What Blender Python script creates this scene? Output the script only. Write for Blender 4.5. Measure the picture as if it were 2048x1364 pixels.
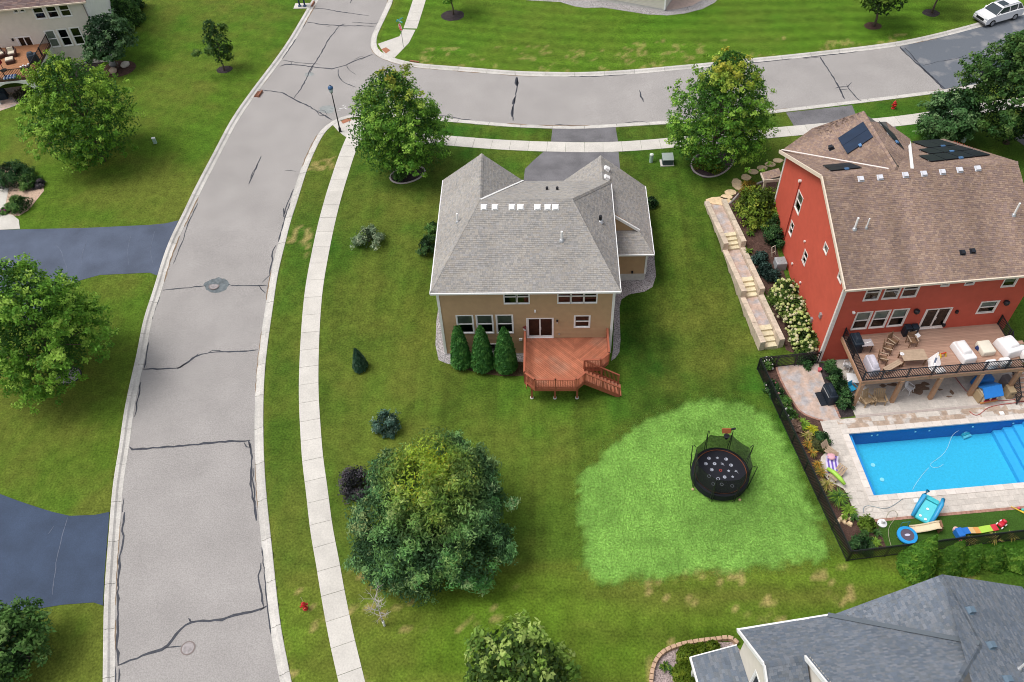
# Aerial view of a suburban corner lot: tan house, red house with pool, curved street.
import bpy, math, random
import numpy as np
from mathutils import Vector, Matrix
from mathutils.geometry import delaunay_2d_cdt

for o in list(bpy.data.objects):
    bpy.data.objects.remove(o)
scene = bpy.context.scene
COL = scene.collection
R_ = math.radians

# ---------------------------------------------------------------- camera
FPX, CX, CY = 1702.0, 1024.0, 682.0            # focal length and centre in photo pixels (2048 wide)
_D = np.array([80.0, 1463.0, FPX]); _Z = -_D / np.linalg.norm(_D)
_vy = -(50.0 * _Z[0] + FPX * _Z[2]) / _Z[1]
_Y = np.array([50.0, _vy, FPX]); _Y /= np.linalg.norm(_Y)
_X = np.cross(_Y, _Z)
RW = np.array([_X, _Y, _Z])
CAMP = np.array([7.606, -41.681, 50.0])
cam_d = bpy.data.cameras.new('camera')
cam = bpy.data.objects.new('camera', cam_d)
COL.objects.link(cam)
cam_d.sensor_width = 36.0
cam_d.lens = FPX / 2048.0 * 36.0
cam_d.clip_start = 0.5
cam_d.clip_end = 3000.0
cam.matrix_world = Matrix(((RW[0, 0], -RW[0, 1], -RW[0, 2], CAMP[0]),
                           (RW[1, 0], -RW[1, 1], -RW[1, 2], CAMP[1]),
                           (RW[2, 0], -RW[2, 1], -RW[2, 2], CAMP[2]),
                           (0, 0, 0, 1)))
scene.camera = cam

# ---------------------------------------------------------------- sky, sun, exposure
SUN_EL, SUN_AZ = R_(64.0), R_(-92.0)            # azimuth from +Y towards +X
wld = bpy.data.worlds.new('World'); scene.world = wld; wld.use_nodes = True
nt = wld.node_tree
for n in list(nt.nodes): nt.nodes.remove(n)
sky = nt.nodes.new('ShaderNodeTexSky'); sky.sky_type = 'NISHITA'; sky.sun_disc = False
sky.sun_elevation = SUN_EL; sky.sun_rotation = SUN_AZ
sky.air_density = 1.0; sky.dust_density = 4.0; sky.ozone_density = 1.0
hs = nt.nodes.new('ShaderNodeHueSaturation'); hs.inputs['Saturation'].default_value = 0.35   # thin overcast
bg = nt.nodes.new('ShaderNodeBackground'); bg.inputs['Strength'].default_value = 0.15
wo = nt.nodes.new('ShaderNodeOutputWorld')
nt.links.new(sky.outputs[0], hs.inputs['Color']); nt.links.new(hs.outputs[0], bg.inputs['Color'])
nt.links.new(bg.outputs[0], wo.inputs['Surface'])
sun_d = bpy.data.lights.new('sun', 'SUN'); sun_d.energy = 1.5; sun_d.angle = R_(24.0)
sun_d.color = (1.0, 0.965, 0.91)
sun = bpy.data.objects.new('sun', sun_d); COL.objects.link(sun)
_sd = Vector((math.sin(SUN_AZ) * math.cos(SUN_EL), math.cos(SUN_AZ) * math.cos(SUN_EL), math.sin(SUN_EL)))
sun.rotation_euler = _sd.to_track_quat('Z', 'Y').to_euler()
sun.location = (0, 0, 80)
scene.view_settings.view_transform = 'Standard'
scene.view_settings.look = 'None'
scene.view_settings.gamma = 1.0
scene.view_settings.exposure = 0.2
scene.view_settings.use_curve_mapping = False
scene.cycles.filter_width = 1.0

# ---------------------------------------------------------------- terrain and placing helpers
def sstep(t):
    t = np.clip(t, 0, 1); return t * t * (3 - 2 * t)
def terr(x, y):
    """lawns rise gently from the back yards to the upper street"""
    A = 1.6 + 0.4 * sstep((np.asarray(x, float) - 10.0) / 12.0)
    return A * sstep((np.asarray(y, float) + 0.5) / 15.0)
def hz(x, y): return float(terr(x, y))
def ray(u, v): return RW @ np.array([u - CX, v - CY, FPX])
def at(u, v, z):
    w = ray(u, v); t = (z - CAMP[2]) / w[2]; return CAMP + t * w
def gp(u, v, dz=0.0):
    """point of the terrain seen at photo pixel (u, v)"""
    z = 0.8
    for _ in range(30):
        p = at(u, v, z + dz); z = 0.5 * z + 0.5 * hz(p[0], p[1])
    return np.array([p[0], p[1], hz(p[0], p[1])])
def gxy(u, v): p = gp(u, v); return (float(p[0]), float(p[1]))
def onplane(u, v, p0, n):
    w = ray(u, v); n = np.array(n); t = ((np.array(p0) - CAMP) @ n) / (w @ n); return CAMP + t * w

rng = np.random.default_rng(7)
RND = random.Random(11)

# ---------------------------------------------------------------- object helpers
def wmat(o):
    m = o.matrix_basis.copy()
    if o.parent: m = wmat(o.parent) @ o.matrix_parent_inverse @ m
    return m
def tag(o, label=None, cat=None, group=None, kind=None):
    if label: o['label'] = label
    if cat: o['category'] = cat
    if group: o['group'] = group
    if kind: o['kind'] = kind
    return o
def adopt(o, parent, local=False):
    if parent is not None:
        o.parent = parent
        if not local: o.matrix_parent_inverse = wmat(parent).inverted()
    return o
def thing(name, label, cat, loc, rz=0.0, group=None):
    o = bpy.data.objects.new(name, None); COL.objects.link(o)
    o.empty_display_size = 0.2
    o.location = tuple(float(c) for c in loc); o.rotation_euler = (0, 0, rz)
    return tag(o, label, cat, group)
def link(name, me, parent=None, local=False, mat=None):
    if mat is not None and len(me.materials) == 0: me.materials.append(mat)
    o = bpy.data.objects.new(name, me); COL.objects.link(o)
    return adopt(o, parent, local)
def copy_tree(o, parent=None, kids=None):
    c = o.copy(); COL.objects.link(c); c.parent = parent
    for ch in KIDS(o): copy_tree(ch, c)
    return c
def KIDS(o): return [x for x in bpy.data.objects if x.parent == o]
def fast_mesh(name, V, F, colors=None, mat=None, smooth=False):
    """V (n,3), F (m,k) numpy; colors (m,3) one per face"""
    V = np.asarray(V, np.float32); F = np.asarray(F, np.int32)
    me = bpy.data.meshes.new(name); m, k = F.shape
    me.vertices.add(len(V)); me.vertices.foreach_set('co', V.ravel())
    me.loops.add(m * k); me.loops.foreach_set('vertex_index', F.ravel())
    me.polygons.add(m); me.polygons.foreach_set('loop_start', np.arange(0, m * k, k, dtype=np.int32))
    if smooth: me.polygons.foreach_set('use_smooth', np.ones(m, bool))
    if colors is not None:
        a = me.color_attributes.new('Col', 'FLOAT_COLOR', 'CORNER')
        c = np.ones((m, k, 4), np.float32); c[:, :, :3] = np.asarray(colors, np.float32)[:, None, :]
        a.data.foreach_set('color', c.ravel())
    me.update(calc_edges=True); me.validate()
    if mat is not None: me.materials.append(mat)
    return me

class MB:
    """collects shapes; build() links them as one mesh object"""
    def __init__(self, M=None): self.v = []; self.f = []; self.c = []; self.M = M; self.col = None
    def add(self, vs, fs):
        b = len(self.v)
        if self.M is not None: vs = [tuple(self.M @ Vector(v)) for v in vs]
        self.v += [tuple(float(q) for q in v) for v in vs]
        self.f += [tuple(b + i for i in f) for f in fs]
        self.c += [self.col] * len(fs); return self
    def poly(self, pts): return self.add(pts, [tuple(range(len(pts)))])
    def hexa(self, p):   # 8 points: bottom ring then top ring
        return self.add(p, [(3, 2, 1, 0), (4, 5, 6, 7), (0, 1, 5, 4), (1, 2, 6, 5), (2, 3, 7, 6), (3, 0, 4, 7)])
    def box(self, x0, x1, y0, y1, z0, z1):
        return self.hexa([(x0, y0, z0), (x1, y0, z0), (x1, y1, z0), (x0, y1, z0), (x0, y0, z1), (x1, y0, z1), (x1, y1, z1), (x0, y1, z1)])
    def obox(self, c, s, rz=0.0, taper=1.0, tilt=0.0, ax='X'):
        m = Matrix.Translation(Vector(c)) @ Matrix.Rotation(rz, 4, 'Z') @ Matrix.Rotation(tilt, 4, ax)
        x, y, z = s[0] / 2, s[1] / 2, s[2]; t = taper
        return self.hexa([tuple(m @ Vector(q)) for q in [(-x, -y, 0), (x, -y, 0), (x, y, 0), (-x, y, 0), (-x * t, -y * t, z), (x * t, -y * t, z), (x * t, y * t, z), (-x * t, y * t, z)]])
    def bar(self, p, q, w, h, up=(0, 0, 1)):
        p = Vector(p); q = Vector(q); d = (q - p).normalized(); u = Vector(up)
        s = d.cross(u)
        if s.length < 1e-4: s = d.cross(Vector((1, 0, 0)))
        s.normalize(); u = s.cross(d).normalized(); s *= w / 2; u *= h / 2
        return self.hexa([tuple(a) for a in (p - s - u, p + s - u, q + s - u, q - s - u, p - s + u, p + s + u, q + s + u, q - s + u)])
    def tube(self, pts, rad, n=8, cap=True):
        pts = [Vector(p) for p in pts]
        if not hasattr(rad, '__len__'): rad = [rad] * len(pts)
        vs = []; ref = Vector((0.13, 0.97, 0.21))
        for i, p in enumerate(pts):
            d = (pts[min(i + 1, len(pts) - 1)] - pts[max(i - 1, 0)]).normalized()
            a = d.cross(ref)
            if a.length < 1e-3: a = d.cross(Vector((1, 0, 0)))
            a.normalize(); b = d.cross(a)
            for k in range(n):
                t = 2 * math.pi * k / n; vs.append(tuple(p + (a * math.cos(t) + b * math.sin(t)) * rad[i]))
        fs = [(i * n + k, i * n + (k + 1) % n, (i + 1) * n + (k + 1) % n, (i + 1) * n + k) for i in range(len(pts) - 1) for k in range(n)]
        if cap: fs += [tuple(range(n - 1, -1, -1)), tuple((len(pts) - 1) * n + k for k in range(n))]
        return self.add(vs, fs)
    def lathe(self, prof, n=16, c=(0, 0, 0), sx=1.0, sy=1.0):
        vs = [(c[0] + r * sx * math.cos(2 * math.pi * k / n), c[1] + r * sy * math.sin(2 * math.pi * k / n), c[2] + z) for r, z in prof for k in range(n)]
        fs = [(i * n + k, i * n + (k + 1) % n, (i + 1) * n + (k + 1) % n, (i + 1) * n + k) for i in range(len(prof) - 1) for k in range(n)]
        fs += [tuple(range(n - 1, -1, -1)), tuple((len(prof) - 1) * n + k for k in range(n))]
        return self.add(vs, fs)
    def prism(self, poly, z0, z1, top=True):
        n = len(poly); a = sum(poly[i][0] * poly[(i + 1) % n][1] - poly[(i + 1) % n][0] * poly[i][1] for i in range(n))
        if a < 0: poly = poly[::-1]
        zz0 = (lambda p: z0(p)) if callable(z0) else (lambda p: z0)
        zz1 = (lambda p: z1(p)) if callable(z1) else (lambda p: z1)
        vs = [(p[0], p[1], zz0(p)) for p in poly] + [(p[0], p[1], zz1(p)) for p in poly]
        fs = [(i, (i + 1) % n, n + (i + 1) % n, n + i) for i in range(n)] + [tuple(range(n - 1, -1, -1)), tuple(range(n, 2 * n))]
        return self.add(vs, fs)
    def mesh(self, name, mat=None, smooth=False, bevel=0.0):
        me = bpy.data.meshes.new(name); me.from_pydata(self.v, [], self.f); me.update()
        if any(c is not None for c in self.c):
            a = me.color_attributes.new('Col', 'FLOAT_COLOR', 'CORNER')
            k = np.array([len(f) for f in self.f]); c = np.ones((len(k), 4), np.float32)
            c[:, :3] = np.array([q if q is not None else (.5, .5, .5) for q in self.c], np.float32)
            a.data.foreach_set('color', np.repeat(c, k, axis=0).ravel())
        if smooth:
            for p in me.polygons: p.use_smooth = True
        if mat is not None: me.materials.append(mat)
        return me
    def build(self, name, mat, parent=None, local=False, smooth=False, bevel=0.0, kind=None):
        o = link(name, self.mesh(name, mat, smooth), parent, local)
        if bevel > 0:
            b = o.modifiers.new('bevel', 'BEVEL'); b.width = bevel; b.segments = 1; b.limit_method = 'ANGLE'
        if kind: o['kind'] = kind
        return o

# ---------------------------------------------------------------- materials
def mat(name, col=(.5, .5, .5), rough=0.8, attr=False, n1=(0, 0), n2=(0, 0), bump=(0, 0), spec=0.3, metal=0.0, col2=None, mixn=None, trans=0.0, stretch=None, coat=0.0, objrand=0.0):
    """procedural principled material: base (or 'Col' attribute), two noise layers (scale, amount), optional second colour mixed by a noise (scale, low, high)"""
    m = bpy.data.materials.new(name); m.use_nodes = True; t = m.node_tree; L = t.links
    b = t.nodes['Principled BSDF']; b.inputs['Roughness'].default_value = rough
    b.inputs['Specular IOR Level'].default_value = spec; b.inputs['Metallic'].default_value = metal
    b.inputs['Coat Weight'].default_value = coat
    geo = t.nodes.new('ShaderNodeNewGeometry'); pos = geo.outputs['Position']
    if stretch:
        mp = t.nodes.new('ShaderNodeMapping'); mp.inputs['Scale'].default_value = stretch; L.new(pos, mp.inputs['Vector']); pos = mp.outputs[0]
    if attr:
        a = t.nodes.new('ShaderNodeAttribute'); a.attribute_name = 'Col'; c = a.outputs['Color']
    else:
        r = t.nodes.new('ShaderNodeRGB'); r.outputs[0].default_value = (*col, 1); c = r.outputs[0]
    def noise(s, d=3.0):
        n = t.nodes.new('ShaderNodeTexNoise'); n.inputs['Scale'].default_value = s; n.inputs['Detail'].default_value = d
        L.new(pos, n.inputs['Vector']); return n.outputs['Fac']
    if col2 is not None:
        mr = t.nodes.new('ShaderNodeMapRange'); mr.inputs['From Min'].default_value = mixn[1]; mr.inputs['From Max'].default_value = mixn[2]
        L.new(noise(mixn[0], 4), mr.inputs['Value'])
        mx = t.nodes.new('ShaderNodeMix'); mx.data_type = 'RGBA'; L.new(mr.outputs[0], mx.inputs['Factor']); L.new(c, mx.inputs['A']); mx.inputs['B'].default_value = (*col2, 1); c = mx.outputs['Result']
    for s, amt in (n1, n2):
        if amt > 0:
            mr = t.nodes.new('ShaderNodeMapRange'); mr.inputs['From Min'].default_value = 0.25; mr.inputs['From Max'].default_value = 0.75
            mr.inputs['To Min'].default_value = 1 - amt; mr.inputs['To Max'].default_value = 1 + amt
            L.new(noise(s), mr.inputs['Value'])
            mu = t.nodes.new('ShaderNodeVectorMath'); mu.operation = 'SCALE'; L.new(c, mu.inputs[0]); L.new(mr.outputs[0], mu.inputs['Scale']); c = mu.outputs[0]
    if objrand > 0:
        oi = t.nodes.new('ShaderNodeObjectInfo'); mr = t.nodes.new('ShaderNodeMapRange'); mr.inputs['To Min'].default_value = 1 - objrand; mr.inputs['To Max'].default_value = 1 + objrand
        L.new(oi.outputs['Random'], mr.inputs['Value']); mu = t.nodes.new('ShaderNodeVectorMath'); mu.operation = 'SCALE'; L.new(c, mu.inputs[0]); L.new(mr.outputs[0], mu.inputs['Scale']); c = mu.outputs[0]
    L.new(c, b.inputs['Base Color'])
    if bump[1] > 0:
        bp = t.nodes.new('ShaderNodeBump'); bp.inputs['Strength'].default_value = bump[1]; bp.inputs['Distance'].default_value = 0.03
        L.new(noise(bump[0], 4), bp.inputs['Height']); L.new(bp.outputs[0], b.inputs['Normal'])
    if trans > 0:
        tr = t.nodes.new('ShaderNodeBsdfTranslucent'); L.new(c, tr.inputs['Color'])
        mx = t.nodes.new('ShaderNodeMixShader'); mx.inputs[0].default_value = trans
        L.new(b.outputs[0], mx.inputs[1]); L.new(tr.outputs[0], mx.inputs[2]); L.new(mx.outputs[0], t.nodes['Material Output'].inputs['Surface'])
    return m
def glass_mat(name, tint, refl):
    m = bpy.data.materials.new(name); m.use_nodes = True; t = m.node_tree; L = t.links
    for n in list(t.nodes): t.nodes.remove(n)
    o = t.nodes.new('ShaderNodeOutputMaterial'); tr = t.nodes.new('ShaderNodeBsdfTransparent'); tr.inputs[0].default_value = (*tint, 1)
    g = t.nodes.new('ShaderNodeBsdfGlossy'); g.inputs['Roughness'].default_value = 0.02
    fr = t.nodes.new('ShaderNodeFresnel'); fr.inputs['IOR'].default_value = 1.5
    ad = t.nodes.new('ShaderNodeMath'); ad.operation = 'ADD'; ad.inputs[1].default_value = refl; L.new(fr.outputs[0], ad.inputs[0])
    mx = t.nodes.new('ShaderNodeMixShader'); L.new(ad.outputs[0], mx.inputs[0]); L.new(tr.outputs[0], mx.inputs[1]); L.new(g.outputs[0], mx.inputs[2]); L.new(mx.outputs[0], o.inputs['Surface'])
    return m
def flat(name, col, rough=0.6, spec=0.3, amt=0.06, metal=0.0, sc=5.0, **k): return mat(name, col, rough, n1=(sc, amt), spec=spec, metal=metal, **k)

M_ = {
 'asphalt': mat('old_asphalt', (.335, .315, .303), .9, n1=(12, .20), n2=(.35, .09), bump=(40, .25), spec=.15),
 'asphalt_new': mat('dark_asphalt', (.135, .15, .175), .85, n1=(20, .16), bump=(40, .2), spec=.2, col2=(.27, .265, .27), mixn=(.6, .55, .72)),
 'drive_blue': mat('sealed_drive_sky_tint', (.080, .100, .148), .75, n1=(14, .12), n2=(.5, .22), bump=(40, .15), spec=.3),  # blue of the reflected sky is put into the base colour
 'drive_dark': mat('fresh_drive_sky_tint', (.038, .060, .108), .7, n1=(14, .14), n2=(.6, .2), bump=(40, .15), spec=.3),  # base colour also carries a bluer sky reflection
 'drive_grey': mat('worn_driveway', (.165, .16, .17), .85, n1=(14, .16), n2=(.7, .25), bump=(40, .2), spec=.2),
 'sealant': mat('crack_sealant', (.045, .048, .062), .6, n1=(6, .3), spec=.3),
 'concrete': mat('concrete', (.57, .54, .495), .85, objrand=.05, n1=(10, .10), n2=(.8, .09), bump=(30, .2), spec=.2),
 'kerb': mat('kerb_concrete', (.53, .505, .47), .85, objrand=.08, n1=(9, .14), n2=(1.1, .12), bump=(30, .2), spec=.2),
 'brick_pad': mat('truncated_dome_pad', (.36, .15, .085), .8, n1=(14, .2)),
 'lawn': mat('lawn', attr=True, rough=.95, n1=(1.3, .22), n2=(7, .42), bump=(9, .8), spec=.1),
 'grass': mat('grass_blades', attr=True, rough=.85, spec=.1, trans=.25),
 'mulch': mat('bark_mulch', (.085, .05, .040), .95, n1=(14, .5), n2=(3, .3), bump=(18, 1.0), spec=.1),
 'mulch_dark': mat('dark_mulch', (.05, .04, .042), .95, n1=(14, .5), n2=(3, .3), bump=(18, 1.0), spec=.1),
 'rock': mat('river_rock', (.33, .31, .31), .8, n1=(11, .75), n2=(3, .15), bump=(11, 1.0), spec=.25),
 'leaf': mat('leaves', attr=True, rough=.6, spec=.25, trans=.28),
 'bark': mat('bark', (.13, .10, .08), .95, n1=(8, .35), bump=(12, .8), spec=.1),
 'twig': mat('dead_twig', (.42, .39, .36), .9, n1=(8, .25)),
 'white': flat('white_trim', (.84, .83, .82), .5),
 'cream': flat('cream_trim', (.74, .62, .50), .55),
 'pinkwhite': flat('warm_white_trim', (.78, .70, .66), .5),
 'blind': flat('window_blind', (.40, .42, .34), .8, amt=.12),
 'blind2': flat('pale_blind', (.62, .63, .56), .8, amt=.08),
 'room': flat('unlit_room_black', (.015, .016, .02), .9),  # near-black colour carries the darkness of unlit rooms
 'glass': glass_mat('window_glass', (.75, .8, .8), .03),
 'black': flat('black_metal', (.012, .013, .018), .45, .4),
 'blackplastic': flat('black_plastic', (.014, .018, .026), .5, .35, .2),
 'steel': flat('galvanised', (.45, .46, .48), .4, .5, metal=.5),
 'green_util': flat('pale_green_cabinet', (.38, .52, .44), .6),
 'util_grey': flat('grey_green_cabinet', (.30, .35, .33), .6),
 'foundation': flat('foundation_concrete', (.56, .55, .52), .85, amt=.1),
 'red_hyd': flat('hydrant_red', (.50, .02, .02), .45, .4),
 'yellow': flat('yellow_plastic', (.80, .52, .04), .45, .4),
}
# ================================================================ ground, streets, pavements
_lat = rng.random((256, 256))
def vn(x, y, fx, fy=None, sd=0):
    fy = fx if fy is None else fy
    X = x * fx + sd * 17.13; Y = y * fy + sd * 5.71
    i = np.floor(X).astype(int); j = np.floor(Y).astype(int); a = sstep(X - i); b = sstep(Y - j)
    g = lambda p, q: _lat[p & 255, q & 255]
    return (g(i, j) * (1 - a) + g(i + 1, j) * a) * (1 - b) + (g(i, j + 1) * (1 - a) + g(i + 1, j + 1) * a) * b
def inside(x, y, poly):
    r = np.zeros(x.shape, bool); n = len(poly)
    for i in range(n):
        x0, y0 = poly[i]; x1, y1 = poly[(i + 1) % n]
        if y0 == y1: continue
        c = ((y0 > y) != (y1 > y)) & (x < (x1 - x0) * (y - y0) / (y1 - y0) + x0); r ^= c
    return r
def dist_poly(x, y, pl, closed=False):
    d = np.full(x.shape, 1e9); n = len(pl)
    for i in range(n if closed else n - 1):
        ax, ay = pl[i]; bx, by = pl[(i + 1) % n]; dx, dy = bx - ax, by - ay; l2 = dx * dx + dy * dy + 1e-12
        t = np.clip(((x - ax) * dx + (y - ay) * dy) / l2, 0, 1); d = np.minimum(d, np.hypot(x - ax - t * dx, y - ay - t * dy))
    return d
def smooth_line(pts, step=1.0, it=2):
    """Catmull-Rom through world points, resampled"""
    P = np.array(pts, float); out = []
    Q = np.vstack([2 * P[0] - P[1], P, 2 * P[-1] - P[-2]])
    for i in range(1, len(Q) - 2):
        p0, p1, p2, p3 = Q[i - 1], Q[i], Q[i + 1], Q[i + 2]; n = max(2, int(np.linalg.norm(p2 - p1) / 0.4))
        for k in range(n):
            t = k / n; out.append(.5 * (2 * p1 + (p2 - p0) * t + (2 * p0 - 5 * p1 + 4 * p2 - p3) * t * t + (3 * p1 - p0 - 3 * p2 + p3) * t ** 3))
    out.append(Q[-2]); out = np.array(out)
    for _ in range(it * 4):
        out[1:-1] = .25 * out[:-2] + .5 * out[1:-1] + .25 * out[2:]
    s = np.r_[0, np.cumsum(np.linalg.norm(np.diff(out, axis=0), axis=1))]; m = max(2, int(round(s[-1] / step)) + 1); tt = np.linspace(0, s[-1], m)
    return np.c_[np.interp(tt, s, out[:, 0]), np.interp(tt, s, out[:, 1])]
def offset(L, d):
    L = np.array(L); t = np.gradient(L, axis=0); t /= np.linalg.norm(t, axis=1)[:, None]
    return L + d * np.c_[-t[:, 1], t[:, 0]]       # +d = to the left of travel
def drape(name, poly, dz, m, spacing=1.2, parent=None, thick=0.0, jitter=0.0):
    """a ground sheet following the terrain inside a world polygon"""
    P = np.array(poly, float); n = len(P); pts = []
    for i in range(n):
        a, b = P[i], P[(i + 1) % n]; k = max(1, int(np.ceil(np.linalg.norm(b - a) / spacing)))
        for j in range(k): pts.append(a + (b - a) * j / k)
    pts = np.array(pts); nb = len(pts)
    if jitter: pts = pts + (rng.random(pts.shape) - .5) * 2 * jitter
    x0, y0 = pts.min(0); x1, y1 = pts.max(0)
    gx, gy = np.meshgrid(np.arange(x0 + spacing * .5, x1, spacing), np.arange(y0 + spacing * .5, y1, spacing)); gx = gx.ravel(); gy = gy.ravel()
    k = inside(gx, gy, pts.tolist()) & (dist_poly(gx, gy, pts.tolist(), True) > spacing * .3); g = np.c_[gx[k], gy[k]]
    A = np.vstack([pts, g]) if len(g) else pts
    r = delaunay_2d_cdt([Vector(p) for p in A.tolist()], [(i, (i + 1) % nb) for i in range(nb)], [], 1, 1e-5)
    V = [(v.x, v.y, hz(v.x, v.y) + dz) for v in r[0]]; F = [tuple(f) for f in r[2]]
    F = [f if ((V[f[1]][0] - V[f[0]][0]) * (V[f[2]][1] - V[f[0]][1]) - (V[f[1]][1] - V[f[0]][1]) * (V[f[2]][0] - V[f[0]][0])) > 0 else f[::-1] for f in F]
    mb = MB(); mb.add(V, F)
    if thick > 0:
        for i in range(nb):
            a, b = pts[i], pts[(i + 1) % nb]; za, zb = hz(*a) + dz, hz(*b) + dz
            mb.add([(a[0], a[1], za), (b[0], b[1], zb), (b[0], b[1], zb - thick), (a[0], a[1], za - thick)], [(0, 1, 2, 3)])
    return mb.build(name, m, parent)
def wpx(*px): return [gxy(u, v) for u, v in px]

KW = 0.66          # kerb and gutter width
A_px = [(229, 1364), (229, 1285), (230, 1195), (235, 1110), (241, 1023), (246, 959), (257, 894), (265, 829), (277, 767), (290, 709), (302, 641), (319, 591), (330, 553), (342, 513), (356, 476), (375, 438), (398, 388), (422, 341), (445, 297), (475, 240), (512, 186), (560, 122), (589, 80), (609, 46), (627, 15), (640, -8)]
B_px = [(559.5, 1364), (548, 1305), (539.5, 1260), (531, 1178), (523, 1093), (516, 1023), (511, 960), (508.5, 887), (508.5, 827), (510.5, 770), (514, 725), (519.5, 682), (525, 645), (531, 608), (537, 563), (545, 526), (557, 481), (567, 441), (579, 406), (590, 371), (599.5, 341), (617, 300), (632, 270), (647, 251), (667, 237), (690, 229), (730, 224), (790, 226), (862, 232.5), (962, 241), (1024, 246), (1136, 250), (1224, 246.5), (1299, 242), (1359, 238.5), (1440, 230.5), (1536, 219.5), (1611, 211), (1711, 199), (1786, 190), (1886, 177), (1941, 169), (2048, 150)]
C_px = [(783, -22), (776, 0), (764.5, 25), (754, 47), (744, 67), (739.5, 85), (744.5, 104), (762, 116), (785, 124), (812, 130.5), (842, 135), (922, 141), (1024, 149), (1111, 151.5), (1199, 150.5), (1286, 145), (1386, 136), (1481, 126), (1536, 121), (1641, 110), (1736, 99), (1801, 90), (1861, 78), (1948, 56), (2048, 28)]
def ext(L, a, b):
    L = [np.array(p) for p in L]
    if a: d = L[0] - L[2]; L = [L[0] + d / np.linalg.norm(d) * a] + L
    if b: d = L[-1] - L[-3]; L = L + [L[-1] + d / np.linalg.norm(d) * b]
    return L
LA = smooth_line(ext(wpx(*A_px), 24, 60), 1.0); LB = smooth_line(ext(wpx(*B_px), 24, 45), 1.0); LC = smooth_line(ext(wpx(*C_px), 55, 45), 1.0)
ROAD = np.vstack([LA[::-1], LB, LC[::-1]])        # left edge down, right edge up and east, north edge back
MID = np.vstack([offset(LA, .62 * KW)[::-1], offset(LB, -.62 * KW), offset(LC, .62 * KW)[::-1]])
ROAD_DZ = -0.10
road = drape('street', ROAD.tolist(), ROAD_DZ, M_['asphalt'], 1.3); tag(road, kind='structure')
patch_px = [(1800, 91), (1861, 78), (1948, 56), (2048, 28), (2048, 150), (1941, 169), (1889, 177)]
pp = wpx(*patch_px); pp = pp[:4] + [(pp[3][0] + 18, pp[3][1] + 9.5), (pp[4][0] + 18, pp[4][1] + 7)] + pp[4:]
drape('newer_pavement', pp, ROAD_DZ + .006, M_['asphalt_new'], 1.3, road)

def kerb(name, L, side, seg=3.05):
    root = bpy.data.objects.new(name, None); COL.objects.link(root); root.location = (float(L[0][0]), float(L[0][1]), 0); tag(root, kind='structure')
    s = np.r_[0, np.cumsum(np.linalg.norm(np.diff(L, axis=0), axis=1))]
    prof = [(0.0, ROAD_DZ + .012), (.20 * KW, ROAD_DZ + .010), (.42 * KW, ROAD_DZ + .03), (.60 * KW, .035), (.95 * KW, .045), (KW, .03), (KW, -.12)]
    off = [offset(L, side * d) for d, _ in prof]
    n = int(s[-1] / seg)
    for k in range(n):
        a, b = k * seg + .014, (k + 1) * seg - .014
        tt = np.linspace(a, b, 5); mb = MB(); ring = []
        for t in tt:
            for (d, z), O in zip(prof, off):
                x = float(np.interp(t, s, O[:, 0])); y = float(np.interp(t, s, O[:, 1])); ring.append((x, y, hz(x, y) + z))
        m = len(prof); fs = [(i * m + j, i * m + j + 1, (i + 1) * m + j + 1, (i + 1) * m + j) for i in range(4) for j in range(m - 1)]
        if side > 0: fs = [f[::-1] for f in fs]
        fs += [tuple(range(m)), tuple(4 * m + j for j in range(m))[::-1]]
        mb.add(ring, fs); mb.build('kerb_segment', M_['kerb'], root)
    return root
kerb('west_kerb', LA, +1); kerb('south_kerb', LB, -1); kerb('north_kerb', LC, +1)

# ---- pavements of separate concrete panels
def panels(name, L, side, width, plen=1.72, gap=.022, dz=.03):
    root = bpy.data.objects.new(name, None); COL.objects.link(root); root.location = (float(L[0][0]), float(L[0][1]), 0); tag(root, kind='structure')
    O = offset(L, side * width); s = np.r_[0, np.cumsum(np.linalg.norm(np.diff(L, axis=0), axis=1))]
    for k in range(int(s[-1] / plen)):
        pts = []
        tt = np.linspace(k * plen + gap / 2, (k + 1) * plen - gap / 2, 3)
        q = lambda X, t: (float(np.interp(t, s, X[:, 0])), float(np.interp(t, s, X[:, 1])))
        poly = [q(L, t) for t in tt] + [q(O, t) for t in tt[::-1]]
        e = dz + RND.uniform(-.006, .006)
        MB().prism(poly, lambda p: hz(*p) - .08, lambda p: hz(*p) + e).build('pavement_panel', M_['concrete'], root)
    return O
SWL = smooth_line(ext(wpx((677, 1364), (664.5, 1310), (657, 1273), (643, 1198), (631, 1120), (622, 1075), (616, 1023), (612, 982), (604.5, 927), (601, 869), (598, 807), (598, 752), (601, 682), (606, 616), (612, 566), (622, 513), (632, 466), (644.5, 416), (656, 376), (667, 343), (676, 315), (688, 285), (696, 268)), 22, 0), .8)
SWO = panels('pavement_along_curve', SWL, -1, 1.46)
SEL = smooth_line(ext(wpx((705, 262), (760, 262), (820, 265), (877, 270), (950, 276), (1024, 281), (1106, 284), (1231, 284), (1300, 279.5), (1359, 274), (1450, 266), (1536, 256.5), (1676, 244), (1781, 234), (1826, 228.5), (1926, 212.5), (1990, 202)), 0, 30), .8)
SEO = panels('pavement_side_street', SEL, -1, 1.50)
SNL = smooth_line(ext(wpx((835, -30), (826, 0), (814.5, 35), (806, 60)), 40, 0), .8)
panels('pavement_far_corner', SNL, 1, 1.5)
drape('corner_ramp', wpx((756, 88), (799, 73), (806, 59), (831, 60), (818, 86), (789, 116), (770, 110)), .028, M_['concrete'], 1.0, None, .1)
bpy.data.objects['corner_ramp']['kind'] = 'structure'
drape('dome_pad', wpx((762.5, 99), (772, 95), (781, 101), (772, 107.5)), .036, M_['brick_pad'], .6, bpy.data.objects['corner_ramp'])
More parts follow.
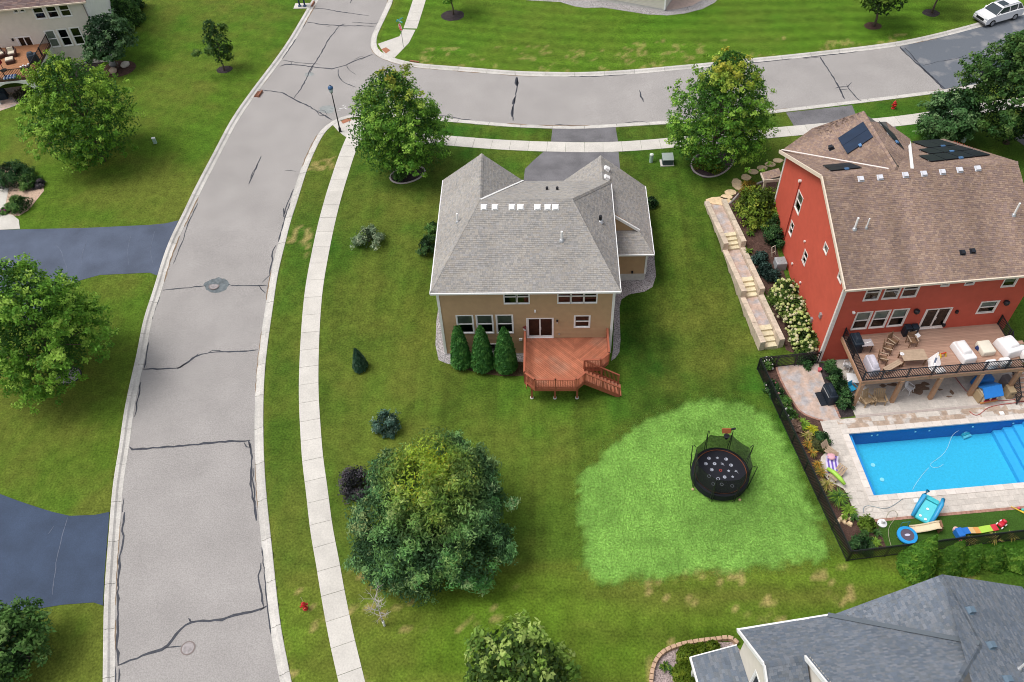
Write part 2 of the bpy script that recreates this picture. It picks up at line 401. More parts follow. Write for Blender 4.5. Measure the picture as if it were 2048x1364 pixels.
r2 = drape('near_corner_ramp', wpx((664, 248), (692, 239), (740, 240), (760, 258), (712, 278), (690, 273), (676, 262)), .022, M_['concrete'], 1.0, None, .1); tag(r2, kind='structure')
drape('dome_pad', wpx((682, 243), (697, 235.5), (703, 241), (686, 248)), .032, M_['brick_pad'], .6, r2)

# ---- driveways
def edgeK(L, side, u0, u1, n=8):   # not used for layout, keeps drives touching the kerb back
    return [tuple(p) for p in offset(L, side * KW)]
dv = drape('upper_left_driveway', wpx((357, 441), (332, 447), (300, 450), (175, 456), (40, 459), (-60, 462), (-80, 640), (60, 640), (120, 585), (135, 571), (160, 561), (200, 550), (300, 545.5), (314, 551), (328, 513), (342, 476)), .02, M_['drive_blue'], 1.2, None, .05); tag(dv, kind='structure')
dv = drape('lower_left_driveway', wpx((219, 1024), (190, 1030), (140, 1032), (105, 1024), (82, 1017), (37, 1002), (0, 988), (-60, 960), (-90, 1240), (0, 1228), (62, 1220), (125, 1209.5), (187, 1205), (206, 1211), (209, 1150), (214, 1085)), .02, M_['drive_dark'], 1.2, None, .05); tag(dv, kind='structure')
dv = drape('corner_lot_driveway', wpx((1088, 303), (1237, 304.5), (1240, 335), (1245, 390), (1046, 390), (1047, 362), (1050, 338), (1066, 322)), .02, M_['drive_grey'], 1.0, None, .05); tag(dv, kind='structure')
drape('apron', wpx((1105, 256.5), (1167, 256), (1231, 253.5), (1236, 283.5), (1168, 284), (1102, 283.5)), .02, M_['drive_grey'], 1.0, dv, .05)
dv = drape('red_house_driveway', wpx((1645, 266), (1790, 251), (1810, 330), (1680, 330)), .02, M_['drive_grey'], 1.2, None, .05); tag(dv, kind='structure')
drape('apron', wpx((1572, 225.5), (1640, 218), (1704, 210.5), (1716, 240), (1650, 247), (1588, 252)), .02, M_['drive_grey'], 1.0, dv, .05)
dv = drape('far_right_driveway', wpx((2028, 277), (2048, 268), (2110, 262), (2140, 300), (2060, 300)), .02, M_['drive_grey'], 1.2, None, .05); tag(dv, kind='structure')

# ---- sealed cracks in the road
def crack(px, w=.10, wob=.05, dz=ROAD_DZ + .012, parent=road, name='crack_seal', m='sealant', world=False):
    L = np.array(px if world else wpx(*px)); mm = m; s = np.r_[0, np.cumsum(np.linalg.norm(np.diff(L, axis=0), axis=1))]
    m = max(3, int(s[-1] / .35)); tt = np.linspace(0, s[-1], m); L = np.c_[np.interp(tt, s, L[:, 0]), np.interp(tt, s, L[:, 1])]
    L[1:-1] += (rng.random((m - 2, 2)) - .5) * 2 * wob
    t = np.gradient(L, axis=0); t /= np.linalg.norm(t, axis=1)[:, None] + 1e-9; nn = np.c_[-t[:, 1], t[:, 0]]
    ww = w * .5 * (.6 + .8 * rng.random(m)); ww[0] *= .4; ww[-1] *= .4
    V = []
    for p, q, h in zip(L, nn, ww):
        for sg in (-1, 1): x, y = p + q * h * sg; V.append((x, y, hz(x, y) + dz))
    MB().add(V, [(2 * i + 0, 2 * i + 1, 2 * i + 3, 2 * i + 2)[::-1] for i in range(m - 1)]).build(name, M_[mm], parent)
CR = [
 ([(234, 1330), (283, 1310), (330, 1294), (366, 1250), (381, 1243), (440, 1238), (500, 1222), (527, 1214)], .15),
 ([(330, 1294), (345, 1292), (362, 1291)], .10), ([(381, 1243), (376, 1235)], .1),
 ([(248, 1023), (243, 1062), (246, 1075), (239, 1110), (235, 1160), (234, 1250), (233, 1295), (236, 1310), (235, 1330)], .13), ([(237, 1336), (236, 1364)], .1),
 ([(527, 1213), (523, 1190), (516, 1155), (521, 1125)], .11), ([(534, 1210), (519, 1220)], .1),
 ([(258, 892), (262, 898), (290, 896), (330, 892), (370, 890), (420, 884), (450, 882), (500, 879)], .15), ([(487, 883), (493, 896), (500, 895), (497, 884)], .08),
 ([(496, 880), (502, 900), (503, 935), (501, 960), (503, 995), (508, 1004), (510, 1022), (512, 1040)], .13), ([(507, 935), (505, 960), (509, 985), (507, 1002)], .08),
 ([(285, 737), (320, 736), (354, 736), (397, 707), (430, 703), (480, 702), (515, 698)], .11), ([(354, 736), (372, 726), (396, 706)], .14), ([(414, 705), (428, 698), (442, 699), (447, 703)], .07),
 ([(297, 682), (291, 713), (287, 736)], .10), ([(281, 762), (276, 790), (268, 832)], .09), ([(247, 995), (244, 1023)], .1),
 ([(325, 579), (350, 577), (380, 573), (410, 570)], .08), ([(455, 567), (470, 570), (500, 569), (527, 569)], .08), ([(517, 568), (521, 578), (530, 584)], .10), ([(514, 569), (534, 569)], .07), ([(536, 566), (534, 582)], .07),
 ([(552, 488), (542, 505), (545, 515), (538, 550), (524, 563)], .09), ([(345, 527), (365, 480), (378, 440), (395, 405)], .07), ([(587, 376), (580, 392), (572, 408), (567, 430)], .08), ([(566, 415), (567, 432)], .16),
 ([(497, 367), (508, 343), (522, 310)], .10), ([(500, 355), (516, 322)], .06), ([(319, 591), (312, 612), (303, 640)], .06), ([(570, 339), (592, 341)], .08),
 ([(514, 178), (530, 179), (565, 184), (588, 197), (620, 212), (634, 221), (650, 230), (663, 238)], .13), ([(634, 219), (648, 220), (655, 228), (640, 230), (633, 221)], .07),
 ([(587, 196), (605, 170), (622, 135), (640, 108), (655, 80), (678, 50), (690, 46)], .10),
 ([(565, 119), (574, 120), (590, 123), (620, 125), (640, 127)], .09), ([(560, 131), (570, 127), (600, 129), (630, 133), (665, 136), (690, 129), (712, 119), (730, 113), (745, 107)], .13), ([(581, 127), (583, 123)], .06),
 ([(708, 118), (722, 111), (730, 113), (718, 119)], .05), ([(693, 128), (697, 138), (712, 148)], .06), ([(676, 136), (677, 150), (685, 162), (700, 168), (712, 173)], .09), ([(626, 132), (619, 146)], .07),
 ([(627, 15), (655, 17), (685, 23), (738, 30)], .10), ([(612, 42), (640, 47), (680, 50), (720, 50), (748, 51)], .12), ([(704, 43), (735, 45), (752, 46), (757, 42)], .08), ([(612, 43), (605, 55)], .08), ([(700, 5), (704, -6)], .15), ([(650, 50), (662, 53)], .06),
 ([(1034, 152), (1035, 172), (1030, 195), (1026, 215), (1026, 240)], .12), ([(1033, 153), (1034, 170)], .34), ([(1030, 193), (1025, 207)], .32), ([(1025, 213), (1024, 232)], .18),
 ([(1279, 179), (1282, 190), (1287, 202)], .14), ([(869, 231), (890, 229), (920, 236), (946, 239)], .08), ([(1110, 247), (1140, 249), (1180, 249)], .07), ([(1250, 244), (1280, 241), (1300, 245)], .07),
 ([(1641, 112), (1648, 125), (1662, 145), (1677, 171), (1690, 196)], .13), ([(1670, 175), (1682, 172), (1696, 172), (1704, 163)], .10), ([(1694, 167), (1698, 175), (1710, 190), (1719, 200), (1734, 200)], .10), ([(1677, 178), (1695, 177)], .08),
 ([(1606, 116), (1641, 112)], .05), ([(1742, 198), (1788, 192)], .08), ([(1800, 92), (1818, 110), (1843, 133), (1870, 158), (1888, 177)], .14), ([(1810, 93), (1825, 110), (1850, 138), (1892, 177)], .10),
 ([(1845, 130), (1875, 122), (1930, 112)], .06),
]
for px, w in CR: crack(px, w)
M_['gutter_dirt'] = mat('gutter_dirt', (.24, .17, .11), .9, n1=(4, .4)); M_['seam'] = mat('drive_seam', (.11, .13, .18), .8, n1=(4, .3))
for L_, sgn in ((LA, 1), (LB, 1), (LC, 1)):
    i = 8
    while i < len(L_) - 8:
        j = i + RND.randrange(2, 7)
        if RND.random() < .55: crack([tuple(q) for q in L_[i:j + 1]], RND.choice((.05, .07, .10)), .03, ROAD_DZ + .016, road, 'gutter_dirt', RND.choice(('gutter_dirt', 'gutter_dirt', 'sealant')), True)
        i = j + RND.randrange(0, 4)
for o_, pxs in (('upper_left_driveway', [[(110, 487), (124, 505), (132, 530), (136, 566)], [(175, 480), (165, 505), (163, 530)], [(262, 470), (255, 500), (258, 530)], [(310, 462), (300, 500), (307, 530)]]), ('lower_left_driveway', [[(136, 1034), (122, 1080), (112, 1130), (105, 1190)], [(108, 1052), (97, 1068)]])):
    for q in pxs: crack(q, .05, .03, .026, bpy.data.objects[o_], 'drive_seam', 'seam')
# oil and seal stains around two covers, gutter stains
def blot(cx_, cy_, rx, ry, m, dz, parent, name='stain', n=20, rough=.18):
    c = gxy(cx_, cy_); P = [(c[0] + rx * math.cos(t) * (1 + RND.uniform(-rough, rough)), c[1] + ry * math.sin(t) * (1 + RND.uniform(-rough, rough))) for t in [2 * math.pi * k / n for k in range(n)]]
    return drape(name, P, dz, m, .8, parent)
M_['stain'] = mat('dark_road_stain', (.13, .15, .16), .8, n1=(5, .35), n2=(1.5, .2))
M_['stain_soft'] = mat('grey_road_stain', (.27, .285, .28), .85, n1=(5, .25))
blot(433, 568, 1.0, .72, M_['stain'], ROAD_DZ + .008, road); blot(654, 217, .85, .65, M_['stain_soft'], ROAD_DZ + .008, road); blot(618, 147, .5, .4, M_['stain_soft'], ROAD_DZ + .008, road)
def manhole(u, v, label):
    p = gp(u, v); z = p[2] + ROAD_DZ + .014
    t = thing('manhole_cover', label, 'manhole cover', (p[0], p[1], z))
    MB().lathe([(.44, 0), (.44, .012), (.37, .014), (.37, .004)], 24, (p[0], p[1], z)).build('frame_ring', flat('cover_ring', (.22, .18, .17), .7), t)
    mb = MB().lathe([(.355, 0), (.355, .014), (0.01, .016)], 24, (p[0], p[1], z))
    for i in range(-4, 5):
        for j in range(-4, 5):
            if i * i + j * j < 17: mb.obox((p[0] + i * .07, p[1] + j * .07, z + .014), (.04, .04, .01))
    mb.build('lid', flat('cast_iron', (.34, .31, .31), .7, amt=.25), t)
manhole(427.5, 570, 'round iron manhole cover set in a dark oily stain on the street')
manhole(375, 1295, 'round iron manhole cover beside the branching tar crack in the street')

def drain(u, v, L, label):
    p = gp(u, v); L = np.array(L); i = int(np.argmin(np.hypot(L[:, 0] - p[0], L[:, 1] - p[1]))); d = L[min(i + 1, len(L) - 1)] - L[max(i - 1, 0)]; a = math.atan2(d[1], d[0])
    z = p[2]
    t = thing('storm_drain', label, 'drain', (p[0], p[1], z), a)
    b = MB(); b.box(-.5, .5, -.22, .22, -.12, -.04); b.build('grate', flat('rusty_iron', (.16, .07, .045), .8, amt=.3), t, True)
    b = MB()
    for k in range(8): b.box(-.44 + k * .12, -.40 + k * .12, -.2, .2, -.04, -.02)
    b.build('grate_bars', flat('rusty_bars', (.20, .09, .055), .8, amt=.3), t, True)
    b = MB(); b.box(-.52, .52, .24, .36, -.1, .14); b.build('casting', flat('rusty_casting', (.30, .13, .08), .8, amt=.3), t, True)
drain(827, 127, LC, 'rusty storm drain in the north kerb near the stop sign')
drain(515, 187, LA[::-1], 'rusty storm drain in the west kerb near the far crossing')
drain(621, 8, LA[::-1], 'dark storm drain in the kerb at the top edge')

# ================================================================ the lawn sheet
def span(a, b, st, far): return np.r_[[-c for c in far[::-1]] + np.array([0.0]) if False else np.array([a - c for c in far[::-1]]), np.arange(a, b, st), np.array([b + c for c in far])]
far = [2, 6, 14, 30, 70, 160, 400, 900]
gx = span(-62.0, 74.0, .34, far); gy = span(-44.0, 80.0, .34, far)
GX, GY = np.meshgrid(gx, gy); GXf = GX.ravel(); GYf = GY.ravel()
GZ = terr(GXf, GYf)
inroad = inside(GXf, GYf, MID.tolist()); GZ = np.where(inroad, GZ - .34, GZ)
# red house yard that is dug out for the pool
RO = np.array([27.98, -1.02]); RTH = math.atan2(.0970, .9953); REX = np.array([math.cos(RTH), math.sin(RTH)]); REY = np.array([-math.sin(RTH), math.cos(RTH)])
def rl(x, y): return tuple(RO + REX * x + REY * y)
POOL_L = (0.0, 13.4, -11.5, -6.52)
pp_ = [rl(-.2, -11.7), rl(13.6, -11.7), rl(13.6, -6.3), rl(-.2, -6.3)]
GZ = np.where(inside(GXf, GYf, pp_), GZ - 2.6, GZ)
S_BOT = np.array([24.62, .35]); S_TOP = np.array([22.15, 14.9]); S_D = (S_TOP - S_BOT) / np.linalg.norm(S_TOP - S_BOT); S_P = np.array([S_D[1], -S_D[0]])
_st = [tuple(S_BOT + S_D * a + S_P * c) for a, c in ((.1, -.72), (14.5, -.72), (14.5, .72), (.1, .72))]
GZ = np.where(inside(GXf, GYf, _st), GZ - .7, GZ)      # cut for the stair walk
dK = np.minimum(np.minimum(dist_poly(GXf, GYf, LA.tolist()), dist_poly(GXf, GYf, LB.tolist())), dist_poly(GXf, GYf, LC.tolist()))
dS = np.minimum(dist_poly(GXf, GYf, SWL.tolist()), dist_poly(GXf, GYf, SWO.tolist())); dS = np.minimum(dS, np.minimum(dist_poly(GXf, GYf, SEL.tolist()), dist_poly(GXf, GYf, SEO.tolist())))
PATCH = wpx((1152, 1000), (1165, 950), (1210, 910), (1262, 868), (1330, 825), (1395, 803), (1470, 806), (1525, 830), (1560, 870), (1590, 930), (1622, 1010), (1652, 1090), (1650, 1115), (1560, 1128), (1400, 1141), (1290, 1152), (1205, 1162), (1168, 1130), (1172, 1060))
def lawn_color(x, y, fine=1.0):
    """albedo of the turf: species, dryness and mowing direction vary by lawn"""
    n = lambda f, s, fy=None: vn(x, y, f, fy, s)
    lush = np.array([.033, .112, .011]); mid = np.array([.062, .128, .013]); olive = np.array([.125, .145, .024]); tan = np.array([.42, .31, .13]); brite = np.array([.095, .200, .012])
    a = np.clip(n(.09, 1) * .5 + n(.3, 2) * .45 + n(1.1, 3) * .3 - .12, 0, 1)
    dry = np.clip(n(.12, 4) * .8 + n(.5, 5) * .5 + n(1.7, 21) * .25 - .55, 0, 1) * 1.25
    c = (lush + (mid - lush) * np.clip(a * 1.7 - .1, 0, 1)[:, None]) * (.80 + .28 * n(.2, 22))[:, None]
    west = (x < -18); north = (y > 36) & (x > -12); south = sstep((-16.6 + (x - 12) * .045 - y) / .8)
    blvd = inside(x, y, np.vstack([LB[(LB[:, 1] < 27)], SWL[::-1]]).tolist())
    c = np.where(west[:, None], c * .62 + brite * .38, c); dry = np.where(west, dry * 1.2 + .16 + .16 * sstep((12 - y) / 10), dry)
    c = np.where(north[:, None], c * .5 + brite * .52, c)
    st = np.sin((y + .12 * x + np.sin(x * .09) * 1.5) * 2 * math.pi / 1.9); c = np.where(north[:, None], c * (1 + .16 * st)[:, None], c)
    st2 = np.sin((y * .92 + x * .4) * 2 * math.pi / 2.4); c = np.where((west & (y > 24))[:, None], c * (1 + .10 * st2)[:, None], c)
    main = (~west) & (~north) & (x > -9.5) & (x < 27) & (y < 27)
    c = np.where(main[:, None], c * (1 + (n(2.6, 6, .06) - .5) * .55 + (n(.9, 7, .03) - .5) * .45)[:, None], c)
    side = (x > 14.5) & (x < 27) & (y > -6) & (y < 24); c = np.where(side[:, None], c * .88, c)
    dry = np.where(blvd, dry + .12, dry); dry = np.where(north, np.clip(dry * .55, 0, 1), dry)
    # tired turf behind the corner house
    tired = np.exp(-(((x - 8) / 7.5) ** 2 + ((y + 11.5) / 5.0) ** 2)) * .62 + np.exp(-(((x - 3) / 7) ** 2 + ((y + 17.2) / 1.6) ** 2)) * .5 + np.exp(-(((x + 2) / 5) ** 2 + ((y - 14) / 5) ** 2)) * .45 + np.exp(-(((x + 30) / 5.5) ** 2 + ((y + 2) / 4) ** 2)) * .7 + np.exp(-(((x + 32) / 6) ** 2 + ((y - 19) / 3.5) ** 2)) * .55
    dry = dry + tired * (.45 + .5 * n(.8, 8))
    dry = dry + .45 * np.clip(1 - (dK - KW) / .5, 0, 1) * (dK > KW) * (.3 + n(.5, 9)) if len(x) == len(dK) else dry
    sv = south * (y > -34) * (x > -9) * (x < 34)
    c = c * (1 - sv * .55)[:, None] + (np.array([.115, .185, .014]))[None] * (sv * .55)[:, None]
    str_ = (n(.05, 10, 1.1) - .5); c = c * (1 + sv * str_ * .7)[:, None]; dry = dry + sv * np.clip(n(.08, 11, .8) * .7 + n(.3, 31, 1.6) * .4 - .5, 0, 1) * 2.0
    dry = np.clip(dry, 0, 1) * .85
    c = c * (1 - dry)[:, None] + olive[None] * dry[:, None]
    spots = sv * (n(.45, 12) > .58) * np.clip((n(1.5, 13) * .5 + n(3.1 * fine, 23) * .62 - .71) * 6, 0, .62 if fine == 1 else 1); spots = spots + (north & (y < 41.5)) * np.clip((n(.8, 14) * .7 + n(2.9 * fine, 15) * .8 - .98) * 3, 0, .4 if fine == 1 else .75) + blvd * (n(.3, 16) > .72) * np.clip((n(2.2, 17) - .6) * 3, 0, .6)
    spots = np.clip(spots, 0, .95); c = c * (1 - spots)[:, None] + tan[None] * spots[:, None]
    d = dist_poly(x, y, PATCH, True) * np.where(inside(x, y, PATCH), 1, -1) + (n(1.0, 18) - .5) * .5 + (n(2.9, 28) - .5) * .6
    p = sstep((d + .25) / .5); pc = np.array([.20, .385, .075])[None] * (.86 + .3 * n(.8, 19) - .26 * np.clip(n(.3, 20) - .55, 0, 1) * 2)[:, None]
    c = c * (1 - p)[:, None] + pc * p[:, None]
    return np.clip(c, .004, .8), p
LC_, LP_ = lawn_color(GXf, GYf)
nx, ny = len(gx), len(gy); I = np.arange(nx * ny).reshape(ny, nx)
F = np.c_[I[:-1, :-1].ravel(), I[:-1, 1:].ravel(), I[1:, 1:].ravel(), I[1:, :-1].ravel()]
me = fast_mesh('ground', np.c_[GXf, GYf, GZ], F, None, M_['lawn'], True)
ca = me.color_attributes.new('Col', 'FLOAT_COLOR', 'POINT'); cc = np.ones((len(GXf), 4), np.float32); cc[:, :3] = LC_; ca.data.foreach_set('color', cc.ravel())
ground = link('ground', me); tag(ground, kind='structure')
# ================================================================ building helpers
M_['shingle'] = mat('asphalt_shingles', attr=True, rough=.95, n1=(30, .16), spec=.1, bump=(60, .3))
M_['shingle_deck'] = flat('roof_underlay', (.12, .115, .11), .9)
def V3(*a): return np.array(a, float)
def clip_poly(sub, P):
    """clip polygon sub (list of 2d) by convex ccw polygon P"""
    out = sub
    for i in range(len(P)):
        a, b = P[i], P[(i + 1) % len(P)]; ex, ey = b[0] - a[0], b[1] - a[1]; inp = out; out = []
        if not inp: return []
        for j in range(len(inp)):
            p, q = inp[j], inp[(j + 1) % len(inp)]
            dp = ex * (p[1] - a[1]) - ey * (p[0] - a[0]); dq = ex * (q[1] - a[1]) - ey * (q[0] - a[0])
            if dp >= 0: out.append(p)
            if (dp >= 0) != (dq >= 0):
                t = dp / (dp - dq); out.append((p[0] + (q[0] - p[0]) * t, p[1] + (q[1] - p[1]) * t))
    return out
class Roof:
    """planes of one roof: a solid deck, courses of shingles, fascia boards and ridge caps"""
    def __init__(self, house, pal, expo=.143, tw=(.13, .27), streak=.12, name='roof'):
        self.h = house; self.pal = np.array(pal); self.expo = expo; self.tw = tw; self.streak = streak
        self.sh = MB(); self.deck = MB(); self.caps = MB(); self.planes = {}; self.name = name
    def face(self, key, pts, convex=None, shingles=True):
        pts = [V3(*p) for p in pts]; n = np.zeros(3)
        for i in range(len(pts)): n += np.cross(pts[i] - pts[0], pts[(i + 1) % len(pts)] - pts[0])
        if n[2] < 0: pts = pts[::-1]; n = -n
        n /= np.linalg.norm(n); s = V3(0, 0, 1) - n[2] * n; s /= np.linalg.norm(s); e = np.cross(s, n)
        p0 = sum(pts) / len(pts); pts = [p - n * ((p - p0) @ n) for p in pts]
        M = np.array(wmat(self.h)); self.planes[key] = (M[:3, :3] @ p0 + M[:3, 3], M[:3, :3] @ n, M[:3, :3] @ e, M[:3, :3] @ s)
        N = len(pts); d = V3(0, 0, -.16); lo = -n * .012
        self.deck.add([tuple(p + lo) for p in pts] + [tuple(p + lo + d) for p in pts], [tuple(range(N)), tuple(range(2 * N - 1, N - 1, -1))] + [(i, N + i, N + (i + 1) % N, (i + 1) % N) for i in range(N)])
        if not shingles: return self
        for part in (convex or [list(range(N))]):
            P = [((pts[i] - p0) @ e, (pts[i] - p0) @ s) for i in part]
            ar = sum(P[i][0] * P[(i + 1) % len(P)][1] - P[(i + 1) % len(P)][0] * P[i][1] for i in range(len(P)))
            if ar < 0: P = P[::-1]
            b0 = min((q - p0) @ s for q in pts); bm = min(p[1] for p in P); b1 = max(p[1] for p in P); x = self.expo
            k0 = int((bm - b0) / x)
            for k in range(k0, int((b1 - b0) / x) + 1):
                lo_, hi = b0 + k * x, b0 + (k + 1) * x
                band = clip_poly([(-99, lo_), (99, lo_), (99, hi), (-99, hi)], P)
                if len(band) < 3: continue
                a = min(p[0] for p in band) - RND.uniform(0, .3); a1 = max(p[0] for p in band)
                while a < a1:
                    w = RND.uniform(*self.tw); th = RND.choice((.010, .018, .022)); q = clip_poly([(a, lo_), (a + w - .006, lo_), (a + w - .006, hi), (a, hi)], P); am = a + w / 2; a += w
                    if len(q) < 3: continue
                    c = self.pal[RND.randrange(len(self.pal))] * (RND.uniform(.92, 1.08) * (1 - self.streak * vn_s(am * .9 + 31, lo_ * .12)))
                    L = [tuple(p0 + e * u + s * v + n * (th * (1 - (v - lo_) / x) + .001)) for u, v in q]
                    self.sh.col = tuple(c); self.sh.poly(L)
                    fr = [(u, v) for u, v in q if abs(v - lo_) < 1e-5]
                    if len(fr) >= 2:
                        u0, u1 = min(f[0] for f in fr), max(f[0] for f in fr); self.sh.col = tuple(c * .8)
                        self.sh.poly([tuple(p0 + e * u0 + s * lo_ - n * .01), tuple(p0 + e * u1 + s * lo_ - n * .01), tuple(p0 + e * u1 + s * lo_ + n * (th + .001)), tuple(p0 + e * u0 + s * lo_ + n * (th + .001))])
        return self
    def cap(self, a, b, w=.30, tint=.94):
        """row of ridge or hip cap shingles from a to b"""
        a, b = V3(*a), V3(*b); L = np.linalg.norm(b - a); d = (b - a) / L; sd = np.cross(d, V3(0, 0, 1)); sd /= np.linalg.norm(sd); up = np.cross(sd, d); k = max(1, int(L / .2))
        for i in range(k):
            p = a + d * (L * i / k); q = a + d * (L * (i + 1) / k + .03); self.caps.col = tuple(self.pal[RND.randrange(len(self.pal))] * RND.uniform(.85, 1.1) * tint)
            dn = -.09 * w / .15 * .4
            A = [p + sd * w / 2 + up * dn, p + up * .035, p - sd * w / 2 + up * dn]; B = [q + sd * w / 2 + up * (dn - .01), q + up * .02, q - sd * w / 2 + up * (dn - .01)]
            self.caps.add([tuple(v) for v in A + B], [(0, 1, 4, 3), (1, 2, 5, 4), (0, 2, 1)])
        return self
    def done(self):
        r = self.deck.build(self.name, M_['shingle_deck'], self.h, True)
        if self.sh.f: self.sh.build('shingles', M_['shingle'], r, True, kind='stuff')
        if self.caps.f: self.caps.build('ridge_caps', M_['shingle'], r, True, kind='stuff')
        self.obj = r; return r
def vn_s(x, y): return float(vn(np.array([x]), np.array([y]), 1.0, None, 3)[0])

class Wall:
    """a plane wall: o + e*u + z, outward normal e x Z"""
    def __init__(self, house, o, e):
        self.h = house; self.o = V3(*o); self.e = V3(e[0], e[1], 0) / math.hypot(*e); self.n = np.cross(self.e, V3(0, 0, 1))
    def pt(self, u, z, d=0.0): return tuple(self.o + self.e * u + V3(0, 0, z) + self.n * d)
    def box(self, mb, u0, u1, z0, z1, d0, d1):
        p = self.pt; return mb.hexa([p(u0, z0, d1), p(u1, z0, d1), p(u1, z0, d0), p(u0, z0, d0), p(u0, z1, d1), p(u1, z1, d1), p(u1, z1, d0), p(u0, z1, d0)])
    def siding(self, W, z0, top, holes, m, expo=.15, name='wall', lip=.026):
        """lap siding; top is a height or a list of (u, z) of a gable outline"""
        T = [(0, top), (W, top)] if not hasattr(top, '__len__') else top
        zt = max(z for _, z in T); mb = MB(); us = np.array([u for u, _ in T]); zs = np.array([z for _, z in T])
        k = 0; z = z0
        while z < zt - .01:
            z1 = min(z + expo, zt); cuts = sorted({z, z1} | {c for h in holes for c in (h[1], h[3]) if z < c < z1})
            for ca, cb in zip(cuts[:-1], cuts[1:]):
                zm = (ca + cb) / 2; uu = np.linspace(0, W, 400); ok = np.interp(uu, us, zs) >= zm - expo * .4
                if not ok.any(): continue
                iv = [(uu[ok][0], uu[ok][-1])]
                for h in holes:
                    if h[1] < zm < h[3]:
                        nv = []
                        for a, b in iv:
                            if h[2] <= a or h[0] >= b: nv.append((a, b)); continue
                            if h[0] > a: nv.append((a, h[0]))
                            if h[2] < b: nv.append((h[2], b))
                        iv = nv
                da = lip * (1 - (ca - z) / expo); db = lip * (1 - (cb - z) / expo)
                for a, b in iv:
                    mb.poly([self.pt(a, ca, da), self.pt(b, ca, da), self.pt(b, cb, db), self.pt(a, cb, db)])
                    if ca == z: mb.poly([self.pt(a, ca, 0), self.pt(b, ca, 0), self.pt(b, ca, da), self.pt(a, ca, da)])
            z += expo
        return mb.build(name, m, self.h, True)
    def window(self, u0, z0, u1, z1, style='dh', blind=0.0, bm='blind', trim='white', cw=.085, name='window', blind_lo=None):
        mb = MB(); B = lambda *a: self.box(mb, *a)
        B(u0 - cw, u1 + cw, z1, z1 + cw, -.06, .045); B(u0 - cw, u1 + cw, z0 - cw, z0, -.06, .055); B(u0 - cw, u0, z0, z1, -.06, .045); B(u1, u1 + cw, z0, z1, -.06, .045)
        w = mb.build(name, M_[trim], self.h, True)
        s = MB(); t = .045
        self.box(s, u0, u1, z0, z0 + t, -.055, .008); self.box(s, u0, u1, z1 - t, z1, -.055, .008); self.box(s, u0, u0 + t, z0 + t, z1 - t, -.055, .008); self.box(s, u1 - t, u1, z0 + t, z1 - t, -.055, .008)
        if style == 'dh': zm = (z0 + z1) / 2; self.box(s, u0 + t, u1 - t, zm - .035, zm + .035, -.05, .018)
        if style in ('slider', 'door'): um = (u0 + u1) / 2; self.box(s, um - .05, um + .05, z0 + t, z1 - t, -.05, .018)
        if style == 'door': self.box(s, u0 + t, u0 + t + .06, z0 + t, z1 - t, -.05, .012); self.box(s, u0 + t, u1 - t, z0 + t, z0 + t + .09, -.05, .012); self.box(s, um + .06, um + .085, z0 + .9, z0 + 1.15, .02, .05)
        s.build('sash', M_[trim], w, True)
        g = MB(); g.poly([self.pt(u0 + t, z0 + t, -.03), self.pt(u1 - t, z0 + t, -.03), self.pt(u1 - t, z1 - t, -.03), self.pt(u0 + t, z1 - t, -.03)])
        g.build('pane', M_['glass'], w, True)
        if blind > 0:
            zb = z1 - (z1 - z0) * blind; b = MB(); k = max(3, int((z1 - zb) / .06))
            for i in range(k):
                a = zb + (z1 - zb) * i / k; c = zb + (z1 - zb) * (i + 1) / k
                b.poly([self.pt(u0 + t, a, -.075), self.pt(u1 - t, a, -.075), self.pt(u1 - t, c, -.10), self.pt(u0 + t, c, -.10)])
            b.build('blind', M_[bm], w, True)
        return w
    def board(self, name, u0, u1, z0, z1, m, d=.05, d0=-.02):
        mb = MB(); self.box(mb, u0, u1, z0, z1, d0, d); return mb.build(name, M_[m] if isinstance(m, str) else m, self.h, True)
def on_roof(roof, key, u, v):
    p0, n, e, s = roof.planes[key]; return onplane(u, v, p0, n), n, e, s
def box_vent(roof, key, u, v, size=.42, h=.16, m='white'):
    p, n, e, s = on_roof(roof, key, u, v)
    mb = MB(); a = size / 2
    q = lambda x, y, z: tuple(p + e * x + s * y + n * z)
    mb.hexa([q(-a * 1.25, -a * 1.3, .015), q(a * 1.25, -a * 1.3, .015), q(a * 1.25, a * 1.25, .015), q(-a * 1.25, a * 1.25, .015), q(-a * 1.25, -a * 1.3, .03), q(a * 1.25, -a * 1.3, .03), q(a * 1.25, a * 1.25, .03), q(-a * 1.25, a * 1.25, .03)])
    mb.hexa([q(-a, -a, .03), q(a, -a, .03), q(a, a, .03), q(-a, a, .03), q(-a * .86, -a * .98, h), q(a * .86, -a * .98, h), q(a * .86, a * .8, h * .8), q(-a * .86, a * .8, h * .8)])
    return mb.build('roof_vent', M_[m], roof.obj)
def pipe_vent(roof, key, u, v, h=.75, r=.065, m='white', collar=True):
    p, n, e, s = on_roof(roof, key, u, v); mb = MB()
    mb.tube([p + V3(0, 0, -.1), p + V3(0, 0, h * .5), p + V3(0, 0, h)], r, 10)
    o = mb.build('pipe_vent', M_[m], roof.obj)
    if collar: MB().lathe([(r * 2.6, -.05), (r * 1.7, .09), (r * 1.15, .12)], 12, tuple(p)).build('flashing_collar', M_['steel'], o)
    return o

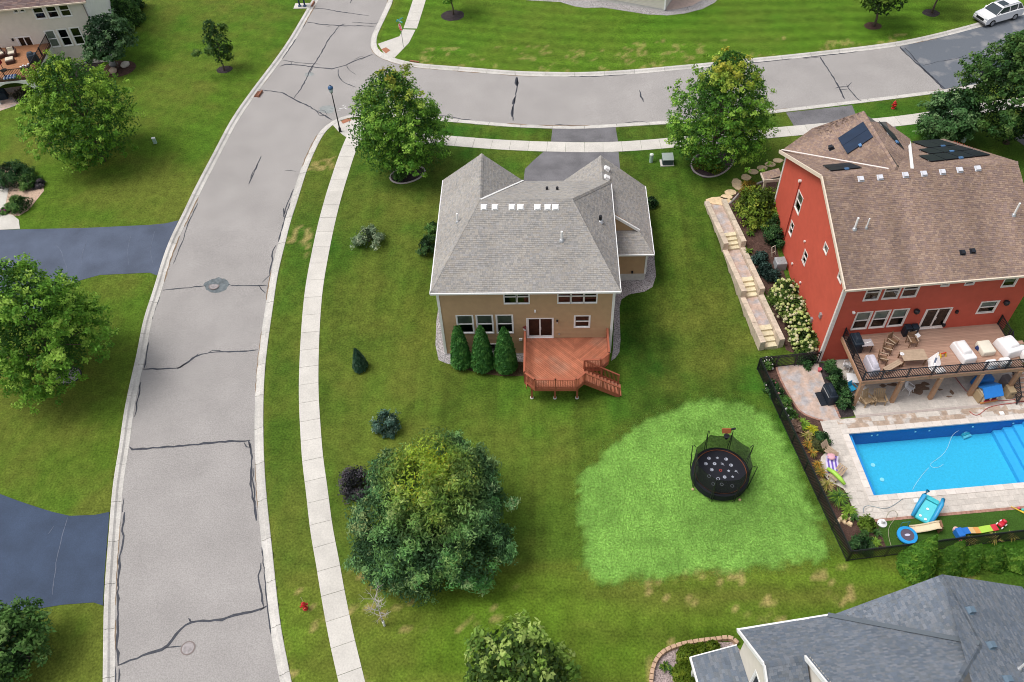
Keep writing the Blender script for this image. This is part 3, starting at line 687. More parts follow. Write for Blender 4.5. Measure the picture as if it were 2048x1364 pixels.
# ================================================================ tan corner house
M_['siding_tan'] = mat('tan_vinyl_siding', (.46, .305, .175), .7, n1=(2.2, .06), n2=(.5, .05), spec=.25)
HT = thing('tan_house', 'tan two storey house with grey hipped shingle roof on the corner lot', 'house', (0, 0, 0))
rear = Wall(HT, (0, 0, 0), (1, 0)); left = Wall(HT, (0, 11.7, 0), (0, -1)); right = Wall(HT, (12.42, 0, 0), (0, 1)); front = Wall(HT, (12.42, 11.2, 0), (-1, 0))
WIN = [(1.15, 2.5, 2.27, 4.38), (2.60, 2.5, 3.72, 4.38), (4.06, 2.5, 5.18, 4.38)]
UP = [(4.68, 5.62, 5.56, 6.98), (5.60, 5.62, 6.46, 6.98), (8.50, 5.62, 9.40, 6.98), (9.44, 5.62, 10.33, 6.98), (10.37, 5.62, 11.26, 6.98)]
holes = WIN + UP + [(2.42, .24, 3.94, 1.19), (9.76, 3.04, 10.80, 4.22), (6.28, 1.9, 8.12, 3.98)]
rear.siding(12.42, .12, 7.1, holes, M_['siding_tan'])
left.siding(11.7, .12, 7.1, [], M_['siding_tan']); right.siding(11.2, .12, 7.1, [], M_['siding_tan']); front.siding(12.42, 1.0, 7.1, [], M_['siding_tan'])
for i, w in enumerate(WIN): rear.window(*w, style='dh', blind=.47)
for w in UP: rear.window(*w, style='dh', cw=.045)
for a, b in ((4.68, 6.46), (8.50, 11.26)): rear.board('window_head', a - .09, b + .09, 7.03, 7.1, 'white', .05)
rear.window(2.46, .26, 3.90, 1.16, style='slider'); rear.window(9.76, 3.04, 10.80, 4.22, style='dh')
dr = rear.window(6.28, 1.92, 8.12, 3.98, style='door', name='patio_door')
b = MB(); b.box(.45, 11.95, .45, 10.8, .1, 7.0); b.build('dark_core', M_['room'], HT, True)  # solid block whose black colour stands in for unlit rooms
for u in (0, 12.42): rear.board('corner_board', u - .13 if u == 0 else u - .06, u + .06 if u == 0 else u + .13, .05, 7.1, 'white', .06, -.13)
b = MB(); b.box(-.02, 12.44, -.015, 11.1, -.6, .12); b.build('foundation', M_['foundation'], HT, True)
# garage wing
gr = Wall(HT, (12.42, 6.9, 0), (1, 0)); gs = Wall(HT, (15.58, 6.9, 0), (0, 1)); gg = Wall(HT, (12.42, 8.32, 0), (1, 0))
gr.siding(3.16, 1.62, 4.2, [], M_['siding_tan']); gs.siding(7.4, 1.62, 4.2, [], M_['siding_tan']); gg.siding(2.6, 4.9, [(0, 7.0), (.4, 6.75), (2.6, 4.95)], [], M_['siding_tan'])
b = MB(); b.box(12.44, 15.60, 6.885, 14.2, .2, 1.62); b.build('garage_foundation', M_['foundation'], HT, True)
b = MB(); b.box(12.5, 15.5, 7.0, 14.2, 1.6, 4.1); b.box(8.6, 15.5, 11.3, 14.2, 1.2, 4.1); b.build('garage_dark_core', M_['room'], HT, True)
gr.board('corner_board', 3.07, 3.22, 1.62, 4.2, 'white', .06, -.09)
PALT = [(.355, .335, .31), (.335, .315, .295), (.375, .35, .32), (.30, .29, .28), (.345, .33, .32), (.365, .335, .30)]
RT = Roof(HT, PALT)
zE = 7.2; zR = 10.3
RL, RRt = (2.98, 5.78, zR), (9.6, 5.78, zR); e1, e2 = (-.42, -.40, zE), (12.82, -.40, zE); fl = (-.42, 12.05, zE); ap = (2.85, 11.35, 10.22); vl = (5.95, 11.62, 7.34); fr_ = (12.78, 11.5, 7.28)
RT.face('rear', [e1, e2, RRt, RL]).face('left', [e1, RL, ap, fl]).face('wing', [RL, vl, ap]).face('mid', [RL, RRt, fr_, vl]).face('right', [e2, fr_, RRt])
gA, gB = (12.2, 14.85, 7.2), (12.2, 11.0, 7.2)
RT.face('gar_r', [gA, (12.2, 8.30, 7.2), (14.92, 8.30, 5.05), (16.0, 8.30, 4.2), (16.0, 14.6, 4.2)]).face('gar_r2', [(14.92, 8.30, 5.05), (16.0, 6.42, 4.2), (16.0, 8.30, 4.2)])
RT.face('gar_l', [gA, gB, (8.4, 11.0, 4.2), (8.4, 14.6, 4.2)]).face('skirt', [(12.5, 8.30, 4.95), (14.92, 8.30, 4.95), (16.0, 6.42, 4.2), (12.5, 6.42, 4.2)])
RT.cap(RL, RRt).cap(e1, RL, .26).cap(e2, RRt, .26).cap(RL, ap).cap(gA, gB).cap(RRt, fr_, .34, .8).cap((16, 6.42, 4.2), (14.92, 8.3, 5.0), .24)
rt = RT.done()
tr = MB()
tr.box(-.46, 12.86, -.50, -.405, zE - .15, zE - .01); tr.box(-.50, -.43, -.46, 12.05, zE - .15, zE - .01); tr.box(12.83, 12.90, -.46, 11.5, zE - .15, zE - .01)
tr.box(12.5, 16.06, 6.32, 6.41, 4.06, 4.19); tr.box(16.01, 16.08, 6.40, 14.6, 4.06, 4.19)
tr.build('gutter', M_['white'], rt, True)
tr = MB(); tr.bar((12.62, 8.23, 6.74), (14.98, 8.23, 4.98), .14, .2); tr.build('rake_board', M_['white'], rt, True)
tr = MB(); tr.bar((RL[0] + .05, RL[1] + .1, RL[2] + .03), (vl[0], vl[1], vl[2] + .05), .16, .03); tr.build('valley_flashing', M_['white'], rt, True)
tr = MB(); tr.box(.0, 12.4, -.405, .01, 7.08, 7.1); tr.build('soffit', M_['white'], rt, True)
for x in (968, 990, 1024, 1041, 1075, 1095.5, 1111): box_vent(RT, 'rear', x, 414.5, .37, .16)
pipe_vent(RT, 'left', 915.5, 444, .8, .07, 'white'); pipe_vent(RT, 'rear', 1123.5, 480, .8, .085, 'white')
pipe_vent(RT, 'right', 1200.5, 442, .5, .11, 'black'); pipe_vent(RT, 'mid', 1094, 379.5, .25, .1, 'black', False); pipe_vent(RT, 'mid', 1114.5, 379.5, .25, .1, 'black', False)
for v in (338, 356): box_vent(RT, 'gar_r', 1212.5, v, .42, .22)
# small wall fittings
rear.board('vent_hood', 5.62, 5.86, 1.62, 1.84, 'white', .12); rear.board('motion_sensor', 6.80, 6.93, 4.76, 4.95, 'white', .12)
rear.board('wall_lantern', 8.40, 8.52, 3.72, 3.86, 'black', .16); rear.board('lantern_glass', 8.42, 8.50, 3.58, 3.72, 'white', .13); rear.board('power_outlet', 8.56, 8.68, 2.18, 2.32, 'steel', .06)
gr.board('wall_lantern', 2.05, 2.2, 1.75, 1.95, 'black', .14)
# ================================================================ deck behind the tan house
M_['cedar'] = mat('stained_cedar', (.41, .145, .082), .7, objrand=.16, n1=(3, .14), n2=(.7, .16), spec=.2, col2=(.36, .19, .13), mixn=(.55, .5, .75))
M_['cedar_rail'] = mat('cedar_rail', (.37, .115, .065), .7, n1=(4, .12), spec=.2)
def cvx_board(pieces, org, d, w, a0, z0, z1, M=None):
    """one board: strip of width w at offset a0 across direction d, clipped to convex pieces"""
    nx_, ny_ = -d[1], d[0]; mb = MB(M); strip = [(org[0] + nx_ * a + d[0] * t, org[1] + ny_ * a + d[1] * t) for a, t in ((a0, -40), (a0, 40), (a0 + w, 40), (a0 + w, -40))]
    ar = sum(strip[i][0] * strip[(i + 1) % 4][1] - strip[(i + 1) % 4][0] * strip[i][1] for i in range(4))
    if ar < 0: strip = strip[::-1]
    for P in pieces:
        q = clip_poly(strip, P)
        if len(q) >= 3 and abs(sum(q[i][0] * q[(i + 1) % len(q)][1] - q[(i + 1) % len(q)][0] * q[i][1] for i in range(len(q)))) > .004: mb.prism(q, z0, z1)
    return mb
def boards(parent, pieces, org, d, w, gap, n0, n1, z0, z1, m, local=True, name='deck_board'):
    for i in range(n0, n1):
        mb = cvx_board(pieces, org, d, w - gap, i * w, z0, z1 + RND.uniform(-.002, .002))
        if mb.f: mb.build(name, m, parent, local)
def baluster_mesh(name, w, h, m):
    b = MB(); b.box(-w / 2, w / 2, -w / 2, w / 2, 0, h); return b.mesh(name, m)
def rail_run(par, p, q, H, m_rail, bal_me, post_w, sp=.115, cap=None, z_off=.09, posts=(True, True), local=True, pickets=True, bal_name='baluster', post_name='rail_post', rails=None, post_h=None):
    """railing between two 3D points (floor level); returns nothing, adds rails into par (an MB holder) and balusters as objects"""
    P, Q = Vector(p), Vector(q); L = (Q - P).length; d = (Q - P) / L; ang = math.atan2(d.y, d.x)
    for z in (rails or (z_off, H - .06)): par['mb'].bar(P + Vector((0, 0, z)), Q + Vector((0, 0, z)), .045, .055)
    for e_ in (P + d * .02, Q - d * .02): par['mb'].bar(e_ + Vector((0, 0, z_off)), e_ + Vector((0, 0, H)), .03, .03)
    if cap: par['mb'].bar(P + Vector((0, 0, H)) - d * .05, Q + Vector((0, 0, H)) + d * .05, cap, .035)
    n = int(L / sp)
    if pickets:
        for k in range(1, n):
            t = k * L / n; o = link(bal_name, bal_me, par['obj'], local); c = P + d * t; o.location = (c.x, c.y, c.z + z_off); o.rotation_euler = (0, 0, ang)
    for f, e in ((posts[0], P), (posts[1], Q)):
        if f:
            b = MB(); b.obox((e.x, e.y, e.z - .02), (post_w, post_w, (post_h or H) + .02), ang); b.build(post_name, m_rail, par['obj'], local)
def railing(parent, runs, H, m_rail, bal_me, post_w, local=True, name='railing', **k):
    holder = bpy.data.objects.new(name, None)   # replaced by a mesh below
    me = bpy.data.meshes.new(name); o = bpy.data.objects.new(name, me); bpy.data.objects.remove(holder); COL.objects.link(o); adopt(o, parent, local)
    par = {'mb': MB(), 'obj': o}
    for i, (p, q) in enumerate(runs): rail_run(par, p, q, H, m_rail, bal_me, post_w, local=local, posts=(i == 0 or runs[i - 1][1] != p, True), **k)
    me.from_pydata(par['mb'].v, [], par['mb'].f); me.update(); me.materials.append(m_rail)
    return o
ZD = 1.86
TD = thing('cedar_deck', 'red stained cedar deck with railing behind the tan house', 'deck', (9.1, -2.4, 0))
_l = lambda pts: [(x - 9.1, y + 2.4) for x, y in pts]
LZ = [_l([(6.08, -.03), (6.08, -4.1), (6.82, -4.76), (9.7, -4.78), (9.7, -.03)]), _l([(9.7, -1.75), (9.7, -4.78), (9.73, -4.78), (10.36, -4.15), (10.36, -2.41)])]
RZ = [_l([(9.7, -.03), (9.7, -1.75), (10.36, -2.41), (10.36, -.03)]), _l([(10.36, -.03), (10.36, -2.98), (11.52, -2.97), (12.16, -2.35), (12.16, -.03)])]
q2 = math.sqrt(.5)
boards(TD, LZ, _l([(6.08, -4.8)])[0], (q2, -q2), .142, .020, -3, 62, ZD - .035, ZD, M_['cedar'])
boards(TD, RZ, _l([(9.7, -.03)])[0], (q2, q2), .142, .020, -32, 14, ZD - .035, ZD, M_['cedar'])
out = _l([(6.08, -.05), (6.08, -4.1), (6.82, -4.76), (9.72, -4.78), (10.36, -4.15), (10.36, -2.98), (11.52, -2.97), (12.16, -2.35), (12.16, -.05)])
for i in range(len(out) - 1):
    MB().bar((*out[i], ZD - .18), (*out[i + 1], ZD - .18), .05, .27).build('rim_board', M_['cedar_rail'], TD, True)
b = MB()
for k in range(10): b.box(-2.9 + k * .4, -2.85 + k * .4, -2.2, 2.3, ZD - .30, ZD - .05)
b.build('joists', M_['cedar_rail'], TD, True)
for x, y in ((6.57, -4.22), (8.25, -4.25), (9.86, -4.25), (11.75, -2.45), (6.3, -1.2), (12.0, -.6)):
    p = MB(); p.box(x - 9.1 - .07, x - 9.1 + .07, y + 2.4 - .07, y + 2.4 + .07, .08, ZD - .15); p.build('support_post', M_['cedar_rail'], TD, True)
    f = MB(); f.lathe([(.14, -.1), (.14, .06), (.08, .10)], 12, (x - 9.1, y + 2.4, 0)); f.build('footing', M_['concrete'], TD, True)
bal_c = baluster_mesh('baluster', .034, .80, M_['cedar_rail'])
zz = lambda p: (p[0], p[1], ZD)
railing(TD, [(zz(out[i]), zz(out[i + 1])) for i in range(2)] + [(zz(out[2]), ((out[2][0] + out[3][0]) / 2, out[2][1], ZD)), (((out[2][0] + out[3][0]) / 2, out[2][1], ZD), zz(out[3])), (zz(out[3]), zz(out[4]))], .99, M_['cedar_rail'], bal_c, .09, cap=.15)
railing(TD, [(zz(out[i]), zz(out[i + 1])) for i in (5, 6, 7)], .99, M_['cedar_rail'], bal_c, .09, cap=.15)
# stair of the deck
for k in range(10):
    x = 1.28 + k * .27; z = ZD - .18 * (k + 1)
    s = MB(); s.box(x, x + .29, -1.74, -.66, z - .035, z); s.build('stair_tread', M_['cedar'], TD, True)
for y in (-1.77, -.63): MB().bar((1.26, y, ZD - .2), (3.86, y, .02), .05, .28).build('stringer', M_['cedar_rail'], TD, True)
for y in (-1.78, -.62): railing(TD, [((1.28, y, ZD), (2.55, y, ZD - .87)), ((2.55, y, ZD - .87), (3.83, y, ZD - 1.72))], .97, M_['cedar_rail'], bal_c, .09, cap=.12, name='stair_railing')
t = thing('flower_pot', 'small red flowering pot on the railing post by the patio door', 'pot', (6.08, -.15, ZD + 1.0))
MB().lathe([(.08, 0), (.12, .2), (.13, .22), (.1, .22)], 12, (0, 0, 0)).build('pot', M_['white'], t, True)
b = MB()
for k in range(24): a = RND.uniform(0, 6.28); r = RND.uniform(0, .14); b.obox((r * math.cos(a), r * math.sin(a), .2 + RND.uniform(0, .14)), (.07, .07, .05), a)
b.build('flowers', flat('dark_red_flowers', (.18, .03, .03), .7), t, True)

# ================================================================ red house
M_['siding_red'] = mat('red_lap_siding', (.50, .092, .058), .65, n1=(2.0, .06), n2=(.4, .06), spec=.25)
HR = thing('red_house', 'tall red sided house with brown shingle roof and solar panels', 'house', (RO[0], RO[1], 0), RTH)
HRM = wmat(HR)
def R3(x, y, z): v = HRM @ Vector((x, y, z)); return (v.x, v.y, v.z)
DX, DY = 13.2, 14.25
rr = Wall(HR, (0, 0, 0), (1, 0)); rlw = Wall(HR, (0, DY, 0), (0, -1)); rrt = Wall(HR, (DX, 0, 0), (0, 1)); rf = Wall(HR, (DX, DY, 0), (-1, 0))
zE, zR, yR = 8.22, 11.72, 7.15
w1 = [(1.52, 3.5, 2.52, 5.2), (2.82, 3.5, 3.82, 5.2), (4.12, 3.5, 5.14, 5.2)]; wu = [(1.55, 6.5, 2.5, 7.95), (2.85, 6.5, 3.85, 7.95), (4.15, 6.5, 5.15, 7.95)]
oth = [(6.70, 7.32, 7.2, 7.8), (8.38, 7.25, 8.95, 7.8), (11.12, 6.75, 11.98, 7.95), (10.38, 4.15, 11.55, 5.25), (6.55, 2.92, 8.30, 4.92)]
lower = [(3.6, .1, 5.4, 2.2), (8.0, .9, 9.2, 2.1)]
rr.siding(DX, .1, 8.1, w1 + wu + oth + lower, M_['siding_red'])
lh = [(DY - 10.55, 6.15, DY - 9.58, 7.7), (DY - 10.35, 3.72, DY - 9.78, 4.86), (DY - 6.97, 3.85, DY - 6.33, 4.92), (DY - 4.45, 7.38, DY - 3.82, 7.95), (DY - 1.44, 7.5, DY - .82, 8.02)]
rlw.siding(DY, .1, [(0, 8.3), (DY - yR, zR - .1), (DY, 8.3)], lh, M_['siding_red'])
rrt.siding(DY, .1, [(0, 8.3), (yR, zR - .1), (DY, 8.3)], [], M_['siding_red']); rf.siding(DX, 1.6, 8.1, [], M_['siding_red'])
for w in w1: rr.window(*w, blind=.5, bm='blind2', trim='pinkwhite')
for w in wu: rr.window(*w, blind=.35, bm='blind2', trim='pinkwhite', cw=.07)
rr.window(*oth[0], style='fixed', blind=1, bm='blind2', trim='pinkwhite', cw=.06); rr.window(*oth[1], style='fixed', blind=.5, bm='blind', trim='pinkwhite', cw=.06)
rr.window(*oth[2], style='fixed', blind=.75, bm='blind', trim='pinkwhite', cw=.07); rr.window(*oth[3], style='dh', blind=.5, bm='blind2', trim='pinkwhite')
rr.window(*oth[4], style='door', trim='pinkwhite', name='patio_door'); rr.window(*lower[0], style='door', trim='pinkwhite', name='walkout_door'); rr.window(*lower[1], style='dh', trim='pinkwhite')
rlw.window(*lh[0], blind=.5, trim='pinkwhite'); rlw.window(*lh[1], trim='pinkwhite', cw=.06); rlw.window(*lh[2], trim='pinkwhite', cw=.06); rlw.window(*lh[3], style='fixed', blind=1, bm='blind2', trim='pinkwhite', cw=.06); rlw.window(*lh[4], style='fixed', blind=1, bm='blind2', trim='pinkwhite', cw=.06)
b = MB(); b.box(.5, DX - .5, .5, DY - .5, .1, 8.2); b.build('dark_core', M_['room'], HR, True)
b = MB(); b.box(-.02, DX + .02, -.02, DY + .02, -.5, .1); b.build('foundation', M_['foundation'], HR, True)
rr.board('corner_board', -.16, .1, .0, 8.05, 'pinkwhite', .06, -.12); rlw.board('corner_board', -.08, .12, 1.6, 8.05, 'pinkwhite', .06, -.12)
def disc(wall, u, z, r, d, m, name): mb = MB(); mb.tube([wall.pt(u, z, 0), wall.pt(u, z, d)], r, 12); return mb.build(name, M_[m], wall.h, True)
for u, z in ((DY - 7.34, 5.44), (DY - 8.23, 2.26), (DY - 6.1, 2.28)): disc(rlw, u, z, .09, .12, 'pinkwhite', 'dryer_vent')
for u, z in ((DY - 1.78, 3.18), (DY - 2.77, 1.61)): rlw.board('vent_hood', u - .13, u + .13, z - .2, z + .22, 'steel', .16)
b = MB(); b.tube([rlw.pt(DY - 10.69, 8.48, .08), rlw.pt(DY - 10.69, 2.6, .08)], .035, 8); b.build('service_conduit', flat('red_conduit', (.30, .03, .02), .6), HR, True)
disc(rlw, DY - 10.69, 8.52, .12, .2, 'pinkwhite', 'weather_head')
rr.board('security_camera', 1.06, 1.22, 5.34, 5.46, 'white', .2)
for u, z in ((5.69, 5.02), (12.05, 5.16)):
    mb = MB(); mb.lathe([(.12, 0), (.2, .12), (.2, .3), (.12, .36)], 10, rr.pt(u, z - .15, .2)); mb.build('wall_speaker', M_['black'], HR, True)
for u, z in ((8.78, 4.55), (8.32, 3.2)): rr.board('wall_lantern', u - .08, u + .08, z - .12, z + .12, 'black', .18)
b = MB(); b.obox(rr.pt(-.05, 8.1, .2), (.3, .5, .12)); b.build('soffit_return', M_['pinkwhite'], HR, True)

PALR = [(.31, .215, .165), (.345, .245, .19), (.28, .195, .165), (.325, .225, .175), (.30, .215, .185), (.37, .265, .205), (.265, .19, .165)]
RR_ = Roof(HR, PALR, streak=.34)
E1, E2 = (-.30, -.45, zE), (DX + .35, -.45, zE); K1, K2 = (-.30, yR, zR), (DX + .35, yR, zR); F1, F2 = (-.38, 14.78, 8.2), (12.72, 14.75, 8.2)
RR_.face('rear', [E1, E2, K2, K1])
RR_.face('frontL', [K1, (4.4, yR, zR), F1])
Wz = lambda x: 8.2 + (x + .38) * (11.1 - 8.2) / 5.98; Ez = lambda x: 11.1 - .6 * (x - 5.6)
wp = [F1, (2.2, 15.75, Wz(2.2)), (2.7, 14.3, Wz(2.7)), (5.6, 15.2, 11.1), (5.6, 8.4, 11.1), (4.4, 7.3, Wz(4.4))]
RR_.face('west', wp, convex=[[0, 1, 2], [0, 2, 4, 5], [2, 3, 4]])
ep = [(5.6, 15.2, 11.1), (6.6, 14.6, Ez(6.6)), (7.86, 15.5, Ez(7.86)), (9.6, 14.3, Ez(9.6)), (6.4, 7.9, Ez(5.9)), (5.6, 8.4, 11.1)]
RR_.face('east', ep, convex=[[0, 1, 5], [1, 2, 3], [1, 3, 4, 5]])
RR_.face('frontR', [(9.6, 14.3, 8.45), F2, K2, (5.0, yR, zR)])
RR_.cap(K1, K2).cap((5.6, 15.2, 11.1), (5.6, 8.4, 11.12)).cap((5.6, 8.4, 11.12), (4.8, 7.2, 11.72), .4)
rd = RR_.done()
tr = MB(); tr.box(-.34, DX + .38, -.56, -.455, zE - .16, zE - .0); tr.build('gutter', M_['cream'], rd, True)
tr = MB(); tr.bar((-.36, -.45, zE - .02), (-.36, yR, zR - .02), .10, .24, (0, 0, 1)); tr.bar((-.36, yR, zR - .02), (-.42, 14.8, 8.2), .10, .26); tr.build('rake_board', M_['cream'], rd, True)
tr = MB(); tr.bar((F1[0] + .1, F1[1], 8.38), (4.4, 7.3, 11.86), .13, .03); tr.build('valley_flashing', M_['pinkwhite'], rd, True)
tr = MB(); tr.bar((9.55, 14.2, 8.72), (6.15, 7.35, 11.66), .22, .05); tr.build('valley_flashing', M_['white'], rd, True)
M_['ventgrey'] = flat('pale_grey_vent', (.62, .63, .68), .5)
for u, v in ((1721.5, 358), (1759.8, 355), (1810.5, 350), (1847.5, 347.5), (1884.5, 344), (1919, 340), (1955, 337)): box_vent(RR_, 'rear', u, v, .34, .2, 'ventgrey')
pipe_vent(RR_, 'rear', 1709, 458, 1.0, .075); pipe_vent(RR_, 'rear', 1732.5, 456, .85, .05); pipe_vent(RR_, 'rear', 2027.5, 430, 1.05, .07)
for u, v in ((1924.5, 505), (1944.5, 502)): box_vent(RR_, 'rear', u, v, .3, .22, 'blackplastic')
box_vent(RR_, 'west', 1663, 297, .34, .3, 'blackplastic')
# solar panels lie on the roof as separate arrays
M_['solar'] = mat('solar_cells', (.008, .011, .018), .42, spec=.35, n1=(1.5, .2))
M_['solar2'] = mat('blue_solar_cells', (.010, .024, .055), .42, spec=.35, n1=(1.5, .2))
def solar(key, quad, nu, nv, label, m='solar'):
    P = [on_roof(RR_, key, u, v)[0] for u, v in quad]; p0, n, e, s = RR_.planes[key]
    c = sum(P) / 4; t = thing('solar_array', label, 'solar panel', c)
    a, b_, c_, d_ = [p + n * .12 for p in P]
    L = lambda u, v: (a * (1 - u) + b_ * u) * (1 - v) + (d_ * (1 - u) + c_ * u) * v
    fr = MB()
    for i in range(nu):
        for j in range(nv):
            g = .006; q = [L(i / nu + g, j / nv + g), L((i + 1) / nu - g, j / nv + g), L((i + 1) / nu - g, (j + 1) / nv - g), L(i / nu + g, (j + 1) / nv - g)]
            mb = MB(); mb.hexa([tuple(x - n * .035) for x in q] + [tuple(x) for x in q]); mb.build('panel', M_[m], t)
    for v in (.2, .8): fr.bar(tuple(L(0, v) - n * .07), tuple(L(1, v) - n * .07), .05, .06, tuple(n))
    for u in (.05, .5, .95):
        for v in (.2, .8): x = L(u, v); fr.tube([tuple(x - n * .14), tuple(x - n * .05)], .03, 6)
    fr.build('mounting_rail', M_['steel'], t)
    j = MB(); x = L(.5, 1.0) - n * .04; j.hexa([tuple(x + e * dx + s * dy + n * dz) for dz in (0, .1) for dx, dy in ((-.14, -.1), (.14, -.1), (.14, .1), (-.14, .1))]); j.build('junction_box', flat('blue_junction_box', (.10, .22, .42), .5), t)
solar('west', [(1676, 278), (1727, 245), (1747, 275.5), (1695, 310)], 1, 2, 'dark blue solar array on the western slope facing the lawn', 'solar2')
solar('east', [(1756, 244), (1786, 270), (1807, 301), (1777, 272)], 1, 2, 'narrow dark solar array on the slope right of the front ridge')
solar('frontL', [(1645, 333), (1698, 328), (1724, 337.5), (1662, 344)], 1, 2, 'small black solar array above the red side wall')
solar('frontR', [(1836, 314), (1948, 302), (1981, 312), (1861, 325.5)], 4, 1, 'lowest row of black solar panels nearest the front roof ridge')
solar('frontR', [(1836, 301), (1916, 293), (1946, 301.5), (1860, 310)], 3, 1, 'middle row of black solar panels on the front roof slope')
solar('frontR', [(1822, 285), (1878, 281), (1914, 292), (1857, 298)], 2, 1, 'topmost row of black solar panels beside the white flashing')
# side porch roof at the front corner
PR = thing('porch_roof', 'small shingled porch roof on cream posts at the red house front corner', 'porch', R3(.25, 16.5, 0), RTH)
pr = Roof(PR, PALR); pr.face('p', [(-.8, -.5, 4.4), (.6, -.5, 4.75), (.6, .5, 4.75), (-.8, .5, 4.4)]); pr.done()
b = MB(); b.box(-.86, -.80, -.55, .52, 4.22, 4.4); b.box(-.86, .6, -.6, -.54, 4.22, 4.5); b.build('fascia', M_['cream'], PR, True)
for x in (-.65,): b = MB(); b.box(x - .09, x + .09, -.45, -.27, 1.6, 4.3); b.build('post', M_['cream'], PR, True)
# ================================================================ red house yard
M_['comp'] = mat('brown_composite_deck', (.40, .25, .185), .7, objrand=.10, n1=(3, .08), n2=(.6, .08), spec=.2, stretch=(1, 6, 1))
M_['comp_beam'] = mat('tan_deck_beam', (.40, .235, .14), .7, n1=(3, .12))
M_['paver_lt'] = mat('pale_pavers', (.56, .51, .46), .85, objrand=.09, n1=(2.6, .10), n2=(9, .10), spec=.2)
M_['paver_pink'] = mat('flagstone_patio', (.50, .375, .31), .85, n1=(2.2, .22), n2=(7, .12), spec=.2, col2=(.42, .39, .39), mixn=(1.4, .45, .62))
M_['paver_brn'] = mat('brown_pavers', (.42, .32, .25), .85, objrand=.09, n1=(2.6, .2), n2=(8, .12), col2=(.55, .50, .46), mixn=(1.2, .5, .58))
M_['coping'] = mat('pool_coping', (.66, .60, .55), .7, objrand=.09, n1=(3, .07), n2=(9, .06), spec=.25)
M_['edge_brick'] = mat('edge_bricks', (.36, .20, .15), .85, objrand=.09, n1=(4, .3))
M_['turf'] = mat('artificial_turf', (.045, .10, .016), .95, n1=(12, .3), n2=(1.2, .12), bump=(30, .6), spec=.1)
M_['stone'] = mat('buff_wall_stone', (.56, .47, .37), .85, objrand=.09, n1=(4, .18), n2=(1.2, .12), bump=(8, .5), spec=.2)
M_['step_stone'] = mat('cream_step_stone', (.66, .58, .40), .85, objrand=.09, n1=(4, .15), n2=(12, .1), bump=(8, .4))
M_['stepper'] = mat('orange_flagstone', (.72, .54, .34), .85, objrand=.15, n1=(3, .15), n2=(9, .12))
RZ0 = 0.0
DZ2 = 2.80
RD = thing('raised_deck', 'raised brown composite deck with black railing behind the red house', 'deck', R3(6.7, -2.1, 0), RTH)
lx = lambda x, y: (x - 6.7, y + 2.1)
X0, X1, Y0 = 1.0, 12.45, -4.2
boards(RD, [[lx(X0, -.03), lx(X0, Y0), lx(X1, Y0), lx(X1, -.03)]], lx(X0, Y0), (1, 0), .143, .007, 0, 30, DZ2 - .03, DZ2, M_['comp'])
for a, c in (((X0, -.05), (X0, Y0)), ((X0 - .02, Y0), (X1, Y0)), ((X1, Y0), (X1, -.05))): MB().bar((*lx(*a), DZ2 - .17), (*lx(*c), DZ2 - .17), .06, .32).build('rim_beam', M_['comp_beam'], RD, True)
b = MB()
for k in range(24): b.box(-5.5 + k * .46, -5.45 + k * .46, -2.05, 2.05, DZ2 - .30, DZ2 - .04)
b.build('joists', M_['comp_beam'], RD, True)
for x in (1.15, 3.95, 6.72, 9.6, 12.3):
    b = MB(); b.box(lx(x, 0)[0] - .13, lx(x, 0)[0] + .13, -2.23 + .05, -1.97 + .05, 0, DZ2 - .3); b.build('support_post', M_['comp_beam'], RD, True)
bal_b = baluster_mesh('black_baluster', .034, .86, M_['black'])
z2 = lambda x, y: (*lx(x, y), DZ2)
xs = [1.06, 2.35, 4.15, 5.9, 7.65, 9.55, 11.1, 12.4]
railing(RD, [(z2(1.06, -.1), z2(1.06, -2.1)), (z2(1.06, -2.1), z2(1.06, -4.14))] + [(z2(xs[i], -4.14), z2(xs[i + 1], -4.14)) for i in range(7)], 1.0, M_['black'], bal_b, .075, sp=.115)
railing(RD, [(z2(12.4, -.1), z2(12.4, -1.5))], 1.0, M_['black'], bal_b, .075, sp=.115)
for k in range(14):
    y = -1.62 - k * .27; z = DZ2 - .2 * (k + 1); s = MB(); s.box(5.8, 6.9, y - .29 + 2.1, y + 2.1, z - .04, z)
    if z > .05: s.build('stair_tread', M_['comp'], RD, True)
railing(RD, [((5.78, .48, DZ2), (5.78, -3.2, .1))], .95, M_['black'], bal_b, .075, sp=.13, name='stair_railing')

# ---- pool
def rpoly(pts): return [rl(*p) for p in pts]
PX0, PX1, PY0, PY1 = POOL_L
def loc_sheet(name, pts, dz, m, parent=None, thick=.05, sp=1.2): return drape(name, rpoly(pts), dz, m, sp, parent, thick)
POOL = thing('swimming_pool', 'rectangular blue swimming pool behind the red house', 'pool', R3(6.7, -9, 0), RTH)
pl = lambda x, y, z: (x - 6.7, y + 9.0, z)
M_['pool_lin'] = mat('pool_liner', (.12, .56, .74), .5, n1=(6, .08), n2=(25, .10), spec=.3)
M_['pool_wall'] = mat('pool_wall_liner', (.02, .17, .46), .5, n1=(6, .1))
M_['pool_step'] = mat('pool_step_liner', (.13, .50, .78), .5, n1=(6, .06))
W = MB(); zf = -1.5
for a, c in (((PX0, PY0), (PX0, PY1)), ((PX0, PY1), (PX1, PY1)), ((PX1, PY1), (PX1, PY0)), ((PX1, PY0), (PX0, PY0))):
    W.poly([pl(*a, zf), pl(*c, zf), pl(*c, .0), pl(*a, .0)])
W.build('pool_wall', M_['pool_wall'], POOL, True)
MB().poly([pl(PX0, PY0, zf), pl(PX1, PY0, zf), pl(PX1, PY1, zf), pl(PX0, PY1, zf)]).build('pool_floor', M_['pool_lin'], POOL, True)
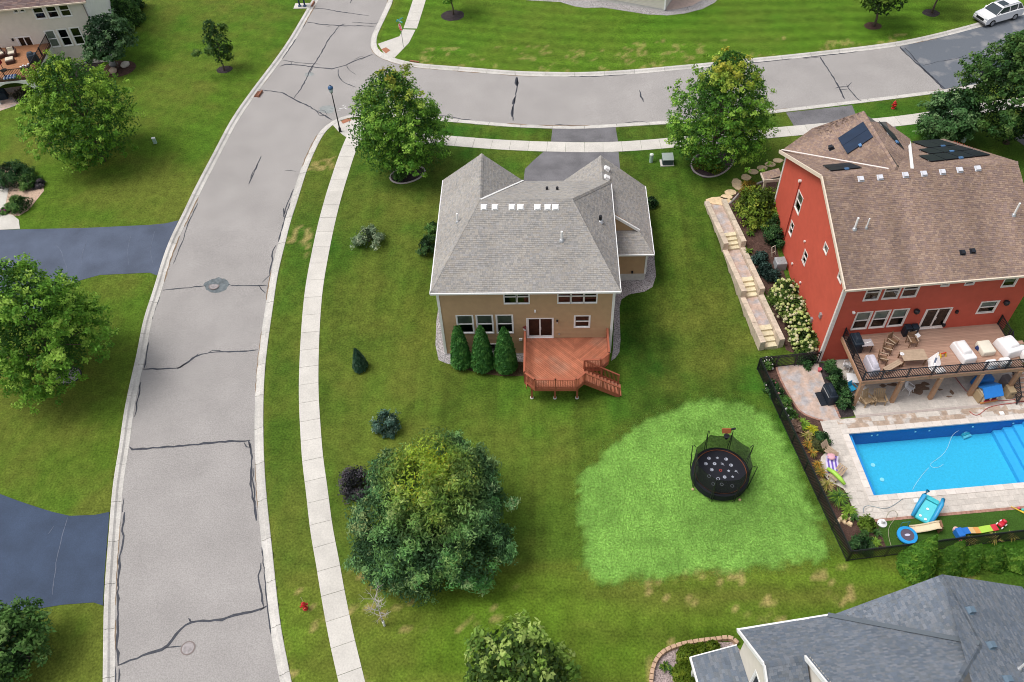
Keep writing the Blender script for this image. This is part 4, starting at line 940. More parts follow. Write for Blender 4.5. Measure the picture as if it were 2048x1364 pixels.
b = MB(); b.hexa([pl(PX0, PY0, zf), pl(PX0 + .45, PY0, zf), pl(PX0 + .45, PY1, zf), pl(PX0, PY1, zf), pl(PX0, PY0, -.25), pl(PX0 + .32, PY0, -.25), pl(PX0 + .32, PY1, -.25), pl(PX0, PY1, -.25)]); b.build('pool_ledge', mat('pool_ledge_liner', (.08, .36, .74), .5, n1=(6, .06)), POOL, True)
for k in range(4):
    x = 10.7 + k * .62; b = MB(); b.box(x - 6.7, PX1 - 6.7, PY0 + 9.02 if k == 0 else PY0 + 9.03, PY1 + 8.98, zf, -1.15 + k * .27); b.build('pool_step', M_['pool_step'], POOL, True)
wm = bpy.data.materials.new('pool_water'); wm.use_nodes = True; t_ = wm.node_tree
for n_ in list(t_.nodes): t_.nodes.remove(n_)
o_ = t_.nodes.new('ShaderNodeOutputMaterial'); tr_ = t_.nodes.new('ShaderNodeBsdfTransparent'); tr_.inputs[0].default_value = (.55, .92, 1.0, 1); g_ = t_.nodes.new('ShaderNodeBsdfGlossy'); g_.inputs['Roughness'].default_value = .03
fr2 = t_.nodes.new('ShaderNodeFresnel'); fr2.inputs['IOR'].default_value = 1.33; mx_ = t_.nodes.new('ShaderNodeMixShader'); bp_ = t_.nodes.new('ShaderNodeBump'); nz_ = t_.nodes.new('ShaderNodeTexNoise'); nz_.inputs['Scale'].default_value = 4; bp_.inputs['Strength'].default_value = .12; bp_.inputs['Distance'].default_value = .05
t_.links.new(nz_.outputs['Fac'], bp_.inputs['Height']); t_.links.new(bp_.outputs[0], g_.inputs['Normal']); t_.links.new(bp_.outputs[0], fr2.inputs['Normal'])
t_.links.new(fr2.outputs[0], mx_.inputs[0]); t_.links.new(tr_.outputs[0], mx_.inputs[1]); t_.links.new(g_.outputs[0], mx_.inputs[2]); t_.links.new(mx_.outputs[0], o_.inputs[0])
MB().poly([pl(PX0 + .01, PY0 + .01, -.14), pl(PX1 - .01, PY0 + .01, -.14), pl(PX1 - .01, PY1 - .01, -.14), pl(PX0 + .01, PY1 - .01, -.14)]).build('water', wm, POOL, True)
# coping stones
n = 22
for k in range(n):
    a, c = PX0 - .42 + k * (PX1 + .84) / n, PX0 - .42 + (k + 1) * (PX1 + .84) / n - .012
    for y0, y1 in ((PY1 - .02, PY1 + .40), (PY0 - .40, PY0 + .02)): b = MB(); b.box(a - 6.7, c - 6.7, y0 + 9, y1 + 9, -.06, .055 + RND.uniform(0, .004)); b.build('coping_stone', M_['coping'], POOL, True)
for k in range(8):
    a = PY0 + .03 + k * (PY1 - PY0 - .06) / 8; c = PY0 + .03 + (k + 1) * (PY1 - PY0 - .06) / 8 - .012
    b = MB(); b.box(PX0 - .42 - 6.7, PX0 + .02 - 6.7, a + 9, c + 9, -.06, .055 + RND.uniform(0, .004)); b.build('coping_stone', M_['coping'], POOL, True)
for x, y in ((11.0, PY1 + .58), (2.45, PY0 - .62)): b = MB(); b.box(x - 6.7, x - 6.4, y + 9 - .14, y + 9 + .14, .02, .075); b.build('skimmer_lid', M_['white'], POOL, True)
for x, y in ((1.55, -8.3), (1.75, -9.5)): b = MB(); b.lathe([(.15, 0), (.15, .03), (.05, .035)], 16, pl(x, y, zf + .01)); b.build('floor_drain', M_['white'], POOL, True)
for x in (1.8, 2.2, 4.9, 5.9, 9.0, 11.9): b = MB(); b.obox(pl(x, PY1 - .03, -.5), (.1, .05, .1)); b.build('water_jet', M_['white'], POOL, True)
t = thing('pool_robot', 'pale turquoise robot cleaner under water by the far pool wall', 'pool cleaner', (*at(1933, 862, -1.0)[:2], zf + .05), RTH + .3)
b = MB(); b.obox((0, 0, .08), (.55, .4, .22), 0, .8); b.build('body', flat('robot_teal', (.10, .45, .50), .4), t, True)
b = MB(); b.obox((0, 0, .28), (.3, .12, .12), 0, .7); b.build('handle', M_['white'], t, True)
for s in (-1, 1):
    b = MB(); b.tube([(-.3, s * .24, .1), (.3, s * .24, .1)], .1, 10); b.build('brush', flat('robot_pale', (.45, .7, .72), .5), t, True)
def hose(name, label, px, z, r, m, cat='hose', sm=True):
    P = [at(u, v, z) for u, v in px]; L = smooth_line([(p[0], p[1]) for p in P], .15, 1)
    pts = [(x, y, z + .01 * math.sin(i * .7)) for i, (x, y) in enumerate(L)]
    o = MB().tube(pts, r, 6).build(name, m, None, smooth=True); return tag(o, label, cat)
M_['pale_hose'] = flat('pale_blue_hose', (.45, .62, .66), .5)
hose('floating_hose', 'thin pale cleaner hose drifting in the blue pool', [(1918, 861), (1905, 866), (1900, 880), (1897, 895), (1885, 915), (1860, 925), (1858, 930), (1866, 938), (1880, 935), (1887, 928)], -.12, .011, M_['pale_hose'])
hose('floating_hose', 'lower loose end of pale hose in the pool', [(1858, 935), (1848, 944), (1840, 957), (1830, 968), (1825, 980)], -.12, .011, M_['pale_hose'])
hose('garden_hose', 'red garden hose snaking along the pool patio', [(1910, 754), (1930, 780), (1945, 796), (1975, 802), (2020, 801), (2046, 797)], .05, .022, flat('red_hose', (.42, .05, .05), .5))
hose('garden_hose', 'looped red garden hose with black nozzle near the coping', [(1939, 822), (1946, 831), (1955, 832), (1964, 826), (1970, 817), (1985, 811), (2010, 808), (2048, 803)], .06, .022, flat('red_hose_b', (.45, .07, .06), .5))
# ---- paved surfaces
hp = loc_sheet('covered_patio', [(1.0, -5.1), (14.5, -5.1), (14.5, -.02), (1.0, -.02)], .012, M_['paver_lt']); tag(hp, kind='structure')
M_['paver_edge'] = mat('patio_edge', (.45, .38, .35), .85, n1=(3, .12))
for k in range(16): b = MB(HRM); b.box(1.0 + k * .8, 1.79 + k * .8, -5.24, -5.06, -.02, .02); b.build('edge_paver', M_['paver_edge'], hp)
for i in range(11):
    for j in range(5):
        b = MB(HRM); x = 1.2 + i * 1.05 + (j % 2) * .3; y = -4.95 + j * .62; b.box(x, x + 1.035, y, y + .61, .0, .022 + RND.uniform(0, .003)); b.build('paver', M_['paver_lt'], hp)
M_['wet'] = mat('damp_stain', (.20, .13, .09), .8, n1=(5, .3))
for u, v, rx, ry in ((1765, 772, .25, .16), (1787, 770, .4, .15), (1842, 776, .5, .35), (1835, 783, .4, .3), (1903, 785, .15, .2), (1898, 794, .2, .07), (1850, 768, .35, .15), (1710, 780, .12, .14), (1880, 780, .15, .1)): blot(u, v, rx, ry, M_['wet'], .027 + .0001 * (u - 1700), hp, 'wet_stain', 12, .35)
ps = loc_sheet('pool_surround', [(-1.58, -5.25), (14.5, -5.25), (14.5, PY1 + .40), (PX0 - .42, PY1 + .40), (PX0 - .42, PY0 - .40), (14.5, PY0 - .40), (14.5, -13.15), (-1.62, -13.15), (-1.65, -11.2), (-1.75, -10.75), (-2.45, -10.15), (-2.75, -9.5), (-2.75, -8.9), (-2.45, -8.2), (-1.65, -7.6)], .012, M_['paver_lt']); tag(ps, kind='structure')
def paver_field(x0, x1, y0, y1, w, h, m, alt=None):
    j = 0; y = y0
    while y < y1 - .08:
        x = x0; i = 0; hh = min(h, y1 - y)
        while x < x1 - .08:
            ww = min(w * RND.choice((.75, 1, 1.25)), x1 - x); b = MB(HRM); b.box(x, x + ww - .012, y, y + hh - .012, -.02, .026 + RND.uniform(0, .004)); b.build('paver', m if RND.random() > .3 or alt is None else alt, ps); x += ww; i += 1
        y += hh; j += 1
paver_field(-.42, 12.9, -6.1, -5.27, .75, .41, M_['paver_brn'], M_['paver_lt']); paver_field(-1.56, -.44, -11.0, -5.3, .56, .46, M_['paver_lt']); paver_field(-1.5, -.44, -13.1, -11.0, .53, .5, M_['paver_lt']); paver_field(-.42, 13.2, -13.1, -11.92, .72, .395, M_['paver_lt'])
for k in range(46): b = MB(HRM); b.box(-1.6 + k * .32, -1.6 + k * .32 + .31, -13.36, -13.16, -.03, .03); b.build('edge_brick', M_['edge_brick'], ps)
pk = wpx((1552, 733), (1594, 729), (1636, 725), (1645, 755), (1655, 780), (1668, 808), (1678, 826), (1681, 838), (1648, 842), (1624, 837), (1609, 829), (1598, 823), (1588, 809), (1574, 784), (1560, 760))
pf = drape('flagstone_patio', pk, .014, M_['paver_pink'], .9, None, .06); tag(pf, kind='structure')
def ring_bricks(px, name, m, parent, w=.14, l=.28, h=.06, closed=False, inn=0):
    L = smooth_line(wpx(*px), .05, 1); s = np.r_[0, np.cumsum(np.linalg.norm(np.diff(L, axis=0), axis=1))]; n = int(s[-1] / l)
    for k in range(n):
        t = (k + .5) * s[-1] / n; x = float(np.interp(t, s, L[:, 0])); y = float(np.interp(t, s, L[:, 1])); x2 = float(np.interp(t + .05, s, L[:, 0])); y2 = float(np.interp(t + .05, s, L[:, 1]))
        b = MB(); b.obox((x, y, hz(x, y) - .05), (l * .95, w, h + .05 + RND.uniform(-.006, .006)), math.atan2(y2 - y, x2 - x)); b.build(name, m, parent)
ring_bricks([(1552, 733), (1560, 760), (1574, 784), (1588, 809), (1598, 823), (1609, 829), (1624, 837), (1646, 842)], 'edge_brick', M_['edge_brick'], pf)
ring_bricks([(1664, 800), (1672, 817), (1680, 836)], 'edge_brick', M_['edge_brick'], pf)
bd = drape('garden_bed', wpx((1520, 741), (1552, 733), (1560, 760), (1574, 784), (1588, 809), (1598, 823), (1609, 829), (1624, 837), (1646, 843), (1663, 885), (1651, 898), (1645, 912), (1644, 923), (1650, 941), (1669, 963), (1690, 978), (1704, 983), (1712, 1001), (1725, 1036), (1751, 1037), (1775, 1098), (1698, 1110), (1660, 1040), (1610, 940), (1560, 830)), .008, M_['mulch'], .9); tag(bd, kind='structure')
bd = drape('planting_strip', wpx((1637, 725), (1652, 726), (1672, 752), (1700, 800), (1709, 832), (1682, 836), (1668, 808), (1655, 780), (1645, 755)), .006, M_['mulch_dark'], .7); tag(bd, kind='structure')
tf = drape('play_turf', wpx((1751, 1039), (1850, 1027), (1950, 1016), (2048, 1005), (2120, 996), (2130, 1072), (2048, 1082), (1774, 1098)), .010, M_['turf'], .9, None, .02); tag(tf, kind='structure')
sb = drape('side_bed', wpx((1455, 408), (1470, 385), (1500, 372), (1548, 350), (1556, 362), (1535, 440), (1560, 520), (1600, 640), (1640, 728), (1572, 700), (1560, 660), (1540, 610), (1520, 560), (1500, 510), (1475, 450)), .010, M_['mulch'], .9); tag(sb, kind='structure')

# ---- stone stair walk beside the red house
SW = thing('stone_stair_walk', 'stepped stone walk with low side walls between the lawn and red house', 'stairway', (23.8, 8.0, 0))
bot = np.array([24.62, .35]); topp = np.array([22.15, 14.9]); dv_ = (topp - bot) / np.linalg.norm(topp - bot); pv = np.array([dv_[1], -dv_[0]]); SL = np.linalg.norm(topp - bot)
def sp_(a, c): q = bot + dv_ * a + pv * c; return (float(q[0]), float(q[1]))
fl_n = [(0.0, 1.75), (4.75, 1.6), (9.55, 1.4)]          # start and length of each flight
lev = 0.0; nst = 4; rise = .165; pos = 0.0
HW = .95
def quad_prism(a0, a1, c0, c1, z0, z1, name, m): MB().prism([sp_(a0, c0), sp_(a1, c0), sp_(a1, c1), sp_(a0, c1)], z0, z1).build(name, m, SW)
for i, (a0, ln) in enumerate(fl_n):
    for k in range(nst):
        s0 = a0 + ln * k / nst; quad_prism(s0, s0 + ln / nst + .04, -.52, .52, lev - .4, lev + rise * (k + 1), 'step', M_['step_stone'])
    lev += nst * rise; a1 = fl_n[i + 1][0] if i < 2 else SL
    quad_prism(a0 + ln + .04, a1, -.52, .52, lev - .5, lev, 'landing', M_['paver_pink'])
    # side walls of blocks: over the flight and along the landing above
    for c0, c1 in ((-.95, -.54), (.54, .95)):
        ztop = lev + .30
        st = a0 - .1; en = a1 - .1 if i < 2 else SL + .05; nb = max(4, int((en - st) / .62))
        for k in range(nb):
            x0 = st + (en - st) * k / nb; x1 = st + (en - st) * (k + 1) / nb - .012
            quad_prism(x0, x1, c0, c1, lev - 1.25, ztop + RND.uniform(-.012, .012), 'wall_stone', M_['stone'])
for i, (u, v, rx, ry) in enumerate([(1437, 402, .95, .35), (1453, 394, .5, .22), (1461, 385, .45, .25), (1475, 369, .45, .55), (1492, 355, .38, .3), (1507, 344, .4, .25), (1524, 336, .4, .24), (1540, 329, .45, .25), (1556, 321, .4, .22)]):
    p = gp(u, v); P = [(p[0] + rx * 1.15 * math.cos(t) * RND.uniform(.85, 1.1), p[1] + ry * 1.5 * math.sin(t) * RND.uniform(.85, 1.1)) for t in [2 * math.pi * k / 9 for k in range(9)]]
    o = drape('stepping_stone', P, .045, M_['stepper'], .5, None, .08)
    tag(o, ['orange flagstone slab touching the head of the stone stair walk', 'second stepping stone from the stair walk', 'third stepping stone from the stair walk', 'large fourth stepping stone from the stair walk', 'fifth stepping stone from the stair walk', 'sixth stepping stone from the stair walk', 'third stepping stone from the far end of the path', 'second to last stepping stone near the porch', 'last stepping stone of the path beside the porch roof'][i], 'stepping stone', 'flagstone path to the stair walk')

# ---- fences
pick_me = baluster_mesh('fence_picket', .034, 1.3, M_['black'])
def fence(label, pts, H=1.36, sp=.105, group='black metal fence round the pool yard', post_sp=2.2):
    c = pts[0]; t = thing('metal_fence', label, 'fence', (c[0], c[1], 0), 0, group)
    runs = []
    for a, b_ in zip(pts[:-1], pts[1:]):
        a = np.array(a); b_ = np.array(b_); n = max(1, int(round(np.linalg.norm(b_ - a) / post_sp)))
        for k in range(n): p, q = a + (b_ - a) * k / n, a + (b_ - a) * (k + 1) / n; runs.append(((p[0], p[1], hz(*p)), (q[0], q[1], hz(*q))))
    railing(t, runs, H, M_['black'], pick_me, .06, False, 'fence_rails', sp=sp, z_off=.08, rails=(.12, H - .17, H), bal_name='picket', post_name='fence_post'); return t
c1, c2, c3 = gxy(1514, 739), gxy(1692, 1122), gxy(2062, 1077)
fence('black picket fence along the long planting bed beside the lawn', [c1, c2])
fence('black picket fence behind the row of arborvitae', [(c2[0] + .1, c2[1]), c3])
g1, g2, g3 = gxy(1551, 735), gxy(1588, 731), gxy(1634, 727)
fence('short black fence panel left of the yard gate', [(c1[0] + .1, c1[1]), (g1[0] - .05, g1[1])]); fence('black metal gate at the foot of the stone stair walk', [g1, g2], 1.34, .09, None); fence('black fence panel between gate and red house wall', [(g2[0] + .05, g2[1]), g3])

# ================================================================ furniture and toys
def put(name, label, cat, u, v, z, rz=0.0, group=None): p = at(u, v, z); return thing(name, label, cat, (p[0], p[1], z), RTH + rz, group)
M_['teak'] = mat('weathered_teak', (.20, .115, .065), .75, n1=(6, .25)); M_['teak_lt'] = mat('pale_teak', (.42, .31, .22), .75, n1=(5, .12))
M_['cover_w'] = mat('white_cover', (.80, .77, .77), .8, n1=(3, .04), bump=(5, .3)); M_['cover_c'] = mat('cream_cover', (.74, .69, .58), .8, n1=(3, .05), bump=(5, .3)); M_['cover_l'] = mat('lilac_grey_cover', (.50, .47, .53), .8, n1=(3, .08), bump=(5, .3)); M_['cover_b'] = mat('black_cover', (.012, .020, .032), .55, n1=(3, .3), bump=(6, .4)); M_['wplastic'] = flat('white_plastic', (.76, .75, .76), .4, .4)
DZ = DZ2 + .004
def soft(name, parts, m, parent, sub=2, bev=.06):
    """a fabric cover: boxes joined and rounded"""
    b = MB()
    for p in parts: b.obox(*p)
    o = b.build(name, m, parent, True); bv = o.modifiers.new('bevel', 'BEVEL'); bv.width = bev; bv.segments = 3; 
    for p in o.data.polygons: p.use_smooth = True
    return o
def wood_chair(label, u, v, rz):
    t = put('patio_chair', label, 'chair', u, v, DZ, rz, 'wooden chairs round the patio table')
    for k in range(5): b = MB(); b.box(-.25, .25, -.24 + k * .1, -.155 + k * .1, .40, .43); b.build('seat_slat', M_['teak'], t, True)
    for k in range(4): b = MB(); b.hexa([(-.24, .25 + k * .03, .50 + k * .12), (.24, .25 + k * .03, .50 + k * .12), (.24, .28 + k * .03, .50 + k * .12), (-.24, .28 + k * .03, .50 + k * .12), (-.24, .275 + k * .03, .59 + k * .12), (.24, .275 + k * .03, .59 + k * .12), (.24, .305 + k * .03, .59 + k * .12), (-.24, .305 + k * .03, .59 + k * .12)]); b.build('back_slat', M_['teak'], t, True)
    for sx in (-1, 1):
        b = MB(); b.bar((sx * .27, .25, 0), (sx * .27, .38, .98), .05, .05); b.build('back_leg', M_['teak'], t, True)
        b = MB(); b.bar((sx * .27, -.25, 0), (sx * .27, -.25, .62), .05, .05); b.build('front_leg', M_['teak'], t, True)
        b = MB(); b.bar((sx * .27, -.3, .64), (sx * .27, .32, .66), .07, .035); b.build('armrest', M_['teak_lt'], t, True)
wood_chair('wooden patio chair standing furthest from the table near the wall windows', 1783, 690, .6); wood_chair('wooden patio chair nearest the table left corner', 1772, 704, 1.1)
wood_chair('wooden patio chair beside the lilac covered grill', 1763, 724, 1.2); wood_chair('wooden patio chair pushed to the back side of the table', 1821, 689, .05)
t = put('bench', 'low wooden bench drawn up before the patio table', 'bench', 1782, 739, DZ, .45)
for k in range(3): b = MB(); b.box(-.75, .75, -.2 + k * .14, -.07 + k * .14, .42, .46); b.build('seat_slat', M_['teak_lt'], t, True)
for sx in (-.65, .65):
    for sy in (-.14, .16): b = MB(); b.box(sx - .03, sx + .03, sy - .03, sy + .03, 0, .42); b.build('leg', M_['teak'], t, True)
t = put('patio_table', 'rectangular brown patio table on the raised deck', 'table', 1821, 723, DZ, -.03)
for k in range(7): b = MB(); b.box(-.85, .85, -.48 + k * .138, -.345 + k * .138, .70, .74); b.build('table_slat', M_['teak_lt'], t, True)
b = MB(); b.box(-.8, .8, -.42, .42, .60, .70); b.build('apron', M_['teak'], t, True)
for sx in (-.75, .75):
    for sy in (-.4, .4): b = MB(); b.box(sx - .04, sx + .04, sy - .04, sy + .04, 0, .62); b.build('leg', M_['teak'], t, True)
p = at(1804, 708, DZ + .75); t = thing('plate', 'white plate with cup on the patio table', 'plate', p)
MB().lathe([(.08, 0), (.15, .02), (.15, .028), (.04, .015)], 16).build('plate_disc', M_['wplastic'], t, True); MB().lathe([(.04, .015), (.05, .09), (.04, .09)], 10).build('cup', M_['wplastic'], t, True)
t = put('white_board', 'white board leaning on the chair by the patio door', 'box', 1835, 671, DZ + .6, .5); b = MB(); b.obox((0, 0, 0), (.36, .3, .05), 0, 1, .35); b.build('lid', M_['wplastic'], t, True); b = MB(); b.obox((0, 0, -.6), (.1, .1, .62)); b.build('stand', M_['teak'], t, True)
t = put('deck_bin', 'black double storage bin against the red rear wall', 'bin', 1817, 668, DZ, 0)
for s in (-1, 1):
    soft('bin_body', [((s * .26, 0, 0), (.5, .5, .82), 0, .9)], M_['blackplastic'], t, bev=.04); b = MB(); b.box(s * .26 - .06, s * .26 + .06, -.27, -.25, .62, .66); b.build('handle', M_['steel'], t, True)
    soft('bin_lid', [((s * .26, 0, .82), (.48, .5, .06), 0, .85)], M_['cover_b'], t, bev=.02)
t = put('covered_grill', 'tall item under a black cover at the deck corner by the wall', 'grill', 1708, 694, DZ, 0)
soft('cover', [((0, 0, 0), (.72, 1.25, .95), 0, .92), ((0, .05, .9), (.6, .95, .32), 0, .6)], M_['cover_b'], t, bev=.08)
t = put('covered_grill', 'long barbecue under a lilac grey cover beside the left railing', 'grill', 1740, 738, DZ, 0)
soft('cover', [((0, 0, 0), (.62, 1.45, .8), 0, .96), ((.0, 0, .75), (.5, 1.3, .34), 0, .65)], M_['cover_l'], t, bev=.1)
t = put('side_table', 'square grey side table between the two covered grills', 'table', 1727, 700, DZ, 0)
b = MB(); b.box(-.42, .42, -.32, .32, .78, .82); b.build('table_top', flat('grey_table_top', (.36, .32, .33), .6), t, True)
for sx in (-.36, .36):
    for sy in (-.26, .26): b = MB(); b.box(sx - .02, sx + .02, sy - .02, sy + .02, 0, .78); b.build('leg', M_['black'], t, True)
for dx in (-.15, 0, .12, .22): b = MB(); b.obox((dx, -.05 + dx * .2, .82), (.07, .06, .06), dx); b.build('small_item', M_['white'], t, True)
# covered furniture
def covered(label, u, v, parts, m, rz=0): t = put('covered_furniture', label, 'furniture cover', u, v, DZ, rz, 'covered furniture on the raised deck'); soft('cover', parts, M_[m], t, bev=.09); return t
covered('tall white covered armchair in the middle of the deck', 1924, 710, [((0, 0, 0), (1.0, 1.85, .62), 0, .92), ((-.05, .15, .5), (.75, 1.3, .36), 0, .75)], 'cover_w', .12)
covered('low cream covered ottoman right of the tall white cover', 1968, 701, [((0, 0, 0), (.95, 1.15, .5), 0, .97)], 'cover_c', .05)
covered('large rounded white covered sofa by the red wall corner', 2013, 700, [((0, 0, 0), (1.3, 1.6, .7), 0, .9), ((.1, .1, .6), (.9, 1.1, .28), 0, .75)], 'cover_w', .2)
covered('white cloth draped seat at the far right of the deck', 2043, 712, [((0, 0, 0), (.4, 1.3, .6), 0, .9)], 'cover_w', -.1)
covered('left of two small white covered stools by the front railing', 1980, 733, [((0, 0, 0), (.75, .62, .5), 0, .92)], 'cover_w', .08)
covered('right of two small white covered stools by the front railing', 2007, 729, [((0, 0, 0), (.75, .62, .5), 0, .92)], 'cover_w', .02)
t = put('toy_bag', 'dark blue bag between the cream ottoman and white cover', 'bag', 1957, 700, DZ); soft('bag', [((0, 0, 0), (.35, .6, .38), .4, .7)], flat('navy_fabric', (.03, .05, .16), .8), t, bev=.1)
t = put('patio_umbrella', 'closed white patio umbrella lying on the deck boards', 'umbrella', 1868, 728, DZ, .95)
b = MB()
b.tube([(-1.6, 0, .06), (1.3, 0, .06)], .025, 8); b.build('pole', M_['teak'], t, True)
for s, w in ((1, .5), (-1, .42)):
    b = MB(); b.add([(1.2, 0, .1), (.2, s * w, .03), (-.6, s * .25, .03), (-.9, 0, .14), (.1, s * .1, .2)], [(0, 1, 4), (1, 2, 4), (2, 3, 4), (3, 0, 4)]); b.build('canopy_panel', M_['cover_w'], t, True)
b = MB(); b.obox((.25, 0, .12), (.5, .12, .06)); b.build('strap', flat('slate_strap', (.12, .15, .22), .6), t, True)
t = put('ride_toy', 'small yellow and red toy on the deck boards', 'toy', 1884, 712, DZ, .2)
b = MB(); b.tube([(-.2, 0, .3), (.2, 0, .32)], .05, 8); b.build('top_bar', flat('toy_red', (.55, .06, .02), .5), t, True)
for s in (-.2, .2):
    b = MB(); b.tube([(s, 0, .3), (s + .02, -.12, 0)], .045, 8); b.tube([(s, 0, .3), (s + .02, .12, 0)], .045, 8); b.build('leg', M_['yellow'], t, True)
t = put('cloth_heap', 'crumpled white cloth lying inside the front railing', 'cloth', 1880, 742, DZ); soft('cloth', [((0, 0, 0), (.8, .45, .14), .2, .7), ((.1, .05, .1), (.4, .3, .12), .8, .6)], M_['cover_w'], t, bev=.06)
# under the deck
def plastic_chair(label, u, v, rz, col='wplastic', z=.03, group='plastic chairs under the deck'):
    t = put('plastic_chair', label, 'chair', u, v, z, rz, group); m = M_[col] if isinstance(col, str) else col
    b = MB(); b.hexa([(-.24, -.24, .40), (.24, -.24, .40), (.22, .22, .38), (-.22, .22, .38), (-.24, -.24, .43), (.24, -.24, .43), (.22, .22, .41), (-.22, .22, .41)]); b.build('seat', m, t, True, bevel=.01)
    b = MB(); b.hexa([(-.22, .2, .42), (.22, .2, .42), (.22, .23, .42), (-.22, .23, .42), (-.2, .34, .85), (.2, .34, .85), (.2, .37, .85), (-.2, .37, .85)]); b.build('backrest', m, t, True, bevel=.02)
    for sx in (-1, 1):
        for sy in (-1, 1): b = MB(); b.tube([(sx * .22, sy * .2, .4), (sx * .27, sy * .28, 0)], [.03, .022], 6); b.build('leg', m, t, True)
        b = MB(); b.tube([(sx * .26, -.22, .62), (sx * .26, .28, .64)], .028, 6); b.tube([(sx * .26, -.22, .62), (sx * .24, -.22, .4)], .024, 6); b.build('armrest', m, t, True)
    return t
plastic_chair('white plastic chair closest to the red wall beside the deck', 1691, 737, 2.6); plastic_chair('white plastic chair just behind the deck side beam', 1703, 738, 2.2); plastic_chair('white plastic chair under the deck between two posts', 1815, 783, .6)
plastic_chair('bright blue child chair beside the white folding table', 1701, 783, .4, flat('child_blue', (.02, .28, .50), .45), group=None)
t = put('folding_table', 'square white folding table left of the deck', 'table', 1703, 768, .02, -.25)
b = MB(); b.box(-.5, .5, -.42, .42, .68, .72); b.build('table_top', M_['wplastic'], t, True, bevel=.015)
for sx in (-.4, .4):
    for sy in (-.34, .34): b = MB(); b.tube([(sx * .8, sy, .68), (sx, sy, 0)], .02, 6); b.build('leg', M_['steel'], t, True)
M_['cedar_grey'] = mat('tan_cedar', (.42, .30, .18), .8, n1=(6, .18))
def adirondack(label, u, v, rz):
    t = put('adirondack_chair', label, 'chair', u, v, .03, rz, 'wooden chairs under the deck'); m = M_['cedar_grey']
    for k in range(5): b = MB(); b.bar((-.28 + k * .14, -.3, .38), (-.28 + k * .14, .25, .22), .12, .025); b.build('seat_slat', m, t, True)
    for k in range(6): b = MB(); x = -.3 + k * .12; b.bar((x, .22, .2), (x * 1.25, .55, .95 - abs(k - 2.5) * .03), .105, .025, (0, -1, .4)); b.build('back_slat', m, t, True)
    for s in (-1, 1):
        b = MB(); b.bar((s * .38, -.35, .55), (s * .38, .35, .55), .13, .03); b.build('armrest', m, t, True); b = MB(); b.bar((s * .34, -.3, 0), (s * .34, -.3, .54), .09, .04); b.build('front_leg', m, t, True); b = MB(); b.bar((s * .32, -.3, .36), (s * .32, .6, .02), .03, .12); b.build('side_rail', m, t, True)
adirondack('left wooden adirondack chair behind the deck corner post', 1731, 806, .35); adirondack('right wooden adirondack chair behind the small wooden table', 1757, 804, -.1)
t = put('side_table', 'small slatted wooden table between the adirondack chairs', 'table', 1744, 806, .03, .1)
for k in range(3): b = MB(); b.box(-.17 + k * .12, -.06 + k * .12, -.2, .2, .36, .39); b.build('slat', M_['cedar_grey'], t, True)
for s in (-.14, .14): b = MB(); b.box(s - .025, s + .025, -.16, .16, 0, .36); b.build('leg', M_['cedar_grey'], t, True)
t = put('playhouse', 'toy playhouse with bright blue roof and red window trim', 'playhouse', 1970, 795, .03, .12)
M_['play_blue'] = flat('playhouse_blue', (.02, .20, .62), .45, .4); M_['play_cream'] = flat('playhouse_cream', (.72, .60, .44), .5); M_['play_red'] = flat('playhouse_red', (.5, .03, .05), .5)
b = MB(); b.box(-.6, .6, -.45, .5, .18, .85); b.build('wall', M_['play_cream'], t, True, bevel=.03); b = MB(); b.box(-.66, .66, -.5, .55, 0, .18); b.build('base', flat('playhouse_orange', (.55, .24, .08), .5), t, True, bevel=.03)
for s in (-1, 1): b = MB(); b.hexa([(-.72, s * .62, .78), (.72, s * .62, .78), (.72, 0, 1.25), (-.72, 0, 1.25), (-.72, s * .62, .86), (.72, s * .62, .86), (.72, 0, 1.33), (-.72, 0, 1.33)]); b.build('roof_panel', M_['play_blue'], t, True)
for x in (-.28, .25): b = MB(); b.box(x - .16, x + .16, -.47, -.44, .35, .75); b.build('window_opening', flat('playhouse_dark', (.05, .03, .03), .8), t, True); b = MB(); b.box(x - .2, x + .2, -.52, -.46, .28, .36); b.build('window_box', M_['play_red'], t, True)
t = put('tarp_cover', 'bright blue tarp heap under the deck behind the playhouse', 'tarp', 1962, 768, .03, .1); soft('tarp', [((0, 0, 0), (1.5, .7, .8), 0, .85)], M_['play_blue'], t, bev=.12)
for u, v, lab, rz in ((1956, 798, 'tan cardboard box left of the playhouse', .15), (2014, 790, 'tan cardboard box right of the playhouse by the stair', .0), (2008, 770, 'grey storage crate behind the right cardboard box', .2)):
    t = put('storage_box', lab, 'box', u, v, .03, rz); m = flat('cardboard' + str(u), (.40, .30, .18) if 'tan' in lab else (.25, .22, .22), .8)
    b = MB(); b.box(-.24, .24, -.36, .36, 0, .75); b.build('body', m, t, True, bevel=.01); b = MB(); b.box(-.25, .25, -.37, .37, .75, .80); b.build('lid', m, t, True, bevel=.01); b = MB(); b.box(-.07, .07, -.375, -.362, .55, .62); b.build('hand_hole', M_['black'], t, True)
t = put('flip_flops', 'white pair of slippers by the deck corner post', 'slippers', 1728, 776, .03, .3); b = MB(); b.obox((-.09, 0, 0), (.13, .32, .05)); b.obox((.09, .05, 0), (.13, .32, .05)); b.build('soles', M_['white'], t, True)
